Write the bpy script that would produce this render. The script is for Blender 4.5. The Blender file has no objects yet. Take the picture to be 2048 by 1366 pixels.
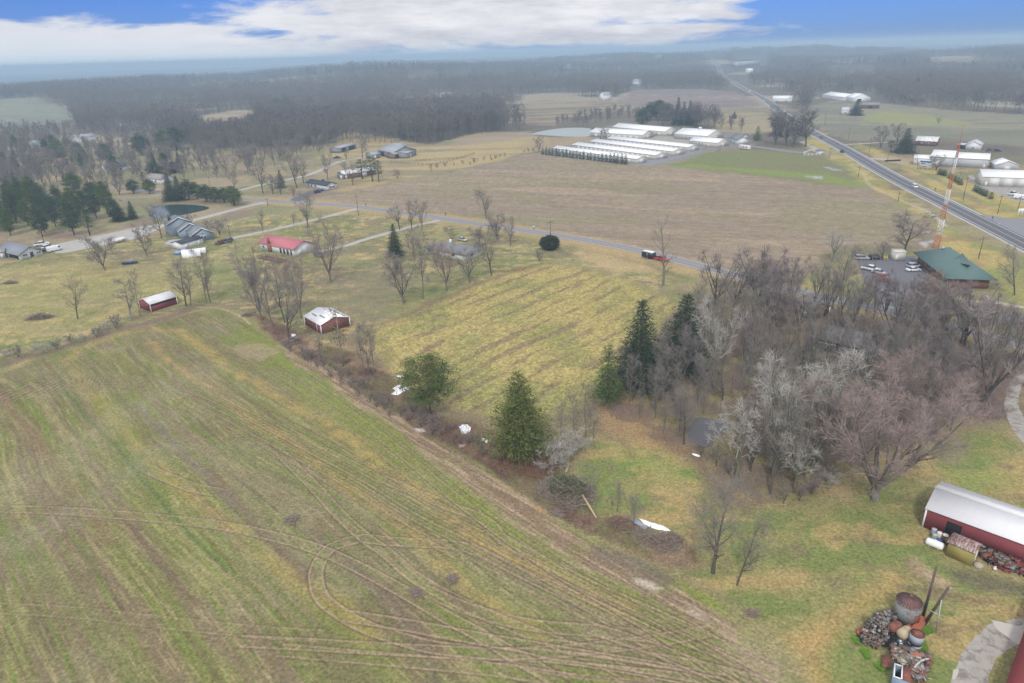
import bpy, bmesh, math, random, colorsys
import numpy as np
from mathutils import Vector, Matrix
R_ = math.radians
# ------------------------------------------------------------------ camera
SC = bpy.context.scene
CAMH = 70.0
FPX = 1365.0
PITCH = R_(22.95)
ROLL = R_(-1.65)
cam_d = bpy.data.cameras.new('drone_camera')
cam = bpy.data.objects.new('drone_camera', cam_d)
SC.collection.objects.link(cam)
SC.camera = cam
cam_d.sensor_width = 36.0
cam_d.lens = 36.0 * FPX / 2048.0
cam_d.clip_start = 0.5
cam_d.clip_end = 60000.0
CM = Matrix.Rotation(math.pi / 2 - PITCH, 4, 'X') @ Matrix.Rotation(ROLL, 4, 'Z')
cam.matrix_world = Matrix.Translation((0, 0, CAMH)) @ CM
# ------------------------------------------------------------------ sun, sky, exposure
SUN_EL, SUN_AZ = R_(44), R_(192)      # azimuth clockwise from +Y: behind the camera
sd = Vector((math.sin(SUN_AZ) * math.cos(SUN_EL), math.cos(SUN_AZ) * math.cos(SUN_EL), math.sin(SUN_EL)))
sun_d = bpy.data.lights.new('sun', 'SUN')
sun_d.energy = 1.5
sun_d.angle = R_(7)
sun_d.color = (1.0, 0.95, 0.88)
sun = bpy.data.objects.new('sun', sun_d)
SC.collection.objects.link(sun)
sun.rotation_euler = (-sd).to_track_quat('-Z', 'Y').to_euler()
SC.view_settings.view_transform = 'Standard'
SC.view_settings.look = 'None'
SC.view_settings.exposure = 0.5
SC.view_settings.gamma = 1.0
SC.render.engine = 'CYCLES'
cy = SC.cycles
cy.max_bounces = 5
cy.diffuse_bounces = 2
cy.glossy_bounces = 2
cy.transmission_bounces = 3
cy.transparent_max_bounces = 6
cy.volume_bounces = 0
cy.use_denoising = True
cy.denoiser = 'OPENIMAGEDENOISE'
cy.denoising_prefilter = 'NONE'
cy.denoising_input_passes = 'RGB_ALBEDO_NORMAL'
cy.caustics_reflective = False
cy.caustics_refractive = False
W = bpy.data.worlds.new('World')
SC.world = W
W.use_nodes = True

class NT:
    """tiny node-tree writer"""
    def __init__(s, nt):
        s.nt = nt
        nt.nodes.clear()
    def n(s, t, **kw):
        nd = s.nt.nodes.new(t)
        for k, v in kw.items():
            if k.startswith('_'):
                setattr(nd, k[1:], v)
        return nd
    def set(s, sock, v):
        if isinstance(v, bpy.types.NodeSocket):
            s.nt.links.new(v, sock)
        elif isinstance(v, (tuple, list)) and len(v) == 3 and sock.type == 'RGBA':
            sock.default_value = (*v, 1)
        else:
            sock.default_value = v
    def math(s, op, a, b=None, c=None, clamp=False):
        nd = s.nt.nodes.new('ShaderNodeMath'); nd.operation = op; nd.use_clamp = clamp
        for i, x in enumerate((a, b, c)):
            if x is not None: s.set(nd.inputs[i], x)
        return nd.outputs[0]
    def noise(s, vec, scale, detail=4, rough=0.5, out='Fac', dist=0.0):
        nd = s.nt.nodes.new('ShaderNodeTexNoise')
        if vec is not None: s.set(nd.inputs['Vector'], vec)
        nd.inputs['Scale'].default_value = scale; nd.inputs['Detail'].default_value = detail
        nd.inputs['Roughness'].default_value = rough; nd.inputs['Distortion'].default_value = dist
        return nd.outputs[out]
    def mix(s, f, a, b, mode='MIX'):
        nd = s.nt.nodes.new('ShaderNodeMix'); nd.data_type = 'RGBA'; nd.blend_type = mode
        s.set(nd.inputs[0], f); s.set(nd.inputs[6], a); s.set(nd.inputs[7], b)
        return nd.outputs[2]
    def rng(s, v, a, b, c, d, smooth=False):
        nd = s.nt.nodes.new('ShaderNodeMapRange')
        if smooth: nd.interpolation_type = 'SMOOTHSTEP'
        s.set(nd.inputs[0], v)
        for i, x in enumerate((a, b, c, d)): s.set(nd.inputs[i + 1], x)
        return nd.outputs[0]
    def comb(s, x, y, z):
        nd = s.nt.nodes.new('ShaderNodeCombineXYZ')
        for i, v in enumerate((x, y, z)): s.set(nd.inputs[i], v)
        return nd.outputs[0]

def build_world():
    t = NT(W.node_tree)
    out = t.n('ShaderNodeOutputWorld')
    sky = t.n('ShaderNodeTexSky', _sky_type='NISHITA', _sun_disc=False)
    sky.sun_elevation = SUN_EL
    sky.sun_rotation = SUN_AZ
    sky.air_density = 1.0; sky.dust_density = 0.3; sky.ozone_density = 3.0
    bg_sky = t.n('ShaderNodeBackground'); bg_sky.inputs[1].default_value = 0.066
    tc = t.n('ShaderNodeTexCoord')
    sep = t.n('ShaderNodeSeparateXYZ'); t.set(sep.inputs[0], tc.outputs['Generated'])
    x, y, z = sep.outputs
    az = t.math('MULTIPLY', t.math('ARCTAN2', x, y), 57.2958)
    el = t.math('MULTIPLY', t.math('ARCSINE', z), 57.2958)
    # deeper, more saturated blue low in the sky
    skc = t.mix(1.0, sky.outputs[0], (0.27, 0.47, 1.16), 'MULTIPLY')
    t.set(bg_sky.inputs[0], skc)
    p = t.comb(t.math('MULTIPLY', az, 0.13), t.math('MULTIPLY', el, 0.62), 0.0)
    n1 = t.noise(p, 1.1, 10, 0.60, dist=0.25)
    p2 = t.comb(t.math('MULTIPLY', az, 0.03), t.math('MULTIPLY', el, 0.25), 7.3)
    n2 = t.noise(p2, 1.6, 6, 0.6)
    def blob(a0, e0, ra, re):
        da = t.math('DIVIDE', t.math('SUBTRACT', az, a0), ra)
        de = t.math('DIVIDE', t.math('SUBTRACT', el, e0), re)
        r = t.math('SQRT', t.math('ADD', t.math('MULTIPLY', da, da), t.math('MULTIPLY', de, de)))
        return t.math('SUBTRACT', 1.0, r)
    b1 = blob(-1.0, 2.9, 21.5, 2.9)        # the big bank of cloud
    b2 = t.math('MULTIPLY', blob(-40.0, 0.9, 33.0, 2.1), 1.35)     # the low band on the left
    b3 = blob(6.0, 1.1, 15.0, 1.0)
    b4 = t.rng(el, 6.0, 12.0, -0.3, 0.42)   # overcast above the picture
    b5 = t.rng(t.math('ABSOLUTE', az), 50.0, 75.0, -1.0, 0.35)
    m = t.math('MAXIMUM', t.math('MAXIMUM', b1, b2), t.math('MAXIMUM', b3, t.math('MAXIMUM', b4, b5)))
    m = t.math('ADD', m, t.math('MULTIPLY', t.math('SUBTRACT', n1, 0.5), 1.75))
    cov = t.rng(m, -0.03, 0.36, 0.0, 1.0, True)
    n3 = t.noise(p, 1.9, 7, 0.55, dist=0.2)
    ccol = t.mix(t.math('ADD', t.rng(n2, 0.38, 0.6, 0.0, 0.7), t.rng(n3, .35, .65, -.15, .35), clamp=True), (0.46, 0.47, 0.53), (0.74, 0.74, 0.77))
    ccol = t.mix(t.rng(az, -30.0, -8.0, 0.85, 0.0, True), ccol, (0.63, 0.645, 0.70))
    bg_c = t.n('ShaderNodeBackground'); t.set(bg_c.inputs[1], t.rng(el, 5.0, 16.0, 0.86, 1.15))
    t.set(bg_c.inputs[0], ccol)
    mx = t.n('ShaderNodeMixShader'); t.set(mx.inputs[0], cov)
    t.set(mx.inputs[1], bg_sky.outputs[0]); t.set(mx.inputs[2], bg_c.outputs[0])
    # pale air right at the horizon
    bg_h = t.n('ShaderNodeBackground'); bg_h.inputs[0].default_value = (0.47, 0.60, 0.70, 1)
    bg_h.inputs[1].default_value = 0.9
    hz = t.math('POWER', 2.718, t.math('MULTIPLY', t.math('MAXIMUM', el, 0.0), t.rng(az, -32.0, 16.0, -1.3, -4.5)))
    hz = t.math('MULTIPLY', hz, 0.9)
    mx2 = t.n('ShaderNodeMixShader'); t.set(mx2.inputs[0], hz)
    t.set(mx2.inputs[1], mx.outputs[0]); t.set(mx2.inputs[2], bg_h.outputs[0])
    t.set(out.inputs[0], mx2.outputs[0])
build_world()
W.cycles.sampling_method = 'MANUAL'
W.cycles.sample_map_resolution = 512

# ------------------------------------------------------------------ geometry of the survey
Mc = np.array(CM.to_3x3())
RT, UP, BK = Mc[:, 0], Mc[:, 1], Mc[:, 2]
FW = -BK
C0 = np.array((0, 0, CAMH))
def G(u, v, z=0.0):
    """ground point (height z) seen at survey coordinates u, v"""
    d = FW * FPX + RT * (u - 1024.0) - UP * (v - 683.0)
    t = (z - CAMH) / d[2]
    p = C0 + d * t
    return np.array((p[0], p[1], z))
def GV(pts, z=0.0):
    return np.array([G(u, v, z)[:2] for u, v in pts])
def proj(P):
    P = np.asarray(P, float) - C0
    f = P @ FW
    return 1024 + FPX * (P @ RT) / f, 683 - FPX * (P @ UP) / f
def HT(u, v, vtop):
    """height of an upright thing based at (u,v) whose top shows at row vtop"""
    b = G(u, v); d0 = b - C0
    a, bb, c, e = UP @ d0, UP[2], FW @ d0, FW[2]
    k = (683.0 - vtop) / FPX
    return (k * c - a) / (bb - k * e)
def PXM(u, v):
    b = G(u, v); return FPX / (FW @ (b - C0))

# ------------------------------------------------------------------ noise in numpy
def _hash(ix, iy, s):
    h = (ix.astype(np.int64) * 374761393 + iy.astype(np.int64) * 668265263 + s * 1442695041) & 0xffffffff
    h = ((h ^ (h >> 13)) * 1274126177) & 0xffffffff
    h = (h ^ (h >> 16)) & 0xffffffff
    return h.astype(np.float32) / np.float32(4294967295.0)
def vnoise(x, y, s=0):
    ix = np.floor(x); iy = np.floor(y)
    fx = (x - ix).astype(np.float32); fy = (y - iy).astype(np.float32)
    fx = fx * fx * (3 - 2 * fx); fy = fy * fy * (3 - 2 * fy)
    a = _hash(ix, iy, s); b = _hash(ix + 1, iy, s); c = _hash(ix, iy + 1, s); d = _hash(ix + 1, iy + 1, s)
    return (a + (b - a) * fx) * (1 - fy) + (c + (d - c) * fx) * fy
def fbm(x, y, s=0, o=4, g=0.5):
    r = 0; a = 1.0; t = 0
    for i in range(o):
        r = r + a * vnoise(x * 2 ** i + 17.3 * i, y * 2 ** i - 9.1 * i, s + i)
        t += a; a *= g
    return r / t
def sst(x, a, b):
    t = np.clip((x - a) / (b - a), 0, 1); return t * t * (3 - 2 * t)

def in_poly(x, y, P):
    ins = np.zeros(x.shape, bool); n = len(P)
    for i in range(n):
        x1, y1 = P[i]; x2, y2 = P[(i + 1) % n]
        if y1 == y2: continue
        c = ((y1 > y) != (y2 > y)) & (x < (x2 - x1) * (y - y1) / (y2 - y1) + x1)
        ins ^= c
    return ins
def seg_d(x, y, P, closed=False):
    d = np.full(x.shape, 1e9, np.float32); n = len(P)
    for i in range(n if closed else n - 1):
        x1, y1 = P[i]; x2, y2 = P[(i + 1) % n]
        dx, dy = x2 - x1, y2 - y1; L = dx * dx + dy * dy + 1e-9
        t = np.clip(((x - x1) * dx + (y - y1) * dy) / L, 0, 1)
        d = np.minimum(d, np.hypot(x - x1 - t * dx, y - y1 - t * dy))
    return d
def smooth_line(P, n=4):
    """Catmull-Rom through the points"""
    P = np.asarray(P, float)
    Q = np.vstack([2 * P[0] - P[1], P, 2 * P[-1] - P[-2]])
    out = []
    for i in range(1, len(Q) - 2):
        for k in range(n):
            t = k / n
            out.append(0.5 * (2 * Q[i] + (Q[i + 1] - Q[i - 1]) * t + (2 * Q[i - 1] - 5 * Q[i] + 4 * Q[i + 1] - Q[i + 2]) * t * t
                              + (3 * Q[i] - 3 * Q[i + 1] + Q[i + 2] - Q[i - 1]) * t ** 3))
    out.append(Q[-2])
    return np.array(out)
def offset_line(P, d):
    P = np.asarray(P, float)
    T = np.gradient(P, axis=0); T /= np.linalg.norm(T, axis=1)[:, None] + 1e-9
    return P + np.stack([T[:, 1], -T[:, 0]], 1) * d

# ------------------------------------------------------------------ object helpers
COL = SC.collection
def tag(o, label=None, cat=None, group=None, kind=None):
    if label: o['label'] = label
    if cat: o['category'] = cat
    if group: o['group'] = group
    if kind: o['kind'] = kind
    return o
def empty(name, loc, rz=0.0, label=None, cat=None, group=None):
    o = bpy.data.objects.new(name, None); COL.objects.link(o)
    o.empty_display_size = 0.5
    o.location = (float(loc[0]), float(loc[1]), float(loc[2]) if len(loc) > 2 else 0.0)
    o.rotation_euler = (0, 0, rz)
    return tag(o, label, cat, group)
def mesh_np(name, V, F, mat=None, parent=None, smooth=False, link=True):
    """V (n,3); F: list of tuples, or an int array (m,k)"""
    me = bpy.data.meshes.new(name)
    V = np.asarray(V, np.float32)
    me.vertices.add(len(V)); me.vertices.foreach_set('co', V.ravel())
    if isinstance(F, np.ndarray):
        k = F.shape[1]; m = len(F)
        me.loops.add(m * k); me.loops.foreach_set('vertex_index', F.astype(np.int32).ravel())
        me.polygons.add(m); me.polygons.foreach_set('loop_start', np.arange(0, m * k, k, dtype=np.int32))
    else:
        ls = np.array([len(f) for f in F], np.int32)
        me.loops.add(int(ls.sum())); me.loops.foreach_set('vertex_index', np.array([i for f in F for i in f], np.int32))
        me.polygons.add(len(F)); me.polygons.foreach_set('loop_start', np.concatenate([[0], np.cumsum(ls)[:-1]]).astype(np.int32))
    if smooth: me.polygons.foreach_set('use_smooth', np.ones(len(me.polygons), bool))
    me.update(calc_edges=True)
    if mat: me.materials.append(mat)
    if not link: return me
    o = bpy.data.objects.new(name, me); COL.objects.link(o)
    if parent: o.parent = parent
    return o

class MB:
    """collects solids in one mesh"""
    def __init__(s): s.v = []; s.f = []
    def add(s, V, F):
        n = len(s.v); s.v += [tuple(p) for p in V]; s.f += [tuple(i + n for i in f) for f in F]; return s
    def hexa(s, b, t):
        """bottom and top quads (ccw from above)"""
        return s.add(list(b) + list(t), [(3, 2, 1, 0), (4, 5, 6, 7), (0, 1, 5, 4), (1, 2, 6, 5), (2, 3, 7, 6), (3, 0, 4, 7)])
    def box(s, x0, x1, y0, y1, z0, z1):
        return s.hexa([(x0, y0, z0), (x1, y0, z0), (x1, y1, z0), (x0, y1, z0)], [(x0, y0, z1), (x1, y0, z1), (x1, y1, z1), (x0, y1, z1)])
    def slab(s, poly, th):
        """extrude a planar polygon along its normal by th"""
        P = [Vector(p) for p in poly]
        nrm = Vector((0, 0, 0))
        for i in range(len(P)):
            nrm += P[i].cross(P[(i + 1) % len(P)])
        nrm.normalize()
        Q = [p + nrm * th for p in P]; n = len(P)
        F = [tuple(range(n - 1, -1, -1)), tuple(range(n, 2 * n))] + [(i, (i + 1) % n, n + (i + 1) % n, n + i) for i in range(n)]
        return s.add([tuple(p) for p in P] + [tuple(p) for p in Q], F)
    def tube(s, a, b, r0, r1=None, n=8, cap=True):
        r1 = r0 if r1 is None else r1
        a = Vector(a); b = Vector(b); d = (b - a).normalized()
        u = d.orthogonal().normalized(); w = d.cross(u)
        V = []
        for p, r in ((a, r0), (b, r1)):
            for i in range(n):
                t = 2 * math.pi * i / n; V.append(tuple(p + u * (r * math.cos(t)) + w * (r * math.sin(t))))
        F = [(i, (i + 1) % n, n + (i + 1) % n, n + i) for i in range(n)]
        if cap: F += [tuple(range(n - 1, -1, -1)), tuple(range(n, 2 * n))]
        return s.add(V, F)
    def lathe(s, prof, n=24, c=(0, 0, 0), axis='z'):
        V = []; F = []
        for r, h in prof:
            for i in range(n):
                t = 2 * math.pi * i / n
                p = (r * math.cos(t), r * math.sin(t), h)
                if axis == 'x': p = (p[2], p[0], p[1])
                if axis == 'y': p = (p[0], p[2], p[1])
                V.append((p[0] + c[0], p[1] + c[1], p[2] + c[2]))
        for k in range(len(prof) - 1):
            for i in range(n):
                F.append((k * n + i, k * n + (i + 1) % n, (k + 1) * n + (i + 1) % n, (k + 1) * n + i))
        F.append(tuple(range(n - 1, -1, -1))); F.append(tuple(range((len(prof) - 1) * n, len(prof) * n)))
        return s.add(V, F)
    def build(s, name, mat, parent=None, smooth=False, bevel=0):
        o = mesh_np(name, s.v, s.f, mat, parent, smooth)
        if bevel:
            m = o.modifiers.new('bevel', 'BEVEL'); m.width = bevel; m.segments = 2; m.limit_method = 'ANGLE'
        return o

# ------------------------------------------------------------------ materials
_mats = {}
def mat(name, col, rough=0.8, var=0.15, scale=1.5, metal=0.0, rib=None, col2=None, c2=(0.55, 0.7), coords='Object', bump=0.0, spec=0.3, stretch=None):
    if name in _mats: return _mats[name]
    m = bpy.data.materials.new(name); m.use_nodes = True
    t = NT(m.node_tree); out = t.n('ShaderNodeOutputMaterial'); b = t.n('ShaderNodeBsdfPrincipled')
    t.set(out.inputs[0], b.outputs[0])
    tc = t.n('ShaderNodeTexCoord'); vec = tc.outputs[coords]
    if stretch:
        mp = t.n('ShaderNodeMapping'); mp.inputs['Scale'].default_value = stretch; t.set(mp.inputs[0], vec); sv = mp.outputs[0]
    else: sv = vec
    n = t.noise(sv, scale, 5, 0.6)
    c = t.mix(n, tuple(x * (1 - var) for x in col), tuple(min(1, x * (1 + var)) for x in col))
    if col2:
        n2 = t.noise(sv, scale * 2.3, 6, 0.65, dist=0.3)
        c = t.mix(t.rng(n2, c2[0], c2[1], 0, 1, True), c, col2)
    b.inputs['Roughness'].default_value = rough; b.inputs['Metallic'].default_value = metal
    b.inputs['Specular IOR Level'].default_value = spec
    if rib:
        w = t.n('ShaderNodeTexWave', _wave_type='BANDS', _bands_direction=rib[0]); w.inputs['Scale'].default_value = rib[1]
        t.set(w.inputs[0], vec)
        lo = tuple(x * 0.93 for x in (1, 1, 1))
        c = t.mix(1.0, c, t.mix(w.outputs['Fac'], lo, (1, 1, 1)), 'MULTIPLY')
        bm = t.n('ShaderNodeBump'); bm.inputs['Strength'].default_value = 0.2; bm.inputs['Distance'].default_value = 0.03
        t.set(bm.inputs['Height'], w.outputs['Fac']); t.set(b.inputs['Normal'], bm.outputs[0])
    elif bump:
        bm = t.n('ShaderNodeBump'); bm.inputs['Strength'].default_value = bump; bm.inputs['Distance'].default_value = 0.05
        t.set(bm.inputs['Height'], t.noise(vec, scale * 8, 3)); t.set(b.inputs['Normal'], bm.outputs[0])
    t.set(b.inputs['Base Color'], c)
    _mats[name] = m
    return m
# ================================================================== THE GROUND
def lin(r, g, b):
    f = lambda x: (x / 255 / 12.92) if x <= 10 else ((x / 255 + 0.055) / 1.055) ** 2.4
    return np.array((f(r), f(g), f(b)), np.float32)
KALB = 1.0      # from the survey colours to albedo
FIELD = [(-900, 1010), (-350, 830), (0, 752), (60, 726), (150, 694), (230, 668), (330, 642), (395, 624), (450, 624), (505, 650), (560, 690), (610, 712), (655, 748), (730, 798), (800, 842), (850, 870), (905, 892),
         (990, 950), (1065, 1010), (1150, 1056), (1240, 1108), (1330, 1150), (1420, 1196), (1500, 1250), (1570, 1320), (1640, 1400), (1800, 1700), (-1500, 1700)]
HAY = [(752, 655), (800, 640), (870, 607), (950, 574), (1040, 540), (1090, 530), (1160, 538), (1235, 556), (1310, 580), (1350, 610), (1345, 660), (1300, 700), (1235, 735), (1190, 790), (1150, 815), (1080, 835), (990, 838), (925, 822), (850, 780), (790, 745), (752, 705)]
PLOW = [(640, 396), (700, 383), (800, 362), (900, 345), (1000, 322), (1078, 305), (1250, 326), (1335, 334), (1600, 362), (1725, 376), (1790, 402), (1850, 425), (1885, 450), (1880, 478), (1840, 492), (1740, 488), (1670, 492), (1640, 512), (1600, 560), (1550, 572),
        (1480, 548), (1400, 525), (1300, 502), (1200, 476), (1100, 462), (980, 438), (850, 424), (760, 412), (690, 404)]
GREEN = [(1333, 332), (1365, 322), (1410, 304), (1500, 302), (1630, 311), (1670, 324), (1705, 350), (1728, 376), (1680, 370), (1600, 361), (1480, 346)]
UR1 = [(1600, 238), (1620, 216), (1660, 200), (1740, 204), (1900, 220), (2100, 232), (2600, 260), (2600, 330), (2048, 292), (1960, 284), (1880, 272), (1820, 278), (1700, 281), (1650, 262)]
FARB = [(1232, 208), (1240, 190), (1275, 178), (1400, 178), (1475, 184), (1506, 198), (1520, 212), (1440, 216), (1340, 213)]
LEFTF = [(-300, 222), (0, 216), (80, 215), (140, 226), (158, 238), (100, 250), (0, 256), (-300, 262)]
TANF = [(368, 240), (410, 230), (470, 221), (512, 220), (514, 232), (470, 240), (400, 248)]
PADD = [(690, 262), (860, 290), (960, 265), (1060, 265), (1100, 280), (1085, 300), (960, 330), (880, 345), (790, 362), (700, 382), (655, 380), (660, 360), (740, 345), (745, 330), (680, 330), (640, 318)]
TANM = [(1000, 245), (1010, 222), (1080, 200), (1200, 203), (1330, 210), (1250, 222), (1120, 238), (1110, 252)]
TANR = [(1430, 238), (1470, 215), (1530, 216), (1545, 245), (1560, 262), (1500, 268), (1430, 262)]
SHEDYARD = [(1060, 292), (1120, 286), (1180, 262), (1240, 244), (1430, 262), (1500, 268), (1500, 292), (1405, 306), (1330, 332), (1240, 328), (1080, 306)]
WOODR = [(1200, 800), (1235, 735), (1300, 700), (1330, 640), (1390, 600), (1540, 590), (1700, 628), (1850, 660), (2100, 730), (2100, 790), (1990, 840), (1900, 880), (1760, 900), (1690, 940), (1600, 1000), (1520, 1010), (1440, 960), (1400, 905), (1290, 870), (1220, 830)]
HEDGE = [(500, 620), (560, 690), (640, 745), (720, 795), (800, 845), (870, 890), (960, 935), (1040, 990), (1130, 1045), (1230, 1090), (1330, 1135), (1400, 1140), (1385, 1095), (1290, 1060), (1200, 1030), (1130, 960), (1120, 915), (1030, 880), (950, 850), (870, 830), (800, 765), (740, 720), (690, 700), (640, 690), (590, 660)]
MUD = [(560, 690), (640, 742), (720, 792), (800, 850), (880, 905), (960, 965), (1040, 1020), (1120, 1075), (1200, 1120), (1290, 1165), (1370, 1215), (1450, 1262)]
MUDW = [1.5, 2.2, 2.2, 1.8, 2.4, 3.2, 3.4, 3.0, 2.6, 2.4, 2.0, 1.2]
LAWN = [(1150, 940), (1190, 880), (1300, 880), (1400, 930), (1480, 1000), (1640, 1030), (1745, 1010), (1850, 1000), (1845, 1060), (1900, 1130), (2100, 1180), (2100, 1400), (1640, 1400), (1500, 1240), (1380, 1160), (1250, 1080), (1170, 1020)]
LAWN2 = [(1700, 1000), (1760, 905), (1850, 870), (1960, 830), (2010, 850), (2060, 920), (2300, 1050), (2100, 1040), (1870, 960), (1840, 1040)]
YARDL = [(-400, 560), (0, 525), (110, 505), (290, 480), (520, 430), (700, 425), (860, 445), (1000, 470), (1250, 520), (1400, 560), (1330, 585), (1180, 535), (1090, 528), (950, 572), (800, 640), (740, 690), (640, 690), (560, 660), (480, 625), (400, 610), (230, 662), (60, 722), (-400, 830)]
VERGE = [(1640, 262), (1690, 308), (1800, 385), (1900, 450), (1990, 505), (2100, 570), (2100, 660), (1980, 560), (1890, 500), (1860, 440), (1780, 398), (1725, 372), (1690, 335), (1640, 310), (1600, 290)]
VERGER = [(1700, 292), (1790, 330), (1900, 395), (2000, 440), (2048, 430), (2048, 395), (1960, 380), (1900, 345), (1800, 318), (1720, 285)]

def build_ground():
    th_f = np.linspace(R_(-46), R_(46), 1560)
    th_c = np.concatenate([np.linspace(R_(46), R_(314), 90)[1:-1]])
    th = np.concatenate([th_f, th_c]); nt_ = len(th)
    dep = np.concatenate([np.array([88, 80, 70, 62, 57.]), np.linspace(54, 3.0, 900), np.exp(np.linspace(math.log(2.93), math.log(0.31), 110))])
    r = CAMH / np.tan(np.radians(dep)); nr = len(r)
    TH, RR = np.meshgrid(th, r)
    X = (RR * np.sin(TH)).ravel().astype(np.float64); Y = (RR * np.cos(TH)).ravel()
    N = len(X)
    i, j = np.meshgrid(np.arange(nr - 1), np.arange(nt_), indexing='ij')
    a = i * nt_ + j; b = i * nt_ + (j + 1) % nt_
    F = np.stack([a, b, b + nt_, a + nt_], -1).reshape(-1, 4)
    dist = np.hypot(X, Y)
    Z = terrain(X, Y)
    V = np.stack([X, Y, Z], 1)
    V = np.vstack([V, [[0, 0, 0]]])
    cap = np.stack([np.full(nt_, N), (np.arange(nt_) + 1) % nt_, np.arange(nt_)], 1)
    # ---- colours
    wx = (fbm(X / 9, Y / 9, 1, 4) - 0.5); wy = (fbm(X / 9, Y / 9, 5, 4) - 0.5)
    amp = np.clip(dist / 90, 1.2, 12)
    Xw = X + wx * amp * 2; Yw = Y + wy * amp * 2
    nb = fbm(X / 40, Y / 40, 11, 4); nm = fbm(X / 11, Y / 11, 21, 4); ns = fbm(X / 2.6, Y / 2.6, 31, 4); nf = fbm(X / 0.7, Y / 0.7, 41, 3)
    def mix(C, col, m):
        return C + (np.asarray(col, np.float32) - C) * m[:, None]
    C = np.tile(lin(152, 140, 104), (N, 1))
    C = mix(C, lin(172, 150, 106), sst(nb, .45, .62) * .8)
    C = mix(C, lin(128, 120, 92), sst(nm, .5, .68) * .7)
    C = mix(C, lin(120, 128, 74), sst(fbm(X / 17, Y / 17, 51, 4), .5, .64) * .55)
    C = mix(C, lin(112, 100, 84), sst(fbm(X / 60, Y / 60, 61, 3), .55, .7) * .5)
    # far woodland floor
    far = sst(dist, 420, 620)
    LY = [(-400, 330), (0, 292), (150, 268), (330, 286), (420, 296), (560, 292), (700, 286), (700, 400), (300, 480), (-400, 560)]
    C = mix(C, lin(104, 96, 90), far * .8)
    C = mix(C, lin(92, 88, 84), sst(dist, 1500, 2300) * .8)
    def pm(poly, fe=1.0, k=1.0, warp=True):
        P = GV(poly); m = np.zeros(N, np.float32)
        xx, yy = (Xw, Yw) if warp else (X, Y)
        pad = fe + 2
        sel = (xx > P[:, 0].min() - pad) & (xx < P[:, 0].max() + pad) & (yy > P[:, 1].min() - pad) & (yy < P[:, 1].max() + pad)
        ix = np.nonzero(sel)[0]; x = xx[ix]; y = yy[ix]
        d = seg_d(x, y, P, True); s = np.where(in_poly(x, y, P), d, -d)
        m[ix] = sst(s, -fe, fe) * k
        return m
    def lm(line, w, fe=0.5, px=True, warp=0.0, sm=True):
        P = GV(line) if px else np.asarray(line)
        if sm: P = smooth_line(P, 5)
        m = np.zeros(N, np.float32); W_ = w + fe + 3
        xx = X + wx * warp; yy = Y + wy * warp
        # restrict in tiles along the line
        for k in range(0, len(P) - 1, 6):
            Q = P[k:k + 7]
            ix = np.nonzero((xx > Q[:, 0].min() - W_) & (xx < Q[:, 0].max() + W_) & (yy > Q[:, 1].min() - W_) & (yy < Q[:, 1].max() + W_))[0]
            if len(ix) == 0: continue
            d = seg_d(xx[ix], yy[ix], Q)
            m[ix] = np.maximum(m[ix], 1 - sst(d, w - fe, w + fe))
        return m
    m = pm(LY, 8); c = np.tile(lin(158, 142, 112), (N, 1)); c = mix(c, lin(130, 132, 92), sst(fbm(X / 30, Y / 20, 63, 4), .45, .6) * .8); c = mix(c, lin(134, 118, 104), sst(fbm(X / 22, Y / 16, 65, 4), .55, .68) * .7)
    C = C + (c - C) * m[:, None]
    # clearings in the far woods
    C = mix(C, lin(166, 152, 128), clearing(X, Y) * sst(dist, 700, 1000) * .8)
    # yards left and middle
    m = pm(YARDL, 3)
    n1 = fbm(X / 13, Y / 7, 71, 5, .6); n2 = fbm(X / 5, Y / 3, 81, 4, .6); n3 = fbm(X / 22, Y / 10, 91, 4)
    c = np.tile(lin(146, 140, 98), (N, 1))
    c = mix(c, lin(118, 128, 74), sst(n1, .46, .62) * .75)
    c = mix(c, lin(178, 160, 108), sst(n2, .54, .7) * .65)
    c = mix(c, lin(134, 120, 100), sst(n3, .52, .66) * .7)
    c = mix(c, lin(190, 168, 112), sst(fbm(X / 4.5, Y / 3.2, 75, 5, .65), .55, .66) * .7); c = mix(c, lin(104, 112, 66), sst(fbm(X / 6, Y / 4, 77, 5, .65), .56, .68) * .6); c = mix(c, lin(118, 98, 80), sst(fbm(X / 8, Y / 4, 79, 5, .65), .6, .7) * .5)
    C = C + (c - C) * m[:, None]
    for poly, col, k, fe in (
        ([(-300, 560), (0, 540), (170, 515), (330, 530), (420, 560), (420, 600), (250, 640), (0, 690), (-300, 760)], (168, 156, 98), .45, 8),
        ([(760, 560), (900, 540), (960, 570), (860, 607), (770, 650), (690, 640), (690, 600)], (126, 132, 82), .45, 6),
        ([(640, 560), (800, 520), (830, 570), (740, 640), (650, 620)], (138, 124, 106), .5, 8),
        ([(400, 520), (520, 560), (500, 600), (430, 600)], (124, 134, 76), .5, 5),
        ([(1150, 500), (1290, 530), (1330, 548), (1230, 545), (1160, 520)], (186, 160, 116), .7, 2),
        ([(930, 600), (700, 700), (690, 690), (860, 600), (1060, 530), (1080, 540)], (128, 108, 86), .7, 2)):
        C = mix(C, lin(*col), pm(poly, fe, k))
    # verges of the small road
    rd = GV(ROAD_PX)
    C = mix(C, lin(176, 152, 106), lm(rd, 9, 3, px=False, warp=3) * .75)
    # hay stubble
    m = pm(HAY, 2.6) * (0.75 + 0.25 * sst(ns, .25, .5))
    o = G(960, 604)[:2]; dr = G(1086, 555)[:2] - o; dr /= np.linalg.norm(dr)
    s_ = (X - o[0]) * dr[0] + (Y - o[1]) * dr[1]; t_ = -(X - o[0]) * dr[1] + (Y - o[1]) * dr[0]
    c = np.tile(lin(170, 154, 94), (N, 1))
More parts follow.
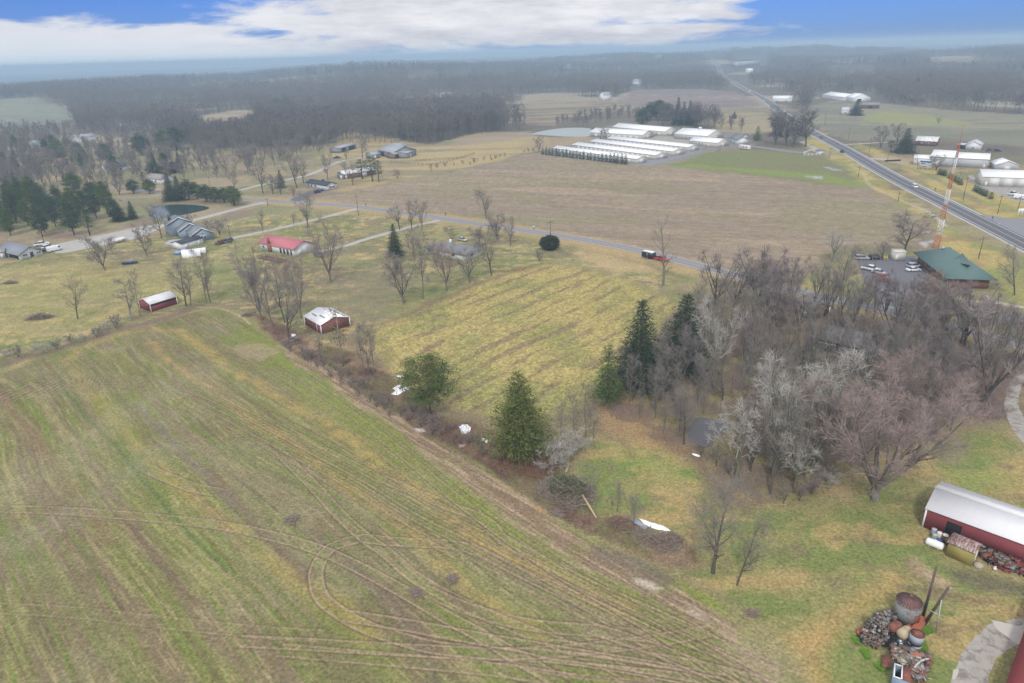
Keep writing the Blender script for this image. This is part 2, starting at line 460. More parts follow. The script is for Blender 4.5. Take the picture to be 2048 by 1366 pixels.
    c = mix(c, lin(142, 140, 82), sst(fbm(X / 12, Y / 12, 93, 4), .42, .66) * .8)
    tw = t_ + (fbm(s_ / 14, t_ / 9, 97, 3) - .5) * 3
    row = 0.5 + 0.5 * np.cos(tw * 2 * math.pi / 6.6)
    c = mix(c, lin(134, 118, 88), sst(row + (fbm(s_ / 8, t_ / 1.5, 99, 4) - .5) * 1.5, .76, 1.05) * .85)
    c = mix(c, lin(134, 134, 78), sst(0.5 + 0.5 * np.cos(tw * 2 * math.pi / 3.7 + 1.2) + (ns - .5) * 1.4, .85, 1.2) * .4)
    clump = vnoise(X / .55, Y / .55, 101) * .6 + vnoise(X / .27, Y / .27, 103) * .4
    c = c * (0.78 + 0.5 * sst(clump, .25, .75))[:, None]
    C = C + (c - C) * m[:, None]
    # ploughed corn stubble
    m = pm(PLOW, 1.8)
    o = G(700, 395)[:2]; dr = G(1600, 440)[:2] - o; dr /= np.linalg.norm(dr)
    s_ = (X - o[0]) * dr[0] + (Y - o[1]) * dr[1]; t_ = -(X - o[0]) * dr[1] + (Y - o[1]) * dr[0]
    c = np.tile(lin(150, 134, 113), (N, 1))
    c = mix(c, lin(164, 145, 119), sst(fbm(s_ / 90, t_ / 9, 111, 4, .6), .45, .6) * .8)
    c = mix(c, lin(132, 116, 98), sst(fbm(s_ / 26, t_ / 2.4, 121, 4, .6), .48, .66) * .5)
    c = mix(c, lin(138, 132, 96), sst(fbm(s_ / 50, t_ / 22, 131, 3), .55, .68) * .5)
    c = c * (0.84 + 0.32 * vnoise(s_ / 2.5, t_ / .75, 141))[:, None]
    C = C + (c - C) * m[:, None]
    C = mix(C, lin(134, 116, 102), pm([(1560, 540), (1700, 500), (1860, 480), (1890, 470), (1860, 500), (1660, 515), (1600, 570)], 3, .6))
    # green winter field
    m = pm(GREEN, 5)
    c = np.tile(lin(128, 122, 88), (N, 1))
    c = mix(c, lin(122, 130, 76), sst(fbm(X / 60, Y / 14, 151, 4), .42, .6) * .8)
    C = C + (c - C) * m[:, None]
    C = mix(C, lin(130, 146, 70), pm([(1333, 333), (1480, 343), (1600, 358), (1725, 376), (1730, 366), (1640, 348), (1500, 338), (1380, 328)], 4, .75))
    # fields beyond the highway and in the woods
    for poly, col, col2 in ((UR1, (142, 136, 112), (124, 122, 104)), (FARB, (146, 128, 120), (130, 118, 112)), (LEFTF, (140, 140, 118), (124, 130, 112)), (TANF, (168, 150, 122), (150, 136, 112)),
                            (TANM, (156, 142, 116), (130, 118, 100)), (TANR, (160, 146, 112), (140, 128, 104)), (PADD, (176, 156, 110), (146, 134, 104))):
        m = pm(poly, 4)
        c = np.tile(lin(*col), (N, 1)); c = mix(c, lin(*col2), sst(fbm(X / 70, Y / 18, 161, 4), .4, .62))
        C = C + (c - C) * m[:, None]
    C = mix(C, lin(150, 150, 92), pm([(1720, 235), (1760, 222), (1860, 230), (1960, 250), (1850, 252), (1740, 245)], 8, .8))
    C = mix(C, lin(128, 124, 106), pm([(1640, 262), (1700, 248), (1900, 262), (2400, 290), (2400, 330), (1950, 286), (1850, 276), (1700, 281)], 5, .7))
    C = mix(C, lin(160, 150, 122), lm([(1560, 252), (1650, 244), (1750, 250), (1900, 252), (2050, 258)], 2.2, 1.5) * .6)
    C = mix(C, lin(164, 160, 138), pm([(1930, 200), (2048, 205), (2400, 215), (2400, 232), (2048, 216), (1960, 212)], 6, .8))
    C = mix(C, lin(172, 160, 142), pm([(1846, 117), (1870, 112), (1940, 111), (1965, 114), (1940, 118), (1880, 119)], 20, .9))
    C = mix(C, lin(170, 158, 140), lm([(1250, 188), (1330, 191), (1500, 197)], 3, 2) * .8)
    C = mix(C, lin(168, 154, 124), pm([(1232, 194), (1250, 184), (1262, 184), (1258, 192), (1240, 200)], 8, .7))
    C = mix(C, lin(140, 136, 132), pm(SHEDYARD, 3, .75))
    C = mix(C, lin(166, 146, 112), pm([(1040, 290), (1060, 276), (1180, 272), (1185, 284), (1110, 294), (1060, 305)], 3, .8))
    C = mix(C, lin(158, 142, 122), pm([(930, 275), (1000, 262), (1070, 262), (1060, 276), (960, 290), (900, 292)], 5, .7))
    # highway verges
    n5 = fbm(X / 16, Y / 16, 171, 4)
    c = np.tile(lin(176, 158, 96), (N, 1)); c = mix(c, lin(132, 140, 78), sst(n5, .46, .6) * .8); c = mix(c, lin(150, 128, 92), sst(nm, .55, .7) * .7)
    for P in (VERGE, VERGER):
        m = pm(P, 2.5); C = C + (c - C) * m[:, None]
    C = mix(C, lin(108, 118, 100), lm([(1800, 330), (1860, 352), (1910, 378), (1960, 402)], 2.2, 1.5) * .45)
    C = mix(C, lin(172, 150, 124), pm([(1760, 312), (1850, 318), (1850, 334), (1800, 330), (1745, 318)], 3, .7))
    C = mix(C, lin(196, 186, 166), lm([(1890, 404), (1990, 452)], 1, 1) * .0)
    # right hand lawns
    n6 = fbm(X / 7, Y / 5, 181, 5, .6); n7 = fbm(X / 3, Y / 3, 191, 4)
    c = np.tile(lin(142, 138, 86), (N, 1))
    c = mix(c, lin(120, 132, 72), sst(n6, .46, .62) * .85)
    c = mix(c, lin(176, 152, 100), sst(fbm(X / 9, Y / 5, 201, 4), .54, .68) * .7)
    c = mix(c, lin(128, 112, 88), sst(n7, .58, .72) * .5)
    for P in (LAWN, LAWN2):
        m = pm(P, 2.5); C = C + (c - C) * m[:, None]
    C = mix(C, lin(96, 146, 58), pm([(1890, 940), (1960, 920), (2020, 960), (1960, 990), (1900, 975)], 4, .45))
    C = mix(C, lin(110, 150, 60), pm([(1240, 900), (1330, 920), (1400, 950), (1340, 970), (1240, 930)], 3, .35))
    C = mix(C, lin(186, 150, 94), pm([(1590, 1290), (1640, 1240), (1720, 1180), (1800, 1160), (1790, 1185), (1700, 1230), (1650, 1320), (1680, 1400), (1620, 1400)], 2, .55))
    C = mix(C, lin(176, 152, 122), pm([(1818, 1120), (1835, 1116), (1860, 1142), (1905, 1165), (1890, 1180), (1840, 1150)], 1.2, .8))
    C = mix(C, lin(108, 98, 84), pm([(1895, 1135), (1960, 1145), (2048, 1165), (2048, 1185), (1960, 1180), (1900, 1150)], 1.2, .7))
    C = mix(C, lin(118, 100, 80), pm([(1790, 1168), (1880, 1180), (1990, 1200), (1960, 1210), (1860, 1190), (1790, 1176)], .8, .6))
    # floor of the right hand wood, warm leaf litter
    m = pm(WOODR, 4)
    c = np.tile(lin(142, 124, 100), (N, 1)); c = mix(c, lin(112, 96, 84), sst(nm, .42, .6)); c = mix(c, lin(140, 132, 84), sst(nb, .5, .62) * .7)
    C = C + (c - C) * m[:, None]
    C = mix(C, lin(166, 132, 92), pm([(1190, 800), (1250, 780), (1300, 830), (1390, 900), (1360, 915), (1240, 880), (1190, 860)], 2.5, .6))
    C = mix(C, lin(122, 100, 88), pm([(1290, 870), (1400, 905), (1440, 960), (1520, 1010), (1500, 1030), (1420, 985), (1380, 925)], 2, .7))
    # hedgerow clearing
    m = pm(HEDGE, 1.6)
    c = np.tile(lin(128, 106, 86), (N, 1)); c = mix(c, lin(104, 84, 68), sst(ns, .42, .6)); c = mix(c, lin(160, 138, 108), sst(nm, .54, .66) * .7); c = mix(c, lin(118, 120, 72), sst(fbm(X / 6, Y / 6, 211, 3), .55, .65) * .6)
    C = C + (c - C) * m[:, None]
    C = mix(C, lin(112, 78, 60), pm([(1010, 905), (1060, 900), (1110, 925), (1120, 965), (1060, 960), (1000, 930)], 1.2, .8))
    # foreground winter wheat
    m = pm(FIELD, 1.0)
    o = G(410, 699)[:2]; dr = G(1086, 1142)[:2] - o; dr /= np.linalg.norm(dr)
    s_ = (X - o[0]) * dr[0] + (Y - o[1]) * dr[1]; t_ = -(X - o[0]) * dr[1] + (Y - o[1]) * dr[0]
    tb = t_ + (fbm(s_ / 45, t_ / 30, 221, 3) - .5) * 6
    c = np.tile(lin(126, 120, 80), (N, 1))
    c = mix(c, lin(134, 116, 92), sst(fbm(s_ / 60, tb / 3.2, 231, 5, .62), .44, .58) * .65)
    c = mix(c, lin(122, 132, 62), sst(fbm(s_ / 70, tb / 4.2, 241, 4, .6), .5, .64) * .65)
    c = mix(c, lin(150, 146, 92), sst(fbm(s_ / 18, tb / 1.1, 251, 4, .6), .56, .7) * .6)
    c = mix(c, lin(140, 134, 100), sst(fbm(X / 26, Y / 16, 261, 4), .52, .68) * .5)
    c = mix(c, lin(104, 88, 72), sst(fbm(s_ / 35, tb / .8, 271, 3), .60, .72) * .42)
    c = mix(c, lin(112, 126, 58), sst(fbm(s_ / 16, tb / .7, 273, 4, .6), .56, .68) * .6)
    c = mix(c, lin(168, 150, 110), sst(fbm(s_ / 9, tb / .5, 275, 4, .6), .60, .72) * .5)
    c = c * (0.9 + 0.2 * vnoise(s_ / 3, tb / .45, 281))[:, None]
    # the greener band by the hedge
    edge = GV([(505, 665), (600, 740), (700, 815), (820, 890), (950, 980), (1080, 1065), (1240, 1150), (1400, 1230), (1520, 1290)])
    c = mix(c, lin(128, 142, 56), lm(edge, 6.5, 4, px=False, warp=3) * (.5 + .5 * sst(ns, .3, .6)) * .65)
    Y1 = [(359, 661), (410, 699), (478, 747), (560, 796), (642, 842), (751, 922), (861, 1004), (949, 1076), (1086, 1142), (1250, 1215)]
    Y2 = [(301, 685), (342, 726), (410, 774), (495, 836), (598, 901), (676, 958), (773, 1029), (832, 1072), (890, 1130), (988, 1208), (1086, 1275)]
    Y3 = [(150, 700), (138, 730), (171, 774), (212, 819), (273, 880), (308, 918), (359, 969), (430, 1030), (520, 1110), (610, 1180), (687, 1224), (740, 1275)]
    Y4 = [(138, 720), (170, 695), (230, 672), (290, 660), (359, 661)]
    for L, w, k in ((Y1, 1.5, .8), (Y2, 1.3, .6), (Y3, 1.5, .5), (Y4, 1.8, .5)):
        c = mix(c, lin(176, 150, 88), lm(L, w, 1.3, warp=2.5) * k * .75 * (.35 + .75 * sst(ns, .3, .6)))
    # green drill lines and dark wet strips
    for L, w, col, k in (([(118, 764), (170, 830), (239, 901), (300, 975), (370, 1060), (450, 1140)], .35, (96, 112, 66), .8),
                         ([(312, 712), (370, 765), (450, 820), (560, 890)], .35, (112, 140, 66), .6),
                         ([(275, 810), (300, 840), (340, 880), (400, 940), (470, 1010)], .8, (126, 112, 100), .7),
                         ([(420, 940), (480, 1010), (540, 1080), (620, 1150)], .9, (126, 108, 90), .7),
                         ([(620, 1060), (700, 1130), (800, 1230), (860, 1330), (880, 1400)], 1.0, (120, 108, 90), .55),
                         ([(0, 800), (60, 860), (130, 960), (220, 1080)], 1.2, (136, 112, 86), .5),
                         ([(-60, 1000), (60, 1110), (160, 1220), (300, 1400)], 1.2, (118, 128, 70), .5)):
        c = mix(c, lin(*col), lm(L, w, w, warp=.6) * k)
    # faded haze of dry film across the rows
    c = mix(c, lin(158, 150, 120), lm([(-40, 1000), (100, 960), (200, 860), (330, 790), (420, 740)], 5, 5, warp=5) * .3)
    c = mix(c, lin(152, 146, 124), lm([(60, 1080), (180, 1010), (330, 900)], 4, 4, warp=6) * .25)
    C = C + (c - C) * m[:, None]
    # perimeter turning rows at the left top of the field
    for k in range(7):
        L = GV([(-20, 790 - 6 * k), (120, 748 - 5 * k), (280, 726 - 8 * k), (400, 720 - 9 * k), (500, 752 - 9 * k), (600, 812 - 9 * k)])
        C = mix(C, lin(120, 104, 84), lm(L, .16, .16, px=False) * .5)
    C = mix(C, lin(122, 106, 90), lm([(-60, 745), (60, 715), (160, 684), (240, 660), (330, 636), (400, 612)], 2.2, 1.6, warp=3) * .75)
    C = mix(C, lin(192, 172, 132), lm([(392, 614), (440, 617), (480, 632), (500, 648)], .35, .3) * .7)
    # mud path by the hedge
    MP = smooth_line(GV(MUD), 4); wv = np.interp(np.arange(len(MP)) / 4, range(len(MUDW)), MUDW)
    mm = np.zeros(N, np.float32)
    for k in range(len(MP) - 1):
        Q = MP[k:k + 2]; w = wv[k]
        ix = np.nonzero((Xw > Q[:, 0].min() - 8) & (Xw < Q[:, 0].max() + 8) & (Yw > Q[:, 1].min() - 8) & (Yw < Q[:, 1].max() + 8))[0]
        mm[ix] = np.maximum(mm[ix], 1 - sst(seg_d(Xw[ix], Yw[ix], Q), w * .55, w * 1.25))
    st = sst(fbm(s_ / 9, t_ / .5, 291, 4), .35, .65)
    mudc = lin(172, 150, 122) * (1 - st[:, None]) + lin(136, 116, 92) * st[:, None]
    C = C + (mudc - C) * (mm * (.55 + .45 * sst(ns, .25, .5)))[:, None]
    C = mix(C, lin(118, 106, 92), pm([(1190, 1090), (1260, 1110), (1340, 1155), (1330, 1175), (1250, 1140), (1190, 1110)], 1.2, .75))
    C = mix(C, lin(190, 178, 160), pm([(1265, 1158), (1290, 1160), (1318, 1176), (1300, 1180), (1270, 1168)], .5, .8))
    C = mix(C, lin(176, 162, 142), pm([(1365, 1210), (1390, 1222), (1410, 1238), (1385, 1232)], .4, .8))
    C = mix(C, lin(176, 150, 130), pm([(470, 690), (530, 684), (560, 705), (520, 722), (480, 715)], .8, .45))
    C = mix(C, lin(198, 190, 178), pm([(832, 856), (850, 856), (856, 862), (836, 862)], .3, .9))
    C = mix(C, lin(198, 190, 178), pm([(918, 891), (932, 891), (930, 896), (920, 896)], .3, .9))
    C = mix(C, lin(176, 138, 88), pm([(1068, 1016), (1085, 1016), (1088, 1024), (1072, 1024)], .3, .9))
    # wheel tracks
    def pair(L, gap=.95, w=.14, col=(172, 150, 124), k=.75, edge=(84, 70, 52), off=0.0, px=True):
        nonlocal C
        P = smooth_line(GV(L) if px else L, 5)
        P = offset_line(P, off)
        for s in (-1, 1):
            Q = offset_line(P, s * gap)
            C = mix(C, lin(*edge), lm(offset_line(Q, s * .22), w * 1.0, .14, px=False, sm=False) * k * .8)
            C = mix(C, lin(*col), lm(Q, w, .12, px=False, sm=False) * k)
    T1 = [(1350, 1290), (1240, 1235), (1164, 1200), (1047, 1148), (949, 1100), (890, 1088), (844, 1086), (773, 1082), (726, 1077), (688, 1085), (657, 1099), (636, 1130), (632, 1160), (645, 1197), (684, 1228), (734, 1255), (800, 1277), (871, 1295), (988, 1307), (1125, 1314), (1300, 1341), (1450, 1372)]
    T2 = [(-30, 1012), (0, 1017), (137, 1022), (291, 1034), (445, 1051), (560, 1076), (617, 1092), (676, 1115), (754, 1154), (824, 1193), (890, 1232), (969, 1275), (1047, 1322), (1125, 1366)]
    T3 = [(560, 905), (600, 945), (640, 985), (680, 1030), (734, 1078), (773, 1105), (824, 1150), (890, 1190), (988, 1236), (1086, 1275), (1200, 1320), (1300, 1372)]
    T4 = [(-30, 800), (0, 792), (171, 764), (342, 774), (410, 791), (547, 860), (600, 888), (637, 908), (734, 960), (832, 1020), (930, 1070), (1047, 1132), (1164, 1189), (1300, 1251), (1450, 1312), (1560, 1362)]
    T5 = [(760, 955), (880, 1005), (969, 1040), (1008, 1080), (1086, 1122), (1184, 1173), (1300, 1224), (1440, 1290), (1550, 1350)]
    T7 = [(480, 1282), (600, 1288), (760, 1297), (900, 1304), (1008, 1308), (1150, 1300), (1300, 1282), (1420, 1262)]
    T8 = [(695, 1232), (812, 1250), (930, 1272), (1047, 1292), (1180, 1315), (1300, 1335), (1450, 1362)]
    T9 = [(300, 940), (342, 958), (390, 976), (440, 985)]
    T10 = [(-30, 1215), (150, 1225), (330, 1245), (500, 1262), (640, 1272)]
    T11 = [(850, 1180), (930, 1215), (1050, 1248), (1200, 1262), (1300, 1272)]
    T12 = [(1008, 1306), (1100, 1330), (1230, 1345), (1400, 1362)]
    T13 = [(560, 1300), (700, 1312), (850, 1325), (1000, 1340), (1150, 1362)]
    T14 = [(640, 742), (800, 852), (960, 975), (1120, 1085), (1250, 1160), (1400, 1245), (1520, 1320)]
    pair(T1); pair(T2, k=.7); pair(T3, k=.6); pair(T5, k=.7); pair(T7, k=.6, gap=.9); pair(T8, k=.65); pair(T9, k=.7, gap=1.1)
    for off, k in ((0, .65), (-1.6, .5), (1.4, .55), (2.9, .45), (-3.1, .4), (4.2, .35)):
        pair(T4, k=k, off=off, gap=.8, w=.14, col=(158, 138, 112))
    pair(T10, k=.4, w=.12); pair(T11, k=.55); pair(T12, k=.7); pair(T12, k=.5, off=2.2); pair(T13, k=.5); pair(T14, k=.5, off=5.0, col=(166, 148, 116)); pair(T14, k=.5, off=1.6, col=(160, 142, 116)); pair(T14, k=.4, off=7.4, w=.12)
    pair([(1100, 1290), (1250, 1310), (1400, 1335), (1520, 1366)], k=.6); pair([(1180, 1255), (1300, 1295), (1420, 1345), (1490, 1390)], k=.6)
    C = mix(C, lin(168, 146, 124), pm([(1440, 1240), (1520, 1270), (1590, 1330), (1600, 1400), (1540, 1400), (1440, 1290)], 3, .55))
    # puddled rows
    for L in ([(318, 760), (345, 778), (372, 790)], [(283, 812), (292, 824)], [(322, 840), (340, 862)], [(345, 822), (360, 842)]):
        C = mix(C, lin(160, 154, 150), lm(L, .22, .3) * .4)
    # field track by the plough land and shed path
    C = mix(C, lin(190, 176, 150), lm([(1700, 330), (1725, 345), (1740, 370), (1800, 400), (1855, 425), (1890, 452)], .9, .8) * .5)
    C = mix(C, lin(176, 176, 178), lm([(1825, 410), (1855, 422), (1880, 440), (1893, 452)], .7, .7) * .6)
    C = mix(C, lin(192, 190, 190), pm([(1830, 486), (1865, 480), (1868, 484), (1840, 492)], 1, .7))
    C = mix(C, lin(172, 172, 176), pm([(1650, 335), (1668, 336), (1680, 343), (1664, 342)], 1, .7))
    C = mix(C, lin(178, 178, 180), pm([(1612, 352), (1640, 353), (1645, 358), (1618, 357)], 1, .7))
    # restaurant grounds and wood edge yards
    C = mix(C, lin(132, 142, 78), pm([(1600, 560), (1690, 520), (1720, 560), (1740, 600), (1700, 604), (1620, 580)], 3, .6))
    C = mix(C, lin(142, 146, 84), pm([(1880, 640), (2060, 620), (2100, 680), (2048, 684), (1950, 650)], 2, .75))
    C = mix(C, lin(140, 142, 84), pm([(1950, 540), (2048, 520), (2100, 600), (2048, 610), (1990, 580)], 3, .6))
    C = mix(C, lin(96, 80, 66), pm([(1715, 1235), (1790, 1215), (1830, 1260), (1860, 1310), (1850, 1366), (1790, 1366), (1760, 1300), (1715, 1290)], .8, .8))
    C = mix(C, lin(178, 142, 98), pm([(1560, 625), (1600, 620), (1640, 640), (1620, 660), (1570, 650)], 2, .55))
    # final grain
    g = 0.80 + 0.28 * nf + .24 * (vnoise(X / .33, Y / .33, 777) - .5) * np.clip(220 / dist, 0, 1)
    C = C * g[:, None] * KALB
    lum = C @ np.array((.25, .6, .15), np.float32)
    C = C + (lum[:, None] * np.array((1.03, 1.0, .93)) - C) * .07
    C = np.clip(C, 0.005, 1)
    o = mesh_np('ground', V, np.vstack([F]), None)
    me = o.data
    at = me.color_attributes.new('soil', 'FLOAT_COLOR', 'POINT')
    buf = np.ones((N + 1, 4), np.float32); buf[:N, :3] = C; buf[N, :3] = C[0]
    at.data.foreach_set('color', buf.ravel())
    me.polygons.foreach_set('use_smooth', np.ones(len(me.polygons), bool))
    m = bpy.data.materials.new('soil_and_grass'); m.use_nodes = True
    t = NT(m.node_tree); out = t.n('ShaderNodeOutputMaterial'); b = t.n('ShaderNodeBsdfPrincipled'); t.set(out.inputs[0], b.outputs[0])
    a = t.n('ShaderNodeAttribute', _attribute_name='soil')
    tc = t.n('ShaderNodeTexCoord')
    n1 = t.noise(tc.outputs['Object'], 2.2, 6, 0.7); n2 = t.noise(tc.outputs['Object'], 0.45, 4, 0.6)
    k = t.math('ADD', t.rng(n1, .3, .7, .54, 1.46), t.rng(n2, .3, .7, -.08, .08))
    c = t.mix(1.0, a.outputs['Color'], t.comb(k, k, k), 'MULTIPLY')
    t.set(b.inputs['Base Color'], c); b.inputs['Roughness'].default_value = 1.0; b.inputs['Specular IOR Level'].default_value = 0.05
    bm = t.n('ShaderNodeBump'); bm.inputs['Strength'].default_value = 0.5; bm.inputs['Distance'].default_value = 0.12
    t.set(bm.inputs['Height'], n1); t.set(b.inputs['Normal'], bm.outputs[0])
    me.materials.append(m)
    tag(o, 'mown fields, lawns and ploughed land', None, None, 'structure')
    return o

def clearing(X, Y):
    return sst(fbm(X / 300, Y / 170, 405, 3, .45), .61, .64)
def terrain(X, Y):
    """flat farmland near; low ridges and a falling valley far away"""
    d = np.hypot(X, Y); az = np.degrees(np.arctan2(X, Y))
    hill = (fbm(X / 1100 + 3.1, Y / 700, 301, 3) - .45) * 105
    z = hill * sst(d, 1000, 2400)
    ridge = 16 * np.exp(-((d - 1900) / 450) ** 2) * sst(-az, -2, 12)
    z = z * (1 - sst(-az, 0, 15) * .45) + ridge - 45 * sst(d, 2200, 4200) * sst(-az, -5, 15)
    def rg(a0, wa, d0, wd, h):
        return h * np.exp(-((az - a0) / wa) ** 2 - ((d - d0 - 250 * np.sin(az / 5.0)) / wd) ** 2)
    z = z * .55 + rg(11, 9, 2700, 420, 40) + rg(-9, 9, 2150, 330, 24) + rg(33, 9, 2500, 420, 34) + rg(-30, 12, 1650, 250, 12) + rg(22, 7, 3600, 500, 40) + rg(2, 6, 1650, 220, 14)
    return np.clip(z, -60, 44)

ROAD_PX = [(180, 372), (300, 382), (440, 394), (490, 398), (540, 402), (600, 405), (640, 408), (700, 412), (780, 422), (850, 432), (960, 448), (1070, 464), (1160, 478), (1230, 491), (1300, 506), (1400, 532), (1470, 550), (1540, 570), (1620, 589), (1700, 606), (1770, 619), (1850, 638), (1940, 662), (2048, 692), (2300, 765)]
HIGH_PX = [(2500, 720), (2200, 566), (2048, 487), (1985, 455), (1896, 410), (1780, 351), (1690, 299), (1628, 266), (1578, 236), (1553, 217), (1530, 199), (1508, 187), (1487, 177), (1465, 165), (1445, 153), (1433, 142), (1414, 131)]
ground = build_ground()

# ------------------------------------------------------------------ roads
M_asph = mat('asphalt_light', (.235, .235, .245), .9, .12, .6, bump=.2)
M_asphd = mat('asphalt_dark', (.115, .12, .14), .9, .12, .6, bump=.2)
M_white = mat('road_paint_white', (.62, .62, .62), .7, .15, 3)
M_yel = mat('road_paint_yellow', (.55, .38, .14), .7, .15, 3)
M_conc = mat('concrete_gravel', (.42, .40, .37), .95, .22, .5, col2=(.30, .28, .25), bump=.3)
M_grav = mat('gravel_mud', (.38, .35, .31), .95, .25, .35, col2=(.22, .20, .17), c2=(.45, .65), bump=.4)
def ribbon(name, P, w, z, m, label=None, parent=None, jag=0.0, struct=True):
    P = np.asarray(P, float)
    w = np.broadcast_to(np.asarray(w, float), (len(P),)).copy()
    rs = np.random.RandomState(len(P))
    wl = w / 2 + jag * rs.rand(len(P)); wr = w / 2 + jag * rs.rand(len(P))
    T = np.gradient(P, axis=0); T /= np.linalg.norm(T, axis=1)[:, None]
    Nn = np.stack([T[:, 1], -T[:, 0]], 1)
    L = P - Nn * wl[:, None]; Rr = P + Nn * wr[:, None]; n = len(P)
    V = np.zeros((2 * n, 3)); V[:n, :2] = L; V[n:, :2] = Rr
    tz = terrain(V[:, 0], V[:, 1]); V[:, 2] = tz + z
    i = np.arange(n - 1)
    F = np.stack([i, n + i, n + i + 1, i + 1], 1)
    o = mesh_np(name, V, F, m, parent)
    if struct: tag(o, label, None, None, 'structure')
    return o
def patch(name, pts, z, m, label=None, kind='structure', sm=3, jag=0.0):
    P = GV(pts)
    if sm:
        Q = np.vstack([P, P[:1]]); P = smooth_line(Q, sm)[:-1]
    if jag:
        rs = np.random.RandomState(7); P = P + (rs.rand(*P.shape) - .5) * jag
    bm = bmesh.new(); vs = [bm.verts.new((p[0], p[1], z)) for p in P]
    f = bm.faces.new(vs); bmesh.ops.recalc_face_normals(bm, faces=[f])
    if f.normal.z < 0: f.normal_flip()
    bmesh.ops.triangulate(bm, faces=[f])
    me = bpy.data.meshes.new(name); bm.to_mesh(me); bm.free(); me.materials.append(m)
    o = bpy.data.objects.new(name, me); COL.objects.link(o)
    tag(o, label, None, None, kind)
    return o
RL = smooth_line(GV(ROAD_PX), 8)
ribbon('road', RL, 6.9, .02, M_asph, 'grey two lane country road')
for d, w, m in ((-2.85, .18, M_white), (2.85, .18, M_white), (-.14, .12, M_yel), (.14, .12, M_yel)):
    ribbon('road_marking', offset_line(RL, d), w, .028, m)
HL = smooth_line(GV(HIGH_PX), 8)
ribbon('highway', HL, 9.6, .024, M_asphd, 'dark highway with a centre turning lane')
ribbon('highway_shoulder', offset_line(HL, -5.5), 1.3, .016, M_conc); ribbon('highway_shoulder', offset_line(HL, 5.5), 1.3, .016, M_conc)
for d, w, m in ((-3.75, .28, M_white), (3.75, .28, M_white), (-.2, .16, M_yel), (.2, .16, M_yel)):
    ribbon('road_marking', offset_line(HL, d), w, .032, m)
patch('side_street', [(1960, 430), (1995, 447), (2048, 446), (2120, 448), (2120, 436), (2048, 437), (2015, 437), (1990, 432)], .02, M_asph)
patch('side_street', [(1995, 449), (2048, 474), (2100, 480), (2060, 462), (2048, 452), (2100, 446), (2048, 442)], .018, M_asph)
def drive(pts, w, m=M_conc, z=.012, jag=.25, name='driveway', label=None):
    return ribbon(name, smooth_line(GV(pts), 6), w, z, m, label, jag=jag)
drive([(560, 402), (530, 405), (480, 416), (420, 432), (360, 447), (310, 455), (270, 462)], 4.2)
patch('driveway', [(95, 492), (160, 478), (230, 464), (290, 452), (330, 448), (310, 462), (270, 478), (210, 490), (150, 502), (112, 506)], .014, M_conc, sm=2)
drive([(716, 417), (700, 421), (680, 426), (640, 437), (560, 456), (500, 469), (470, 475), (445, 481)], 3.2)
drive([(885, 438), (868, 443), (840, 449), (790, 462), (730, 479), (690, 492), (650, 500), (630, 506)], 3.0)
drive([(590, 402), (600, 396), (618, 388), (640, 380), (655, 382)], 7.5, mat('old_asphalt', (.13, .13, .14), .9))
drive([(455, 386), (480, 380), (530, 368), (600, 354), (630, 345), (655, 334), (668, 327), (690, 321), (740, 314), (775, 311)], 4.0)
drive([(-60, 352), (60, 350), (160, 343), (240, 335), (250, 330)], 3.5, M_asph)
drive([(240, 402), (260, 395), (300, 388), (380, 385)], 3.0, M_asph)
drive([(100, 412), (140, 406), (200, 402), (240, 402)], 5.0, M_asph)
drive([(130, 378), (170, 372), (215, 366)], 3, M_conc)
drive([(1500, 292), (1540, 297), (1590, 304), (1640, 308), (1690, 308)], 6, M_asph, jag=0)
drive([(1600, 283), (1625, 294), (1638, 304)], 3.2, M_conc)
drive([(1690, 289), (1730, 287), (1775, 284)], 3.0, M_conc)
drive([(1715, 317), (1760, 318), (1800, 322)], 5, M_conc)
patch('yard_paving', [(1098, 308), (1273, 330), (1300, 331), (1405, 303), (1400, 296), (1298, 322), (1270, 326), (1106, 303)], .015, M_asph, sm=0)
patch('yard_paving', [(1180, 276), (1290, 282), (1400, 294), (1450, 294), (1440, 286), (1350, 276), (1330, 268), (1300, 276)], .013, M_grav, sm=0)
patch('yard_paving', [(1935, 352), (1950, 372), (1985, 385), (2030, 402), (2120, 420), (2120, 376), (1962, 372), (1945, 350)], .015, M_grav, sm=0)
patch('car_park', [(1712, 516), (1830, 512), (1880, 590), (1920, 612), (2120, 640), (2120, 672), (2000, 650), (1890, 625), (1830, 632), (1800, 626), (1745, 596), (1728, 560)], .012, mat('car_park_asphalt', (.15, .15, .165), .9, .15), sm=0)
patch('sidewalk', [(1895, 600), (1985, 610), (2048, 617), (2048, 613), (1990, 602), (1975, 590), (1965, 592), (1975, 604), (1900, 594)], .03, mat('sidewalk_concrete', (.42, .38, .32), .9), sm=0)
for i, (a, b) in enumerate([((1948, 613), (1962, 630)), ((1965, 615), (1982, 633)), ((1982, 616), (2000, 635)), ((1998, 618), (2017, 637)), ((2016, 620), (2036, 639)), ((1897, 596), (1905, 622))]):
    ribbon('parking_line', GV([a, b]), .25, .03, M_white)
patch('driveway', [(2100, 690), (2048, 737), (2022, 762), (2009, 795), (2012, 830), (2028, 862), (2050, 890), (2120, 960), (2120, 905), (2062, 856), (2044, 828), (2036, 800), (2043, 772), (2058, 752), (2120, 720)], .015, M_grav, 'looping gravel drive', jag=.3)
patch('driveway', [(2120, 1225), (2048, 1234), (2003, 1246), (1988, 1245), (1962, 1262), (1937, 1290), (1915, 1325), (1898, 1372), (1890, 1450), (1985, 1450), (1975, 1372), (1990, 1320), (2015, 1300), (2042, 1290), (2120, 1285)], .015, M_grav, 'gravel farm drive with tyre ruts', jag=.3)
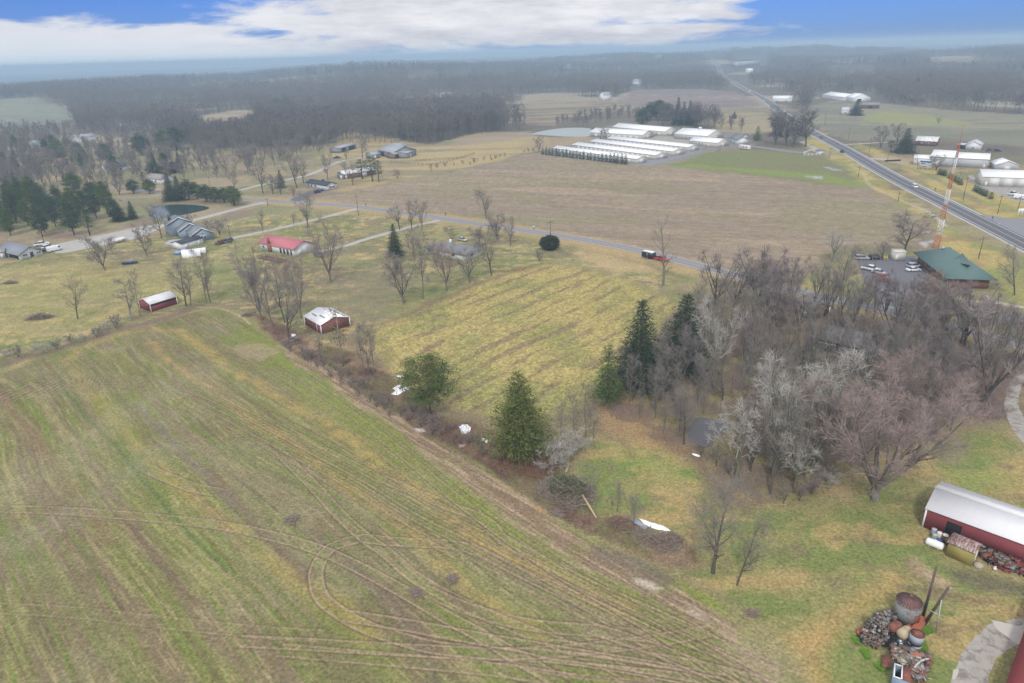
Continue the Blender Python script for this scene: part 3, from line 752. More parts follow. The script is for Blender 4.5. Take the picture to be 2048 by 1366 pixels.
patch('driveway', [(1985, 1241), (2008, 1245), (2035, 1252), (2060, 1250), (2060, 1285), (2035, 1288), (2012, 1272), (1992, 1256)], .02, mat('pale_concrete', (.50, .47, .41), .95, .12, .8), jag=.15)
patch('puddle', [(1906, 1340), (1917, 1338), (1914, 1352), (1905, 1360)], .022, mat('pale_mud', (.5, .46, .40), .5, .1))
# ------------------------------------------------------------------ ponds
def water(name, col, rough):
    m = bpy.data.materials.new(name); m.use_nodes = True
    t = NT(m.node_tree); out = t.n('ShaderNodeOutputMaterial'); b = t.n('ShaderNodeBsdfPrincipled'); t.set(out.inputs[0], b.outputs[0])
    b.inputs['Base Color'].default_value = (*col, 1); b.inputs['Roughness'].default_value = rough; b.inputs['IOR'].default_value = 1.33
    bm = t.n('ShaderNodeBump'); bm.inputs['Strength'].default_value = .12; tc = t.n('ShaderNodeTexCoord')
    t.set(bm.inputs['Height'], t.noise(tc.outputs['Object'], 1.4, 3)); t.set(b.inputs['Normal'], bm.outputs[0])
    return m
patch('pond', [(296, 425), (303, 416), (322, 411), (360, 409), (398, 411), (418, 415), (410, 420), (380, 427), (345, 434), (320, 437), (302, 434)], .03, water('pond_water', (.03, .055, .055), .08), 'dark pond ringed by conifers')
patch('pond', [(1060, 268), (1085, 262), (1130, 256), (1180, 257), (1180, 272), (1130, 273), (1085, 270)], .03, mat('pond_water_green', (.34, .375, .36), .5, .12, .1), 'grey green pond behind the storage sheds')
patch('pond', [(1378, 882), (1374, 862), (1386, 842), (1400, 834), (1424, 838), (1446, 834), (1462, 852), (1450, 868), (1430, 872), (1424, 890), (1404, 896), (1390, 888)], .03, water('pond_water_dark', (.12, .12, .125), .22), 'shallow pond under bare trees')
patch('pond', [(2015, 223), (2028, 220), (2040, 223), (2036, 228), (2020, 228)], .03, mat('muck', (.10, .09, .08)), 'small muck pit in the far field')
# ================================================================== BUILDINGS
M_red = mat('red_painted_steel', (.30, .075, .085), .65, .12, .7, rib=('X', 1.6))
M_redb = mat('faded_red_siding', (.22, .085, .07), .8, .2, .6)
M_wsteel = mat('white_steel_roof', (.93, .93, .93), .5, .06, .5, rib=('X', 1.2))
M_wworn = mat('worn_white_roof', (.90, .90, .91), .6, .05, .5, rib=('X', 1.2), col2=(.70, .67, .68), c2=(.66, .84), stretch=(2.2, .25, .25))
M_wwall = mat('white_siding', (.74, .75, .76), .7, .06, .6)
M_cream = mat('cream_steel', (.58, .56, .50), .7, .06, .5, rib=('X', 1.0))
M_groof = mat('grey_shingles', (.20, .21, .225), .9, .14, 1.5)
M_groof2 = mat('grey_steel_roof', (.36, .38, .41), .55, .1, .4, rib=('X', 1.0))
M_droof = mat('dark_shingles', (.06, .07, .085), .9, .18, 1.5)
M_rroof = mat('red_steel_roof', (.52, .17, .19), .55, .08, .4, rib=('X', 1.0))
M_rroofd = mat('dark_red_steel_roof', (.24, .05, .05), .6, .12, .5, rib=('X', 1.2))
M_green = mat('green_steel_roof', (.11, .18, .17), .6, .1, .4, rib=('X', 1.2))
M_blue = mat('blue_grey_siding', (.26, .32, .39), .8, .08, .8)
M_brick = mat('red_brick', (.22, .10, .075), .9, .25, 3)
M_bwood = mat('weathered_wood', (.20, .16, .12), .9, .25, 2)
M_pole = mat('pole_wood', (.13, .105, .085), .95, .2, 2)
M_glass = mat('dark_window_glass', (.03, .035, .045), .15, .1, 1, spec=.6)
M_dark = mat('dark_opening', (.015, .014, .014), .9, .1, 1)  # near-black colour painted for shade in openings and gaps, and for rubber
M_trim = mat('white_trim', (.8, .8, .8), .6, .04, 1)
M_door = mat('pale_door', (.70, .70, .68), .6, .05, 1)
M_rust = mat('rusty_steel', (.22, .085, .06), .9, .25, 1.2, col2=(.30, .17, .12))
M_rustroof = mat('rust_streaked_roof', (.48, .45, .45), .8, .1, 1.2, rib=('X', 3.0), col2=(.26, .12, .09), c2=(.42, .55), stretch=(2.5, .4, .4))
M_ochre = mat('ochre_painted_boards', (.36, .30, .10), .85, .15, 1)
M_galv = mat('weathered_galvanised', (.25, .265, .265), .7, .2, 1.1, rib=('Z', 3.0), col2=(.17, .10, .07), c2=(.52, .64))
M_stone = mat('tan_stone', (.42, .37, .30), .9, .15, 1.5)
M_snow = mat('old_snow', (.92, .94, .97), .7, .03, 2)
M_snowroof = mat('snow_patched_roof', (.82, .84, .86), .7, .05, .6, col2=(.18, .15, .13), c2=(.52, .60))
M_blackp = mat('black_plastic', (.02, .02, .022), .6, .2, 1)
M_scrap = mat('dull_scrap_metal', (.22, .22, .22), .7, .3, 2, col2=(.13, .08, .06))
M_alu = mat('galvanised_metal', (.48, .49, .50), .5, .1, 1)
M_palewall = mat('pale_office_wall', (.50, .49, .46), .8, .1, .2)  # even pale wall colour

def frame_of(A, B, C=None, d=None, ext=None):
    a = G(*A)[:2]; b = G(*B)[:2]
    if ext: b = a + (b - a) / np.linalg.norm(b - a) * ext
    L = np.linalg.norm(b - a); x = (b - a) / L; y = np.array((-x[1], x[0]))
    if y @ (a + b) < 0: y = -y
    if C is not None: d = abs((G(*C)[:2] - b) @ y)
    cen = (a + b) / 2 + y * d / 2
    return cen, math.atan2(x[1], x[0]), L, d
def opening(root, face, L, d, t, w, z0, h, kind='window', m=None, frame=None):
    """an opening part set 4 cm proud of its wall; face F front, B back, L left, R right; t = position along the wall 0..1"""
    nm = {'window': 'window', 'door': 'door', 'garage': 'overhead_door', 'open': 'doorway'}[kind]
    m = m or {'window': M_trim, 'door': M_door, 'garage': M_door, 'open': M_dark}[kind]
    def bx(mb, t0, t1, z0, z1, o0, o1):
        if face in 'FB':
            s = -1 if face == 'F' else 1
            ys = sorted((s * (d / 2 + o0), s * (d / 2 + o1)))
            return mb.box(-L / 2 + t0, -L / 2 + t1, ys[0], ys[1], z0, z1)
        s = -1 if face == 'L' else 1
        xs = sorted((s * (L / 2 + o0), s * (L / 2 + o1)))
        return mb.box(xs[0], xs[1], -d / 2 + t0, -d / 2 + t1, z0, z1)
    S = L if face in 'FB' else d
    c = t * S
    o = bx(MB(), c - w / 2, c + w / 2, z0, z0 + h, -.05, .05).build(nm, m, root)
    if kind == 'window':
        bx(MB(), c - w / 2 + .12, c + w / 2 - .12, z0 + .12, z0 + h - .12, .04, .08).build('pane', M_glass, o)
    return o
def gable_walls(mb, L, d, h, rise, axis, x0=0, y0=0):
    X, Y = L / 2, d / 2
    if axis == 'x':
        P = [(-X, -Y, 0), (X, -Y, 0), (X, Y, 0), (-X, Y, 0), (-X, -Y, h), (X, -Y, h), (X, Y, h), (-X, Y, h), (-X, 0, h + rise), (X, 0, h + rise)]
        Fc = [(3, 2, 1, 0), (0, 1, 5, 4), (2, 3, 7, 6), (0, 4, 8, 7, 3), (1, 2, 6, 9, 5), (4, 5, 9, 8), (6, 7, 8, 9)]
    else:
        P = [(-X, -Y, 0), (X, -Y, 0), (X, Y, 0), (-X, Y, 0), (-X, -Y, h), (X, -Y, h), (X, Y, h), (-X, Y, h), (0, -Y, h + rise), (0, Y, h + rise)]
        Fc = [(3, 2, 1, 0), (0, 1, 5, 8, 4), (1, 2, 6, 5), (2, 3, 7, 9, 6), (0, 4, 7, 3), (4, 8, 9, 7), (5, 6, 9, 8)]
    return mb.add([(p[0] + x0, p[1] + y0, p[2]) for p in P], Fc)
def gable_roof(mb, L, d, h, rise, axis, ov=.4, th=.16, x0=0, y0=0, lift=.02):
    X, Y = L / 2 + ov, d / 2 + ov
    if axis == 'x':
        k = rise / (d / 2); e = h - ov * k + lift; t = h + rise + lift
        for s in (-1, 1):
            q = [(-X, s * Y, e), (X, s * Y, e), (X, 0, t), (-X, 0, t)]
            if s > 0: q = q[::-1]
            mb.slab([(p[0] + x0, p[1] + y0, p[2]) for p in q], th)
    else:
        k = rise / (L / 2); e = h - ov * k + lift; t = h + rise + lift
        for s in (-1, 1):
            q = [(s * X, -Y, e), (s * X, Y, e), (0, Y, t), (0, -Y, t)]
            if s < 0: q = q[::-1]
            mb.slab([(p[0] + x0, p[1] + y0, p[2]) for p in q], th)
    return mb
def hip_roof(mb, L, d, h, rise, ov=.5, ridge=.4, th=.0):
    X, Y = L / 2 + ov, d / 2 + ov; r = L * ridge / 2
    V = [(-X, -Y, h), (X, -Y, h), (X, Y, h), (-X, Y, h), (-r, 0, h + rise), (r, 0, h + rise), (-X, -Y, h - .2), (X, -Y, h - .2), (X, Y, h - .2), (-X, Y, h - .2)]
    return mb.add(V, [(0, 1, 5, 4), (1, 2, 5), (2, 3, 4, 5), (3, 0, 4), (6, 7, 1, 0), (7, 8, 2, 1), (8, 9, 3, 2), (9, 6, 0, 3), (9, 8, 7, 6)])
def building(name, label, cat, A, B, C=None, d=None, h=3, rise=1.5, axis='x', wall=None, roof=None, ov=.4, ops=(), ext=None, group=None, hip=None, trim=False, z=0.0, chimney=None, noroof=False):
    cen, rz, L, d = frame_of(A, B, C, d, ext)
    if z == 'far': z = float(terrain(np.array([cen[0]]), np.array([cen[1]]))[0])
    r = empty(name, (cen[0], cen[1], z), rz, label, cat, group)
    wall = wall or M_wwall; roof = roof or M_groof
    if hip: MB().box(-L / 2, L / 2, -d / 2, d / 2, 0, h - .22).build('wall', wall, r)
    else: gable_walls(MB(), L, d, h, rise, axis).build('wall', wall, r)
    rm = MB()
    if hip: hip_roof(rm, L, d, h, rise, ov, hip)
    else: gable_roof(rm, L, d, h, rise, axis, ov)
    ro = rm.build('roof', roof, r)
    if axis == 'y' and not hip: pass
    if chimney:
        x, y, w, hh, cm = chimney
        MB().box(x * L - w / 2, x * L + w / 2, y * d - w / 2, y * d + w / 2, h, hh).build('chimney', cm, ro)
    for o in ops:
        opening(r, o[0], L, d, *o[1:])
    if trim:
        t = MB()
        for sx in (-1, 1):
            for sy in (-1, 1):
                x, y = sx * (L / 2 + .03), sy * (d / 2 + .03)
                t.box(x - .12, x + .12, y - .12, y + .12, 0, h - .05)
        t.build('corner_trim', M_trim, r)
    return r, L, d

# --- the long red barn on the right
r, L, d = building('pole_barn', 'long red steel barn with worn white roof behind the white propane tank', 'barn', (1845, 1053.5), (2048, 1131), d=9, ext=34, h=3.45, rise=1.35, wall=M_red, roof=M_wworn, trim=True, ov=.25,
                   ops=[('F', .115, 2.0, .1, 2.5, 'open'), ('L', .5, 4.0, .1, 3.0, 'garage')])
MB().tube((-L / 2 - .3, 0, 4.97), (L / 2 + .3, 0, 4.97), .14, .14, 6).build('ridge_cap', M_trim, r)
MB().box(-L / 2 - .05, L / 2, -d / 2 - .05, -d / 2 + .01, 0, .55).build('baseboard', mat('dark_red_board', (.13, .02, .02), .8), r)
# --- the barn cut by the corner of the picture
a = G(2012, 1366, 2.3); b = G(2048, 1262, 2.3)
r = empty('red_barn', (0, 0, 0), 0, 'red barn with white roof cut off by the corner beside the gravel drive', 'barn')
dv = (b - a)[:2] / np.linalg.norm((b - a)[:2]); nv = np.array((dv[1], -dv[0]))
r.location = (a[0] - dv[0] * 6, a[1] - dv[1] * 6, 0); r.rotation_euler = (0, 0, math.atan2(dv[1], dv[0]))
wl = MB(); gable_walls(wl, 26, 12, 3.5, 2.2, 'x', 13, -8.6); wl.box(.1, 25.9, -2.6, -.15, 0, 2.2); wl.build('wall', M_red, r)
MB().slab([(0, 0, 2.25), (0, -2.7, 3.45), (26, -2.7, 3.45), (26, 0, 2.25)][::-1], .1).build('lean_to_roof', M_rroofd, r)
MB().box(0, 26, -2.85, -2.62, 3.5, 3.75).build('eave_board', M_trim, r)
rm = MB(); gable_roof(rm, 26, 12, 3.6, 2.2, 'x', .3, x0=13, y0=-8.9); rm.build('roof', M_wworn, r)
MB().box(10, 12, -.16, -.09, 0, 2.0).build('door', M_trim, r)
# --- ochre shed by the barn
r, L, d = building('garden_shed', 'small ochre shed with rust streaked roof leaning against the barn side', 'shed', (1890.5, 1110.7), (1942, 1133.5), d=2.7, h=2.4, rise=.6, wall=M_ochre, roof=M_rustroof, ov=.15, ops=[('R', .5, .9, .1, 1.8, 'door')])
# --- two red field sheds
building('field_shed', 'red shed with clean white roof and open strip under the eave, by the field edge', 'shed', (303, 624), (355.4, 607.9), C=(280, 616.3), d=7.5, h=2.4, rise=1.2, wall=M_red, roof=M_wsteel, trim=True, ov=.15,
         ops=[('F', .5, 9.6, 1.75, .5, 'open')])
r, L, d = building('field_shed', 'red shed with torn white roof between bare trees and the stubble field', 'shed', (611, 649.5), (643.6, 668.4), C=(697, 650), h=2.6, rise=1.35, wall=M_redb, roof=M_wsteel, trim=True, ov=.2,
                   ops=[('F', .75, .25, .1, 2.6, 'door', M_trim), ('R', .35, 2.6, .1, 2.2, 'garage', M_redb)])
m_ = MB(); rs = random.Random(4)
for k in range(9):
    x = rs.uniform(-L * .45, L * .45); y = rs.uniform(.08, .45) * d; w = rs.uniform(.3, .8); zz = 2.6 + 1.35 * (1 - abs(y) / (d / 2)) + .23
    m_.box(x - w * 1.6, x + w * 1.2, y - .12 * w - .1, y + .2 * w, zz - .02, zz + .03)
for k, (x, y) in enumerate(((-.2, -.3), (.15, -.22))):
    zz = 2.6 + 1.35 * (1 - abs(y * d) / (d / 2)) + .2
    m_.box(x * L - 1.4, x * L + 1.4, y * d - .2, y * d + .2, zz, zz + .1)
m_.build('roof_tear', mat('torn_roof_grey', (.25, .25, .25), .9), r)
# --- red roofed house
r, L, d = building('house', 'white single storey house with bright red metal roof and brick chimney', 'house', (521, 499), (589, 513), C=(629, 501), h=3.0, rise=2.1, wall=M_wwall, roof=M_rroof, ov=.6,
                   ops=[('F', .12, 1.2, 1, 1.1), ('F', .62, 1.2, .2, 2, 'open', M_glass), ('F', .72, 1.2, .2, 2, 'open', M_glass), ('F', .82, 1.2, .2, 2, 'open', M_glass), ('F', .92, .9, .2, 2, 'open', M_glass), ('R', .3, 2.6, .1, 2.2, 'garage')])
c_ = MB().box(-L * .18 - .7, -L * .18 + .7, -d / 2 - .9, -d / 2 - .02, 0, 3.4); c_.box(-L * .18 - .45, -L * .18 + .45, -d / 2 - .8, -d / 2 - .1, 3.4, 5.8); c_.build('chimney', mat('orange_brick', (.30, .13, .07), .9, .25, 3), r)
dk = empty('patio_deck', G(548, 519), rz=r.rotation_euler[2], label='red brown deck in front of the red roofed house', cat='deck')
MB().box(-6.5, 7, -2.2, 1.6, 0, .3).build('decking', mat('red_brown_deck', (.17, .09, .07), .9), dk)
mb = MB()
for k in range(12): mb.box(-6.5 + k * 1.2, -6.4 + k * 1.2, -2.2, -2.1, .3, 1.1)
mb.box(-6.5, 7, -2.25, -2.15, 1.1, 1.2); mb.build('railing', M_bwood, dk)
# --- blue grey house: three stepped blocks
def blocks_house():
    cen, rz, L, d = frame_of((387, 485), (427.5, 478.5), d=11)
    r = empty('house', (cen[0], cen[1], 0), rz, 'blue grey house with stepped gables and white trim near the pond', 'house')
    xs = MB(); rf = MB(); tr = MB()
    for (x0, y0, w, dep, h, rise) in ((0, 0, L, 11, 2.9, 2.3), (-2.4, 9.0, L + 1, 7, 3.1, 2.6), (-5.2, 16.0, L + 1.5, 8.0, 5.2, 2.4)):
        gable_walls(xs, w, dep, h, rise, 'y', x0, y0); gable_roof(rf, w, dep, h, rise, 'y', .4, x0=x0, y0=y0)
        for s in (-1, 1):
            k = rise / (w / 2)
            q = [(x0 + s * (w / 2 + .45), y0 - dep / 2 - .5, h - .45 * k + .2), (x0 + s * (w / 2 + .45), y0 - dep / 2 - .42, h - .45 * k + .2), (x0, y0 - dep / 2 - .42, h + rise + .2), (x0, y0 - dep / 2 - .5, h + rise + .2)]
            if s < 0: q = q[::-1]
            tr.slab(q, .28)
    xs.build('wall', M_blue, r); rf.build('roof', mat('blue_grey_shingles', (.22, .24, .26), .9, .1, 1.5), r); tr.build('bargeboard', M_trim, r)
    for (x, z, w, h) in ((-1.1, 1.0, 1.1, 1.3), (.3, 1.0, 1.1, 1.3)):
        o = MB().box(x, x + w, -5.56, -5.48, z, z + h).build('window', M_trim, r); MB().box(x + .15, x + w - .15, -5.6, -5.55, z + .15, z + h - .15).build('pane', M_glass, o)
    o = MB().box(-.55, .25, -5.56, -5.48, 3.0, 3.8).build('window', M_trim, r); MB().box(-.38, .08, -5.6, -5.55, 3.15, 3.65).build('pane', M_glass, o)
    x = -5.2 - (L + 1.5) / 2
    for y, z in ((13.5, 3.4), (17.5, 3.4), (15.5, .8)):
        o = MB().box(x - .06, x + .02, y, y + 1.4, z, z + 1.2).build('window', M_trim, r); MB().box(x - .1, x - .05, y + .15, y + 1.25, z + .15, z + 1.05).build('pane', M_glass, o)
    MB().box(-8.6, -7.6, 16, 17, 6, 8.6).build('chimney', mat('dark_brick', (.07, .06, .06), .9), r)
blocks_house()
patch('patio', [(328, 487), (345, 479), (388, 480), (380, 489), (350, 491)], .03, mat('patio_slab', (.42, .42, .42), .9))
building('outbuilding', 'low white outbuilding with dark roof in front of the blue grey house', 'outbuilding', (364, 500), (408, 487.5), d=6, h=2.4, rise=.7, wall=M_wwall, roof=M_droof, ov=.2, ops=[('F', .25, 2, .1, 2, 'garage'), ('F', .8, 1, .1, 2, 'door')])
r = empty('tarp_tunnel', G(388, 506), rz=R_(22), label='white tarpaulin tunnels beside the low outbuilding', cat='tarp tunnel')
for k, (x0, y0, l) in enumerate(((-4.5, 0, 9), (-4.0, -4.2, 6.5))):
    mb = MB(); n = 10
    for i in range(n):
        a0 = math.pi * i / n; a1 = math.pi * (i + 1) / n
        mb.add([(x0, y0 + 1.9 * math.cos(a0), 1.7 * math.sin(a0)), (x0 + l, y0 + 1.9 * math.cos(a0), 1.7 * math.sin(a0)), (x0 + l, y0 + 1.9 * math.cos(a1), 1.7 * math.sin(a1)), (x0, y0 + 1.9 * math.cos(a1), 1.7 * math.sin(a1))], [(0, 1, 2, 3)])
    mb.add([(x0, y0 + 1.9 * math.cos(math.pi * i / n), 1.7 * math.sin(math.pi * i / n)) for i in range(n + 1)], [tuple(range(n + 1))])
    mb.build('cover', mat('white_tarp', (.75, .76, .78), .6, .15, 2), r)
# --- grey roofed ranch house on the left edge
r, L, d = building('ranch_house', 'white ranch house with plain grey roof at the left edge of the picture', 'house', (41, 520.4), (86.6, 509.8), d=16, h=2.4, rise=2.1, axis='y', wall=M_wwall, roof=mat('slate_grey_roof', (.25, .265, .30), .7, .06, .6), ov=.8,
                   ops=[('F', .2, .9, 1.2, .8), ('F', .3, .9, 1.2, .8), ('F', .5, .6, .2, 2.1, 'open', M_glass), ('F', .57, .6, .2, 2.1, 'open', M_glass), ('F', .78, .9, 1.2, .8), ('F', .88, .9, 1.2, .8), ('L', .3, 8, .2, 2, 'open')])
building('garden_shed', 'white shed cut by the left edge beside the ranch house', 'shed', (-16, 520), (12, 516), d=5, h=2.6, rise=.7, wall=M_wwall, roof=M_groof2, ops=[('F', .8, 1.0, .1, 2, 'door')])
# --- house behind the four lawn trees
r, L, d = building('house', 'white house with grey hipped roof half hidden by lawn trees', 'house', (852, 507), (931, 522.5), C=(965, 511), h=2.6, rise=1.9, hip=.55, wall=M_wwall, roof=M_groof, ov=.7,
                   ops=[('F', .1, 1.6, 1, 1.2), ('F', .3, 1.6, 1, 1.2), ('F', .5, 1.0, .1, 2.1, 'door'), ('F', .7, 2, 1, 1.2), ('R', .4, 1.6, 1, 1.2)], chimney=(-.1, 0.1, .7, 5.4, M_wwall))
# --- dark roofed ranch and red stable
building('ranch_house', 'white ranch house with dark roof at the corner of the ploughed field', 'house', (614, 374.5), (654, 380.5), C=(677, 377), h=2.8, rise=1.3, wall=M_wwall, roof=M_droof, ov=.6,
         ops=[('F', .1, 1.8, 1, 1.1), ('F', .25, 1.8, 1, 1.1), ('F', .45, 2, 1, 1.1), ('F', .65, 1, .1, 2.1, 'door'), ('R', .35, 1.8, 1, 1), ('R', .65, 1.8, 1, 1)], chimney=(.1, 0, 1.2, 5.0, M_droof))
building('stable', 'long red stable with snow patched roof behind three pines', 'stable', (690, 358.5), (751.5, 349), d=9, h=3.0, rise=1.6, wall=M_redb, roof=M_snowroof, ops=[('F', .62, 4, .1, 2.4, 'garage'), ('F', .05, 1.2, .1, 2.4, 'door')])
building('shed', 'small grey shed at the left end of the red stable', 'shed', (677, 358.5), (688.5, 358.6), d=9, h=3.0, rise=1.0, axis='y', wall=mat('grey_boards', (.20, .22, .23), .9), roof=M_snowroof, ops=[('F', .5, 1.4, .1, 2.2, 'door')])
# --- grey roofed barn complex by the woods
building('riding_barn', 'large grey roofed barn with lean-to by the edge of the woods', 'barn', (757, 311), (787, 316.5), d=20, h=4.2, rise=3.2, wall=mat('grey_barn_wall', (.25, .26, .28), .8), roof=M_groof2, ov=.6, ops=[('F', .3, 5, .2, 3, 'open'), ('R', .5, 4, .1, 3, 'open')])
building('shed', 'low grey lean-to at the front left of the large grey barn', 'shed', (745, 318), (760, 316), d=9, h=3.0, rise=1.6, axis='x', wall=mat('grey_barn_wall', (.25, .26, .28), .8), roof=M_groof2, ops=[('F', .4, 1.4, .1, 2.4, 'door')])
building('lean_to', 'open fronted grey shelter right of the large grey barn', 'shed', (790, 318), (808, 315), d=9, h=3.4, rise=.8, axis='x', wall=M_bwood, roof=M_groof2, ops=[('F', .5, 8, .2, 2.6, 'open')])
building('shed', 'pale sided shed behind the large grey barn', 'shed', (791, 304), (814, 301), d=12, h=3.8, rise=2.0, axis='x', wall=M_bwood, roof=M_groof2, ops=[('F', .5, 3, .1, 2.8, 'open')])
building('shed', 'grey shed with flat pale roof at the right end of the barn group', 'shed', (814, 317), (829, 312), d=9, h=3.8, rise=.6, axis='x', wall=mat('grey_barn_wall', (.25, .26, .28), .8), roof=M_groof2, ops=[('F', .5, 1.2, .1, 2.2, 'door')])
building('machine_shed', 'open fronted machine shed against the dark woods', 'shed', (680, 306), (713, 297), d=9, h=3.6, rise=.9, axis='x', wall=mat('grey_barn_wall', (.25, .26, .28), .8), roof=M_groof2, ops=[('F', .25, 7, .1, 3, 'open'), ('F', .7, 9, .1, 3, 'open')])
# --- self storage sheds
def doors(n, a=.06, b=.94, w=2.6, h=2.4): return [('F', a + (b - a) * (k + .5) / n, w, .1, h, 'garage') for k in range(n)]
SG = 'white roofed storage sheds'
for (A, B, C, h, rise, lab, n) in (
    ((1106, 304.5), (1273.4, 327.4), (1295.5, 324.3), 3.0, 1.3, 'long white roofed storage shed nearest the row of small conifers', 16),
    ((1144, 297.5), (1310.4, 319.5), (1328.6, 314.4), 3.0, 1.3, 'long white roofed storage shed, second from the row of small conifers', 16),
    ((1180, 290.5), (1344.2, 311.6), (1361.4, 306.6), 3.0, 1.3, 'long white roofed storage shed, third from the row of small conifers', 16),
    ((1214, 284.2), (1376.3, 303), (1392.2, 299), 3.0, 1.3, 'long white roofed storage shed, fourth from the row of small conifers', 16),
    ((1180, 273), (1285.3, 278.9), (1310, 274.2), 3.6, 2.8, 'tall storage building beside the grey green pond', 8),
    ((1225, 262.5), (1329.5, 272.2), (1352, 268.8), 3.8, 2.8, 'tall storage building at the back, against the brushy woods', 8),
    ((1348, 277), (1414, 282), (1442, 275.2), 3.8, 3.6, 'wide cream building with small cupola behind the storage sheds', 0),
    ((1378, 290), (1434, 295.2), (1448.8, 290.2), 3.4, 2.2, 'shorter cream storage building beside the white cottage', 0)):
    ops = doors(n) if n else [('F', .38, 1.2, 1.2, 1.2), ('F', .48, 1.2, 1.2, 1.2), ('F', .7, 1, .1, 2.1, 'door')]
    ops = list(ops) + [('R', .5, 2.8, .1, 2.5, 'garage')]
    r, L, d = building('storage_shed', lab, 'storage shed', A, B, C=C, h=h, rise=rise, wall=M_cream, roof=M_wsteel, ov=.35, ops=ops, group=SG if n else None)
    if rise == 3.6: MB().box(L * .02 - .9, L * .02 + .9, -.9, .9, h + rise, h + rise + 1.6).build('cupola', M_wwall, r)
building('cottage', 'white cottage with grey roof beside the storage sheds', 'house', (1457, 284), (1474, 288.5), d=9, h=3.0, rise=2.0, axis='x', wall=M_wwall, roof=M_groof, ops=[('F', .3, 1.2, 1, 1.2), ('F', .7, 1.2, 1, 1.2)])
building('cottage', 'small white gabled cottage wing right of the grey roofed cottage', 'house', (1484, 283), (1496, 279), d=8, h=3.2, rise=1.8, axis='y', wall=M_wwall, roof=M_groof, ops=[('F', .5, 1.2, 1, 1.2)])
# --- buildings beyond the highway
building('pole_barn', 'white barn with bright white roof behind the two bare trees and billboard', 'barn', (1858, 331), (1903, 334), d=17, h=5.5, rise=2.8, wall=mat('dull_white_wall', (.50, .52, .54), .8), roof=M_wsteel, ops=[('F', .3, 3.4, .1, 3.2, 'garage')])
building('shed', 'low white wing left of the barn behind the billboard', 'shed', (1826, 329.5), (1857, 331), d=11, h=4.0, rise=1.4, wall=M_wwall, roof=M_wsteel, ops=[('F', .4, 1, .1, 2.1, 'door')])
building('pole_barn', 'white barn with long plain wall right of the radio tower top', 'barn', (1904, 333.5), (1974, 337), d=13, h=5.2, rise=2.4, wall=mat('dull_white_wall', (.50, .52, .54), .8), roof=M_wsteel, ops=[('F', .9, 1, .1, 2.1, 'door')])
building('garage', 'small white gabled garage behind the building with overhead doors', 'garage', (1990, 340), (2036, 341), d=12, h=3.0, rise=2.2, axis='y', wall=mat('dull_white_wall', (.50, .52, .54), .8), roof=M_wsteel, ops=[('F', .5, 3.0, .1, 2.2, 'garage')])
building('workshop', 'large white workshop with a row of overhead doors at the right edge', 'workshop', (1961.5, 372), (2048, 375), d=15, ext=34, h=4.7, rise=2.6, wall=M_cream, roof=M_wsteel, ov=.3,
         ops=[('F', .06, 1.1, .1, 2.2, 'door'), ('F', .16, 4.4, .1, 4.2, 'garage'), ('F', .34, 4.4, .1, 4.2, 'garage'), ('F', .52, 4.4, .1, 4.2, 'garage'), ('F', .7, 4.4, .1, 4.2, 'garage'), ('F', .88, 4.4, .1, 4.2, 'garage')])
building('house', 'white house with open carport at the edge of the far brown field', 'house', (1930, 299), (1960.5, 300.5), d=14, h=3.4, rise=2.2, axis='y', wall=M_wwall, roof=mat('pale_grey_roof', (.55, .57, .6), .7), ops=[('F', .5, 1.2, 1, 1.2)])
building('carport', 'white carport left of the house by the far brown field', 'carport', (1914, 297), (1928, 298.5), d=8, h=2.8, rise=.6, axis='x', wall=M_bwood, roof=mat('pale_grey_roof', (.55, .57, .6), .7), ops=[('F', .5, 5, .1, 2.2, 'open')])
building('house', 'brown brick house with pale patched roof behind the large dark spruce', 'house', (1830, 290.5), (1872, 292.5), d=13, h=3.2, rise=2.6, wall=M_brick, roof=M_snowroof, ops=[('F', .3, 1.4, 1, 1.2), ('F', .6, 1.4, 1, 1.2)])
# --- farmstead by the highway, far
building('barn', 'white curved farm shed among trees beyond the highway', 'barn', (1644, 197), (1688, 203), d=22, h=5, rise=3.5, wall=M_wwall, roof=M_wsteel, ops=[('F', .5, 5, .1, 3.5, 'garage')])
building('barn', 'broad white gabled farm building beyond the highway', 'barn', (1706, 205), (1740, 204), d=22, h=5.5, rise=4.5, axis='y', wall=M_wwall, roof=M_wsteel, ops=[('F', .35, 5, .1, 4, 'open')])
building('barn', 'low brown barn with grey roof in front of the broad white farm building', 'barn', (1722, 217), (1758, 217), d=12, h=4, rise=2, wall=mat('brown_barn_wall', (.16, .10, .08), .9), roof=mat('taupe_roof', (.30, .26, .25), .8), ops=[('F', .5, 4, .1, 3, 'open')])
building('house', 'white farmhouse with grey roof left of the lone farmyard spruce', 'house', (1683, 229), (1697, 229), d=11, h=4.5, rise=2.6, axis='x', wall=M_wwall, roof=mat('pale_grey_roof', (.55, .57, .6), .7), ops=[('F', .5, 1.4, 1, 1.4)])
building('house', 'dark roofed house on the edge of the far woods right of the white farm', 'house', (1822, 203), (1848, 203), d=14, h=4, rise=3, wall=M_brick, roof=M_groof, ops=[('F', .5, 1.4, 1, 1.4)])
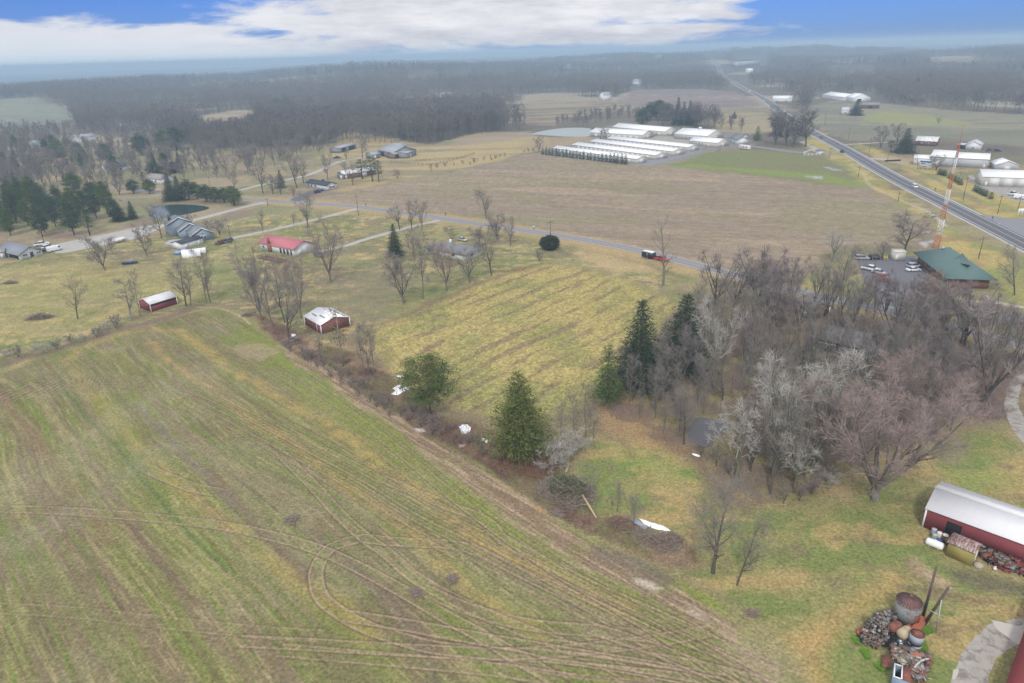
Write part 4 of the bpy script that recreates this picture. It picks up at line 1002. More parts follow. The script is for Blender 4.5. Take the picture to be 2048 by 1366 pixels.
far = [((1475, 144), (1519, 141), 20, 11, .5, M_palewall, M_wsteel, 'long pale office building above the far tree tops', 'office block'),
       ((1655, 139), (1676, 138), 60, 14, 1, M_palewall, M_wsteel, 'large pale hall, leftmost of the three on the horizon', 'hall'),
       ((1690, 139), (1706, 138), 60, 14, 1, M_palewall, M_wsteel, 'large pale hall, middle one of the three on the horizon', 'hall'),
       ((1727, 138), (1750, 137), 60, 13, 1, M_palewall, M_wsteel, 'large pale hall, rightmost of the three on the horizon', 'hall'),
       ((1264, 171), (1279, 171), 12, 8, 4, M_wwall, M_groof2, 'white two storey house beyond the far brown field', 'house'),
       ((1208, 202), (1222, 201), 12, 8, 4, M_wwall, M_groof2, 'white house among trees left of the far brown field', 'house'),
       ((1127, 147), (1140, 147), 12, 9, 4, M_wwall, M_wsteel, 'bright white house high in the distant woods', 'house'),
       ((884, 204), (906, 203), 14, 8, 5, M_wwall, M_groof2, 'pale house with steep roofs rising from the middle woods', 'house'),
       ((918, 203), (934, 203), 12, 7, 4, M_wwall, M_groof2, 'smaller pale house right of the steep roofed one in the woods', 'house'),
       ((1308, 134), (1320, 134), 14, 8, 4, M_wwall, M_wsteel, 'tiny white house on the distant wooded hill', 'house'),
       ((1490, 151), (1502, 151), 12, 8, 4, M_wwall, M_wsteel, 'white house in front of the long pale office building', 'house'),
       ((1798, 195), (1806, 195), 11, 8, 4, M_stone, M_groof2, 'tan house glimpsed between trees on the right', 'house'),
       ((1815, 197), (1825, 197), 11, 8, 4, M_stone, M_groof2, 'tan gabled house right of the first tan house', 'house'),
       ((1545, 205), (1583, 205), 14, 5, 3, M_wwall, M_wsteel, 'white low house behind roadside trees beyond the highway', 'house'),
       ((240, 254), (262, 253), 14, 5, 2.5, M_wwall, mat('teal_roof', (.25, .38, .38), .7), 'low teal roofed farmhouse far on the left', 'house'),
       ((264, 254), (286, 253), 12, 5, 2.5, M_wwall, M_groof2, 'low white house beside the teal roofed farmhouse', 'house'),
       ((160, 287), (196, 282), 14, 5, 2.2, M_wwall, M_groof2, 'white house with grey roof behind left pines', 'house'),
       ((62, 305), (94, 303), 12, 6, 3, M_stone, mat('teal_roof', (.25, .38, .38), .7), 'stone house with teal green roof on the left', 'house'),
       ((108, 334), (128, 333), 9, 3.4, 2.2, M_bwood, mat('orange_shingles', (.30, .17, .12), .9), 'small house with orange roof between left pines', 'house'),
       ((212, 346), (256, 341), 11, 3.2, 2.6, M_wwall, M_groof, 'long low house with slate grey roof among left trees', 'house'),
       ((314, 347), (336, 349), 9, 5.4, 2.6, mat('dark_brown_siding', (.07, .05, .045), .9), mat('brown_shingles', (.13, .10, .10), .9), 'dark brown two storey house with steep roof', 'house'),
       ((292, 365), (322, 369), 9, 3, 2.2, M_wwall, mat('tan_shingles', (.32, .29, .27), .9), 'low white house with tan roof behind the pond pines', 'house')]
for A, B, dd, h, rise, wm, rm, lab, cat in far:
    nm = {'office block': 'office_building', 'hall': 'exhibition_hall'}.get(cat, 'house')
    ops = [('F', .25, 1.6, 1, 1.4), ('F', .7, 1.6, 1, 1.4)]
    if nm == 'office_building': ops = [('F', (k + .5) / 9, 6, z_, 1.6, 'open', M_glass) for k in range(9) for z_ in (3.5, 7.2)]
    if nm == 'exhibition_hall': ops = [('F', .5, 12, 1, 4, 'garage')]
    building(nm, lab, cat, A, B, d=dd, h=h, rise=rise, wall=wm, roof=rm, z='far', ops=ops)
# --- green roofed restaurant: big hip roof with a small gablet
def restaurant():
    c = [G(1826, 504.7, 3.2), G(1893, 557.5, 3.2), G(1981.5, 554.5, 3.2)]
    A = c[0][:2]; B = c[1][:2]; Cc = c[2][:2]
    x = (B - A); L = np.linalg.norm(x); x /= L
    y = np.array((-x[1], x[0]))
    d = abs((Cc - B) @ y); 
    if (Cc - B) @ y < 0: y = -y
    d = min(max(d, 14), 24)
    cen = (A + B) / 2 + y * d / 2
    rz = math.atan2(x[1], x[0])
    r = empty('restaurant', (cen[0], cen[1], 0), rz, 'brick restaurant with broad green hipped roof beside its car park', 'restaurant')
    s = 1 if np.cross(x, y) > 0 else -1
    MB().box(-L / 2 + 1.4, L / 2 - 1.4, -d / 2 + 1.4, d / 2 - 1.4, 0, 3.05).build('wall', M_brick, r)
    rf = MB(); hip_roof(rf, L, d, 3.3, 4.6, 0, .34); ro = rf.build('roof', M_green, r)
    g = MB(); gable_walls(g, 5, 5, 3.3, 2.0, 'x', L * .27, 0)
    MB().add([(L * .16, -2.2, 6.4), (L * .16, 2.2, 6.4), (L * .16, 0, 8.6), (L * .40, 0, 5.9 + .9), (L * .24, -2.2, 6.2), (L * .24, 2.2, 6.2)], [(0, 1, 2), (0, 2, 3, 4), (1, 5, 3, 2)]).build('gablet', M_green, ro)
    MB().lathe([(.35, 7.0), (.35, 7.8)], 10, (-L * .2, -1.5, 0)).build('roof_vent', M_alu, ro)
    for k in range(6):
        t_ = -L / 2 + 3 + k * (L - 6) / 5
        f = s * -(d / 2 - 1.4)
        o = MB().box(t_ - .8, t_ + .8, min(f, f - s * .06), max(f, f - s * .06), 1.0, 2.4).build('window', M_trim, r)
        MB().box(t_ - .65, t_ + .65, min(f - s * .05, f - s * .1), max(f - s * .05, f - s * .1), 1.15, 2.25).build('pane', M_glass, o)
    return r
restaurant()
building('storage_box', 'cream storage enclosure at the back of the restaurant car park', 'enclosure', (1785, 521.5), (1809, 522), d=4, h=3.0, rise=.4, wall=M_cream, roof=mat('cream_lid', (.62, .60, .54), .7), ov=.1, ops=[('F', .3, .9, .1, 2, 'door')])
# --- house and sheds hidden in the wood
building('house', 'dark house with long grey roof hidden inside the right hand wood', 'house', (1632, 698), (1722, 720), d=10, h=3.0, rise=2.0, wall=mat('teal_dark_siding', (.05, .075, .08), .9), roof=mat('wood_house_roof', (.17, .165, .17), .9), ops=[('F', .15, 1.8, 1, 1.2), ('F', .35, 1.8, 1, 1.2), ('F', .6, 1, .1, 2, 'door'), ('F', .8, 1.8, 1, 1.2)])
building('shed', 'small grey shed at the right end of the house in the wood', 'shed', (1740, 726), (1766, 716), d=6, h=2.4, rise=1.2, axis='x', wall=M_wwall, roof=M_groof, ops=[('F', .4, 1, .1, 2, 'door')])
building('garage', 'garage with pale grey roof and white gable trim in the wood near the road', 'garage', (1597, 628), (1617, 637), d=7, h=2.6, rise=1.6, wall=M_brick, roof=mat('lilac_grey_roof', (.30, .30, .34), .8), ops=[('F', .5, 2.4, .1, 2.1, 'garage')], trim=True)

# ================================================================== VEHICLES
def paint(n, c, r=.35): return mat('car_paint_' + n, c, r, .03, 1, spec=.5)
P_white = paint('white', (.80, .81, .83)); P_red = paint('red', (.45, .02, .03)); P_black = paint('black', (.02, .02, .025)); P_silver = paint('silver', (.42, .44, .47)); P_grey = paint('grey', (.12, .13, .15)); P_blue = paint('blue', (.05, .10, .22)); P_maroon = paint('maroon', (.14, .03, .03))
M_tyre = mat('tyre', (.02, .02, .02), .9); M_chrome = mat('chrome', (.6, .6, .6), .3, .02, 1, metal=.8)
def prism(prof, w, taper=0.0):
    """extrude a side profile (x,z) to width w"""
    n = len(prof); zs = [p[1] for p in prof]; z0, z1 = min(zs), max(zs)
    def ww(z): return w / 2 * (1 - taper * (z - z0) / (z1 - z0 + 1e-6))
    V = [(x, -ww(z), z) for x, z in prof] + [(x, ww(z), z) for x, z in prof]
    F = [tuple(range(n)), tuple(range(2 * n - 1, n - 1, -1))] + [(i, n + i, n + (i + 1) % n, (i + 1) % n) for i in range(n)]
    return MB().add(V, F)
def wheels(r, xs, w, rad=.34):
    for x in xs:
        for s in (-1, 1):
            o = MB().lathe([(rad * .9, -.11), (rad, -.08), (rad, .08), (rad * .9, .11)], 14, axis='y').build('wheel', M_tyre, r); o.location = (x, s * (w / 2 - .1), rad)
            q = MB().lathe([(rad * .55, -.125), (rad * .55, .125)], 10, axis='y').build('rim', M_chrome, o)
def car_at(px, to, kind, pt, label, z=0.0, cat=None, group=None):
    p = G(*px); q = G(*to); rz = math.atan2(q[1] - p[1], q[0] - p[0])
    nm, cat0 = {'sedan': ('parked_car', 'car'), 'suv': ('parked_car', 'car'), 'pickup': ('pickup_truck', 'pickup truck'), 'moving': ('car', 'car'), 'van': ('van', 'van')}[kind]
    r = empty(nm, (p[0], p[1], .03), rz, label, cat or cat0, group)
    if kind in ('sedan', 'moving'):
        prism([(-2.3, .3), (2.3, .3), (2.35, .62), (1.2, .88), (-1.6, .95), (-2.3, .85)], 1.8, .06).build('body', pt, r, bevel=.06)
        prism([(-1.7, .92), (1.15, .86), (.35, 1.38), (-1.0, 1.40)], 1.6, .18).build('window_glass', M_glass, r)
        prism([(-1.05, 1.385), (.38, 1.365), (.3, 1.44), (-.95, 1.46)], 1.32).build('roof_panel', pt, r)
        wheels(r, (-1.4, 1.4), 1.8)
    elif kind == 'suv':
        prism([(-2.3, .35), (2.35, .35), (2.4, .8), (1.25, 1.02), (-2.3, 1.08)], 1.9, .05).build('body', pt, r, bevel=.06)
        prism([(-2.25, 1.05), (1.2, 1.0), (.5, 1.62), (-2.0, 1.64)], 1.74, .14).build('window_glass', M_glass, r)
        prism([(-2.05, 1.625), (.52, 1.605), (.45, 1.72), (-1.95, 1.74)], 1.5).build('roof_panel', pt, r)
        wheels(r, (-1.45, 1.45), 1.9, .37)
    elif kind == 'pickup':
        prism([(-2.9, .45), (2.8, .45), (2.85, .95), (1.5, 1.12), (-2.9, 1.12)], 1.95, .04).build('body', pt, r, bevel=.06)
        prism([(-1.0, 1.1), (1.45, 1.1), (.8, 1.75), (-.8, 1.78)], 1.8, .14).build('window_glass', M_glass, r)
        prism([(-.85, 1.76), (.82, 1.74), (.7, 1.86), (-.75, 1.88)], 1.55).build('roof_panel', pt, r)
        MB().box(-2.8, -1.1, -.8, .8, 1.08, 1.135).build('truck_bed', M_blackp, r)
        wheels(r, (-1.8, 1.8), 1.95, .4)
    else:
        prism([(-2.7, .4), (2.7, .4), (2.75, 1.0), (2.1, 1.3), (1.6, 2.1), (-2.7, 2.15)], 2.0, .05).build('body', pt, r, bevel=.08)
        MB().box(1.1, 1.95, -.99, .99, 1.3, 1.85).build('window_glass', M_glass, r)
        wheels(r, (-1.8, 1.8), 2.0, .38)
    return r
rdir = lambda u, v: (u + 14, v + 3.2)
car_at((1323, 521.5), (1345, 526.5), 'pickup', P_red, 'red pickup truck towing a black trailer on the country road')
def box_trailer():
    p = G(1297, 516.5); q = G(1345, 526.5); rz = math.atan2(q[1] - p[1], q[0] - p[0])
    r = empty('cargo_trailer', (p[0], p[1], .03), rz, 'black cargo trailer with white roof behind the red pickup', 'trailer')
    prism([(-2.3, .5), (2.2, .5), (2.5, 1.4), (2.2, 2.5), (-2.3, 2.5)], 2.1).build('body', P_black, r)
    MB().box(-2.35, 2.3, -1.08, 1.08, 2.5, 2.6).build('roof', M_trim, r)
    MB().box(2.2, 3.8, -.06, .06, .45, .55).build('drawbar', M_blackp, r); wheels(r, (-.6, .3), 2.2, .33)
    MB().box(-.4, .3, -1.09, -1.05, .8, 2.2).build('door', P_grey, r)
box_trailer()
HWL = [((1684, 305), (1700, 314), 'pickup', P_black, 'black pickup driving on the highway near the white entrance fence'), ((1829, 375), (1845, 384), 'suv', P_white, 'white car driving on the highway left of the radio tower'),
       ((1642, 277), (1655, 284), 'suv', P_grey, 'dark car on the highway beside the roadside tree clump'), ((1602, 249), (1590, 242), 'suv', P_white, 'white car on the highway behind the roadside tree clump'),
       ((1549, 218), (1540, 212), 'suv', P_white, 'white car on the far stretch of highway beside the brown field'), ((1561, 228), (1570, 234), 'suv', P_grey, 'dark grey car on the far stretch of highway behind a white one'),
       ((1528, 201), (1520, 195), 'suv', P_white, 'small white car near the far bend of the highway'), ((1499, 184), (1493, 181), 'van', P_white, 'white van on the farthest part of the highway')]
for a_ in HWL: car_at(a_[0], a_[1], a_[2], a_[3], a_[4], group='vehicles driving on the highway')
PK = [((1741, 541), (1752, 543), 'pickup', P_white, 'white pickup at the near end of the restaurant parking row'), ((1758, 547.5), (1770, 550), 'sedan', P_silver, 'silver car between white pickup and red car at the restaurant'),
      ((1763, 557), (1776, 560), 'sedan', P_red, 'bright red car in the restaurant parking row'), ((1769, 565), (1782, 568), 'sedan', P_maroon, 'maroon car next to the red car at the restaurant'),
      ((1723, 519), (1737, 519), 'suv', P_silver, 'silver car on the restaurant entrance lane'), ((1750, 518.5), (1760, 518), 'suv', P_black, 'black car behind the lamp pole at the restaurant'),
      ((1827, 535), (1842, 534), 'suv', P_silver, 'silver car beside the left wall of the restaurant'), ((1826, 542), (1842, 541), 'sedan', P_white, 'white car beside the silver one at the restaurant wall'),
      ((1776, 588), (1790, 592), 'sedan', P_silver, 'silver car below the maroon car seen through branches'), ((1932, 618), (1937, 628), 'pickup', P_white, 'white pickup in the front parking bays of the restaurant'),
      ((1950, 621), (1956, 632), 'sedan', P_grey, 'dark grey car right of the white pickup in front parking'), ((1996, 625), (2002, 636), 'suv', P_black, 'black car at the right in the front parking bays')]
for a_ in PK: car_at(*a_, group='cars parked at the restaurant')
car_at((84, 491), (96, 489), 'pickup', P_white, 'white pickup farthest back beside the left ranch house'); car_at((97, 496.5), (110, 493), 'suv', P_white, 'white car between two pickups by the left ranch house')
car_at((110, 502), (124, 499), 'van', P_white, 'white van nearest the grass by the left ranch house'); car_at((96, 501), (105, 498.5), 'sedan', P_black, 'black car squeezed between house and white van')
car_at((442, 488), (432, 490), 'suv', P_maroon, 'dull red car behind the blue grey house drive'); car_at((456, 485), (446, 488), 'suv', P_grey, 'dark grey car where the drive meets the blue grey house')
car_at((925, 481.5), (935, 484), 'sedan', P_silver, 'silver car behind the hipped roof house'); car_at((636, 385.5), (645, 383), 'suv', P_black, 'black car on the drive of the dark roofed ranch')
car_at((637, 513), (645, 516), 'suv', P_grey, 'dark car beside the red roofed house'); car_at((674, 317), (684, 316), 'pickup', P_black, 'black pickup on the grass below the machine shed')
car_at((1437, 300), (1445, 297), 'sedan', P_silver, 'silver car near the motorhome'); car_at((2026, 390), (2040, 388), 'pickup', P_white, 'white pickup in the workshop yard', group=None)
car_at((2040, 398), (2054, 399), 'van', P_white, 'white van at the right edge of the workshop yard')
car_at((1995, 303), (2010, 304), 'suv', P_black, 'dark vehicle in the scrap row by the far field'); car_at((1978, 302), (1990, 300), 'pickup', P_grey, 'grey pickup in the scrap row by the far field')
car_at((1690, 657), (1702, 660), 'suv', P_black, 'black car beside the house hidden in the wood'); car_at((1800, 697), (1812, 700), 'suv', P_black, 'black car under trees right of the wood house')
def motorhome():
    p = G(1489, 299); q = G(1470, 296.5); rz = math.atan2(q[1] - p[1], q[0] - p[0])
    r = empty('motorhome', (p[0], p[1], .02), rz, 'white motorhome with red stripe parked by the green field', 'motorhome')
    prism([(-4.6, .6), (4.2, .6), (4.6, 1.4), (4.2, 2.2), (4.5, 3.1), (-4.6, 3.1)], 2.5).build('body', P_white, r, bevel=.1)
    MB().box(-4, 3, 1.24, 1.3, 1.3, 1.7).build('stripe', P_red, r); MB().box(-4, 3, -1.3, -1.24, 1.3, 1.7).build('stripe', P_red, r)
    for x in (-3, -.5, 2): MB().box(x, x + 1, 1.24, 1.29, 1.95, 2.6).build('window', M_glass, r)
    wheels(r, (-2.6, 3), 2.5, .45)
motorhome()
def boat_trailer():
    p = G(240, 484.5); q = G(262, 480); rz = math.atan2(q[1] - p[1], q[0] - p[0])
    r = empty('camper_trailer', (p[0], p[1], .02), rz, 'folding white camper trailer parked on the edge of the wide gravel drive', 'trailer')
    prism([(-2.4, .5), (2.2, .5), (2.3, 1.1), (-2.4, 1.1)], 2.0).build('body', M_stone, r)
    prism([(-3.0, 1.1), (3.0, 1.1), (2.0, 1.9), (-2.0, 1.9)], 2.0, .3).build('canopy', M_trim, r)
    MB().box(2.2, 3.9, -.05, .05, .45, .55).build('drawbar', M_blackp, r); wheels(r, (0,), 2.0, .33)
boat_trailer()
def blue_boat():
    p = G(260, 527.5); rz = R_(12)
    r = empty('rowing_boat', (p[0], p[1], .0), rz, 'blue open boat lying alone on the grass', 'boat')
    mb = MB(); n = 12; ring = []
    xs = np.linspace(-2.8, 2.8, n)
    for x in xs:
        w = 1.05 * (1 - abs(x / 2.9) ** 3.2) + .05
        ring.append([(x, -w, .75), (x, -w * .6, .05), (x, w * .6, .05), (x, w, .75)])
    V = [p_ for rr in ring for p_ in rr]; F = []
    for i in range(n - 1):
        for k in range(3): F.append((i * 4 + k, i * 4 + k + 1, i * 4 + 5 + k, i * 4 + 4 + k))
    F += [(0, 1, 2, 3), tuple((n - 1) * 4 + k for k in (3, 2, 1, 0))]
    mb.add(V, F).build('hull', mat('blue_hull', (.05, .12, .30), .5), r)
    b = MB()
    for x in (-1.3, .2, 1.5): b.box(x, x + .35, -.85, .85, .5, .56)
    b.build('thwart', M_bwood, r)
blue_boat()
for (u, v, s_, lb) in ((357, 508, 1.6, 'round blue covered tub beside the white tarpaulin tunnels'), (369, 503, 1.1, 'smaller blue covered tub against the outbuilding wall')):
    p = G(u, v); r = empty('garden_tub', p, 0, lb, 'tub')
    MB().lathe([(s_, 0), (s_, .7)], 16).build('wall', mat('blue_liner', (.08, .16, .42), .6), r); MB().lathe([(s_ * 1.03, .7), (s_ * .7, 1.0), (s_ * .05, 1.1)], 16).build('cover', mat('pale_blue_cover', (.25, .38, .60), .6), r)
# ================================================================== POLES, TOWER, SIGNS
def upole(u, v, vt, label, arm=True, lamp=False, m=None, r0=.16, group='utility poles along the roads', arms=1, thin=False):
    p = G(u, v); h = HT(u, v, vt)
    nm = 'lamp_post' if lamp else 'utility_pole'
    r = empty(nm, p, random.Random(u).uniform(-.3, .3), label, 'lamp post' if lamp else 'utility pole', group)
    MB().tube((0, 0, -.1), (0, 0, h), r0, r0 * .65, 8).build('pole', m or M_pole, r)
    if arm and not lamp:
        MB().box(-1.2, 1.2, -.07, .07, h - .9, h - .72).build('crossarm', m or M_pole, r)
        mb = MB()
        for x in (-1.1, -.4, .4, 1.1): mb.tube((x, 0, h - .72), (x, 0, h - .5), .06, .05, 6)
        mb.build('insulator', M_alu, r)
    if lamp:
        MB().box(-.15, 1.5, -.06, .06, h - .1, h + .02).build('arm', m or M_alu, r); MB().box(1.1, 1.9, -.2, .2, h - .18, h + .08).build('lamp_head', M_trim, r)
for a_ in ((1101, 472, 440, 'wooden pole behind the round dark bush by the road'), (717, 431, 389, 'wooden pole by the road at the red roofed house drive'), (536, 412, 395, 'short wooden pole at the drive junction by the road'),
           (1957, 517, 473, 'dark bare pole between highway and restaurant roof'), (1926, 399, 352.6, 'tall pale pole right of the radio tower beside small round conifers'), (1995, 428, 389, 'pole with lamp left of the side street'),
           (2036, 418, 391, 'pole at the right edge above the side street'), (1796, 403, 383, 'short pole between ploughed field and highway'), (1738, 307, 276, 'pole beyond the highway below the far field'),
           (1659, 317, 294, 'pole beside the white entrance fence'), (1697, 279, 255, 'pole beyond the highway at the edge of the far field'), (1649, 251, 222, 'farthest tall pole beyond the highway'),
           (1716, 355, 331, 'pole on the near side of the highway by the green field'), (1774, 325, 287, 'pole left of the billboard beyond the highway'), (1916, 369, 342, 'thin pole right behind the radio tower'),
           (439, 404, 388, 'pole in front of the pond conifers'), (88, 485, 447, 'pole with lamp behind the left ranch house'), (420, 372, 352, 'short pale pole in the far left paddock'), (463, 487, 448, 'light pole beside the dark grey car'),
           (1744, 561, 510, 'pale lamp pole in front of the parked white pickup'), (1490, 196, 180, 'thin pole at the far highway bend')):
    upole(*a_, r0=.14)
for a_ in ((1335, 330, 300, 'thin lamp post in front of the nearest storage shed'), (1376, 319, 283, 'thin lamp post beside the third storage shed'), (1411, 299, 272, 'thin lamp post in front of the shorter cream building'), (1310, 272, 258, 'thin lamp post between the two tall storage buildings')):
    upole(*a_, lamp=True, m=M_alu, r0=.09, group='lamp posts in the storage yard')
upole(1845.5, 1235, 1134, 'tall dark farm pole with white lamp behind the rusty grain bin', arm=False, group=None, r0=.2)
a = G(1849.6, 1247.5); b = G(1897, 1175, 8.5)
r = empty('leaning_pole', a, 0, 'weathered log leaning out beside the grain bin', 'pole'); MB().tube((0, 0, 0), tuple(b - a), .2, .14, 8).build('log', M_pole, r)
MB().tube(tuple((b - a) * .97), tuple((b - a) * .97 + np.array((.5, 0, .1))), .08, .05, 6).build('bracket', M_alu, r)
a = G(1872, 1265.6); b = G(1883, 1200, 6.0)
r = empty('metal_mast', a, 0, 'thin metal frame propped against the leaning log', 'mast')
MB().tube((0, 0, 0), tuple(b - a), .06).tube((.3, .5, 0), tuple(b - a), .06).build('leg', M_alu, r)
c1 = (G(1860, 1221, 3.2) - a); c2 = (G(1881, 1231, 3.2) - a); MB().tube(tuple(c1), tuple(c2), .05).build('crossbar', M_alu, r)

def tower():
    u, v = 1873, 497; p = G(u, v); H = HT(u, v, 283)
    r = empty('radio_tower', p, .4, 'tall red and white lattice radio tower behind the green roof', 'radio tower')
    mo = mat('tower_orange', (.52, .15, .07), .7, .1, 1); mw = mat('tower_white', (.78, .78, .78), .7, .05, 1)
    nb = 7
    W0, W1 = 1.25, .25
    for b in range(nb):
        z0, z1 = H * b / nb, H * (b + 1) / nb; mb = MB(); ns = 4 if b < 3 else 6
        def pt(k, z):
            w = W0 + (W1 - W0) * z / H; t = 2 * math.pi * k / 3
            return (w * math.cos(t), w * math.sin(t), z)
        for k in range(3):
            mb.tube(pt(k, z0), pt(k, z1), .09, .08, 5)
            for s in range(ns):
                za, zb = z0 + (z1 - z0) * s / ns, z0 + (z1 - z0) * (s + 1) / ns
                mb.tube(pt(k, za), pt((k + 1) % 3, zb), .045, None, 4, False); mb.tube(pt((k + 1) % 3, za), pt(k, zb), .045, None, 4, False)
                mb.tube(pt(k, za), pt((k + 1) % 3, za), .045, None, 4, False)
        mb.build('tower_section', mo if b % 2 == 0 else mw, r)
    MB().tube((0, 0, H), (0, 0, H + 6), .07, .04, 6).build('antenna', mo, r)
tower()
def billboard():
    a, b = G(1837, 338), G(1862, 340); rz = math.atan2(b[1] - a[1], b[0] - a[0]); L = np.linalg.norm(b - a)
    r = empty('billboard', (a + b) / 2, rz, 'blue and white billboard in front of the white barn', 'billboard')
    MB().box(-L / 2, L / 2, -.15, .15, .8, 5.2).build('panel', M_trim, r)
    mb = MB(); mb.box(-L / 2 + .2, L / 2 - .3, -.19, -.14, 4.0, 5.0); mb.box(-L / 2 + .8, -.2, -.19, -.14, 3.0, 3.7); mb.box(-.1, L / 2 - 3, -.19, -.14, 2.8, 3.4); mb.box(-L * .2, L * .1, -.19, -.14, 1.6, 1.9)
    mb.build('lettering', mat('sign_blue', (.06, .12, .30), .6), r)
    for x in (-L / 3, 0, L / 3): MB().box(x - .12, x + .12, .16, .4, 0, 5.0).build('post', M_pole, r)
billboard()
r = empty('road_sign', G(2042, 433), .0, 'white sign on three posts beside the side street', 'sign')
MB().box(-1.8, 3, -.1, .1, 1.9, 3.4).build('panel', M_trim, r)
for x in (-1.5, 0, 1.5, 2.8): MB().box(x - .12, x + .12, -.25, -.11, 0, 3.2).build('post', M_trim, r)
r = empty('small_building', G(1639, 308), .3, 'small white gatehouse with dark roof at the storage entrance', 'gatehouse')
MB().box(-2.2, 2.2, -1.6, 1.6, 0, 2.4).build('wall', M_wwall, r); hip_roof(MB(), 4.4, 3.2, 2.5, 1.1, .4, .3).build('roof', M_groof, r); MB().box(-.4, .4, -1.66, -1.58, .1, 2).build('door', M_door, r)
def fence(pts, label, m, h=1.2, step=2.4, rails=(.4, 1.1), solid=False, name='fence', lead=.09):
    P = [G(u, v)[:2] for u, v in pts]
    r = empty(name, (*P[0], 0), 0, label, 'fence')
    rl = MB()
    for a, b in zip(P[:-1], P[1:]):
        L = np.linalg.norm(b - a); n = max(1, int(L / step)); d = (b - a) / n
        for i in range(n + (1 if b is P[-1] else 0)):
            q = a + d * i - P[0]; MB().box(q[0] - lead, q[0] + lead, q[1] - lead, q[1] + lead, 0, h).build('post', m, r)
        for z in rails:
            a0 = a - P[0]; b0 = b - P[0]; rl.tube((a0[0], a0[1], z), (b0[0], b0[1], z), .05, None, 4)
    rl.build('rail', m, r)
fence([(1607, 308), (1622, 302), (1640, 306), (1640, 311), (1608, 312)], 'white board fence around the storage entrance', M_trim, 1.5, 2.2, (.4, .8, 1.2), lead=.12)
fence([(782, 325), (820, 329), (862, 331), (905, 322), (950, 308)], 'wooden paddock fence in front of the grey barns', M_pole, 1.5, 3.2, (.6, 1.2))
fence([(832, 322), (880, 322), (930, 315)], 'inner paddock fence behind the first one', M_pole, 1.5, 3.2, (.6, 1.2))
fence([(850, 300), (872, 303), (897, 300)], 'pale pipe corral near the paddock', M_alu, 1.6, 3, (.5, 1.1, 1.6))
r = empty('culvert_pipe', G(1785, 322.5), .05, 'long black culvert pipe lying on bare ground beyond the highway', 'pipe')
MB().tube((-5, 0, .5), (5, 0, .5), .5, .5, 12).build('pipe', M_blackp, r); MB().tube((-5.02, 0, .5), (-4.9, 0, .5), .53, .53, 12).tube((4.9, 0, .5), (5.02, 0, .5), .53, .53, 12).build('rim', P_grey, r)
for i, (u, v, lb) in enumerate(((732, 413, 'mailbox on the field side of the road by the pole'), (891, 432, 'mailbox on the field side opposite the middle drive'), (1067, 459, 'white mailbox beside the road above the round bush'), (1984, 440, 'mailbox beside the highway opposite the side street'), (1870, 382, 'mailbox beside the highway near small round conifers'), (1675, 290, 'mailbox by the highway opposite the storage entrance'))):
    r = empty('mailbox', G(u, v), 0, lb, 'mailbox'); MB().box(-.08, .08, -.08, .08, 0, 1.1).build('post', M_pole, r)
    mb = prism([(-.35, 1.1), (.35, 1.1), (.35, 1.35), (.2, 1.5), (-.2, 1.5), (-.35, 1.35)], .45); mb.build('box', M_trim if 'white' in lb else M_pole, r)
# yellow markers at the restaurant
for i, (u, v) in enumerate(((1858, 610), (1863, 609), (1868, 611), (1873, 612))):
    r = empty('bollard', G(u, v), 0, 'bright yellow post in the restaurant car park', 'bollard', 'yellow posts in the car park')
    MB().lathe([(.3, 0), (.3, 1.4), (.2, 1.6)], 10).build('post', mat('yellow_paint', (.75, .55, .03), .6), r); MB().lathe([(.31, 1.0), (.31, 1.2)], 10).build('band', M_blackp, r)
for u, v, lb in ((1770, 520.5, 'yellow post pair left of the cream enclosure'),):
    r = empty('bollard', G(u, v), 0, lb, 'bollard'); MB().box(-.4, -.15, -.1, .1, 0, 1.6).box(.4, .65, -.1, .1, 0, 1.6).build('post', mat('yellow_paint', (.75, .55, .03), .6), r)
# hay mound / ornamental grass and debris heaps
def sticks(n, rx, ry, h, rs, rad=.03, up=.35, L=(.6, 2.2)):
    mb = MB()
    for k in range(n):
        t = rs.random() * 6.283; q = rs.random() ** .6; x, y = rx * q * math.cos(t), ry * q * math.sin(t)
        z = h * (1 - q * q) * rs.random() + .03
        l = rs.uniform(*L) / 2; a = rs.random() * 6.283; e = rs.uniform(-up, up)
        dx, dy, dz = l * math.cos(a) * math.cos(e), l * math.sin(a) * math.cos(e), l * math.sin(e)
        mb.tube((x - dx, y - dy, max(.02, z - dz)), (x + dx, y + dy, max(.02, z + dz)), rad * rs.uniform(.6, 1.8), rad * .5, 4, False)
    return mb
M_stick = mat('grey_brushwood', (.30, .26, .215), .95, .3, 2); M_stickr = mat('reddish_brushwood', (.26, .175, .135), .95, .3, 2); M_cutw = mat('fresh_cut_wood', (.52, .40, .25), .8, .15, 3)
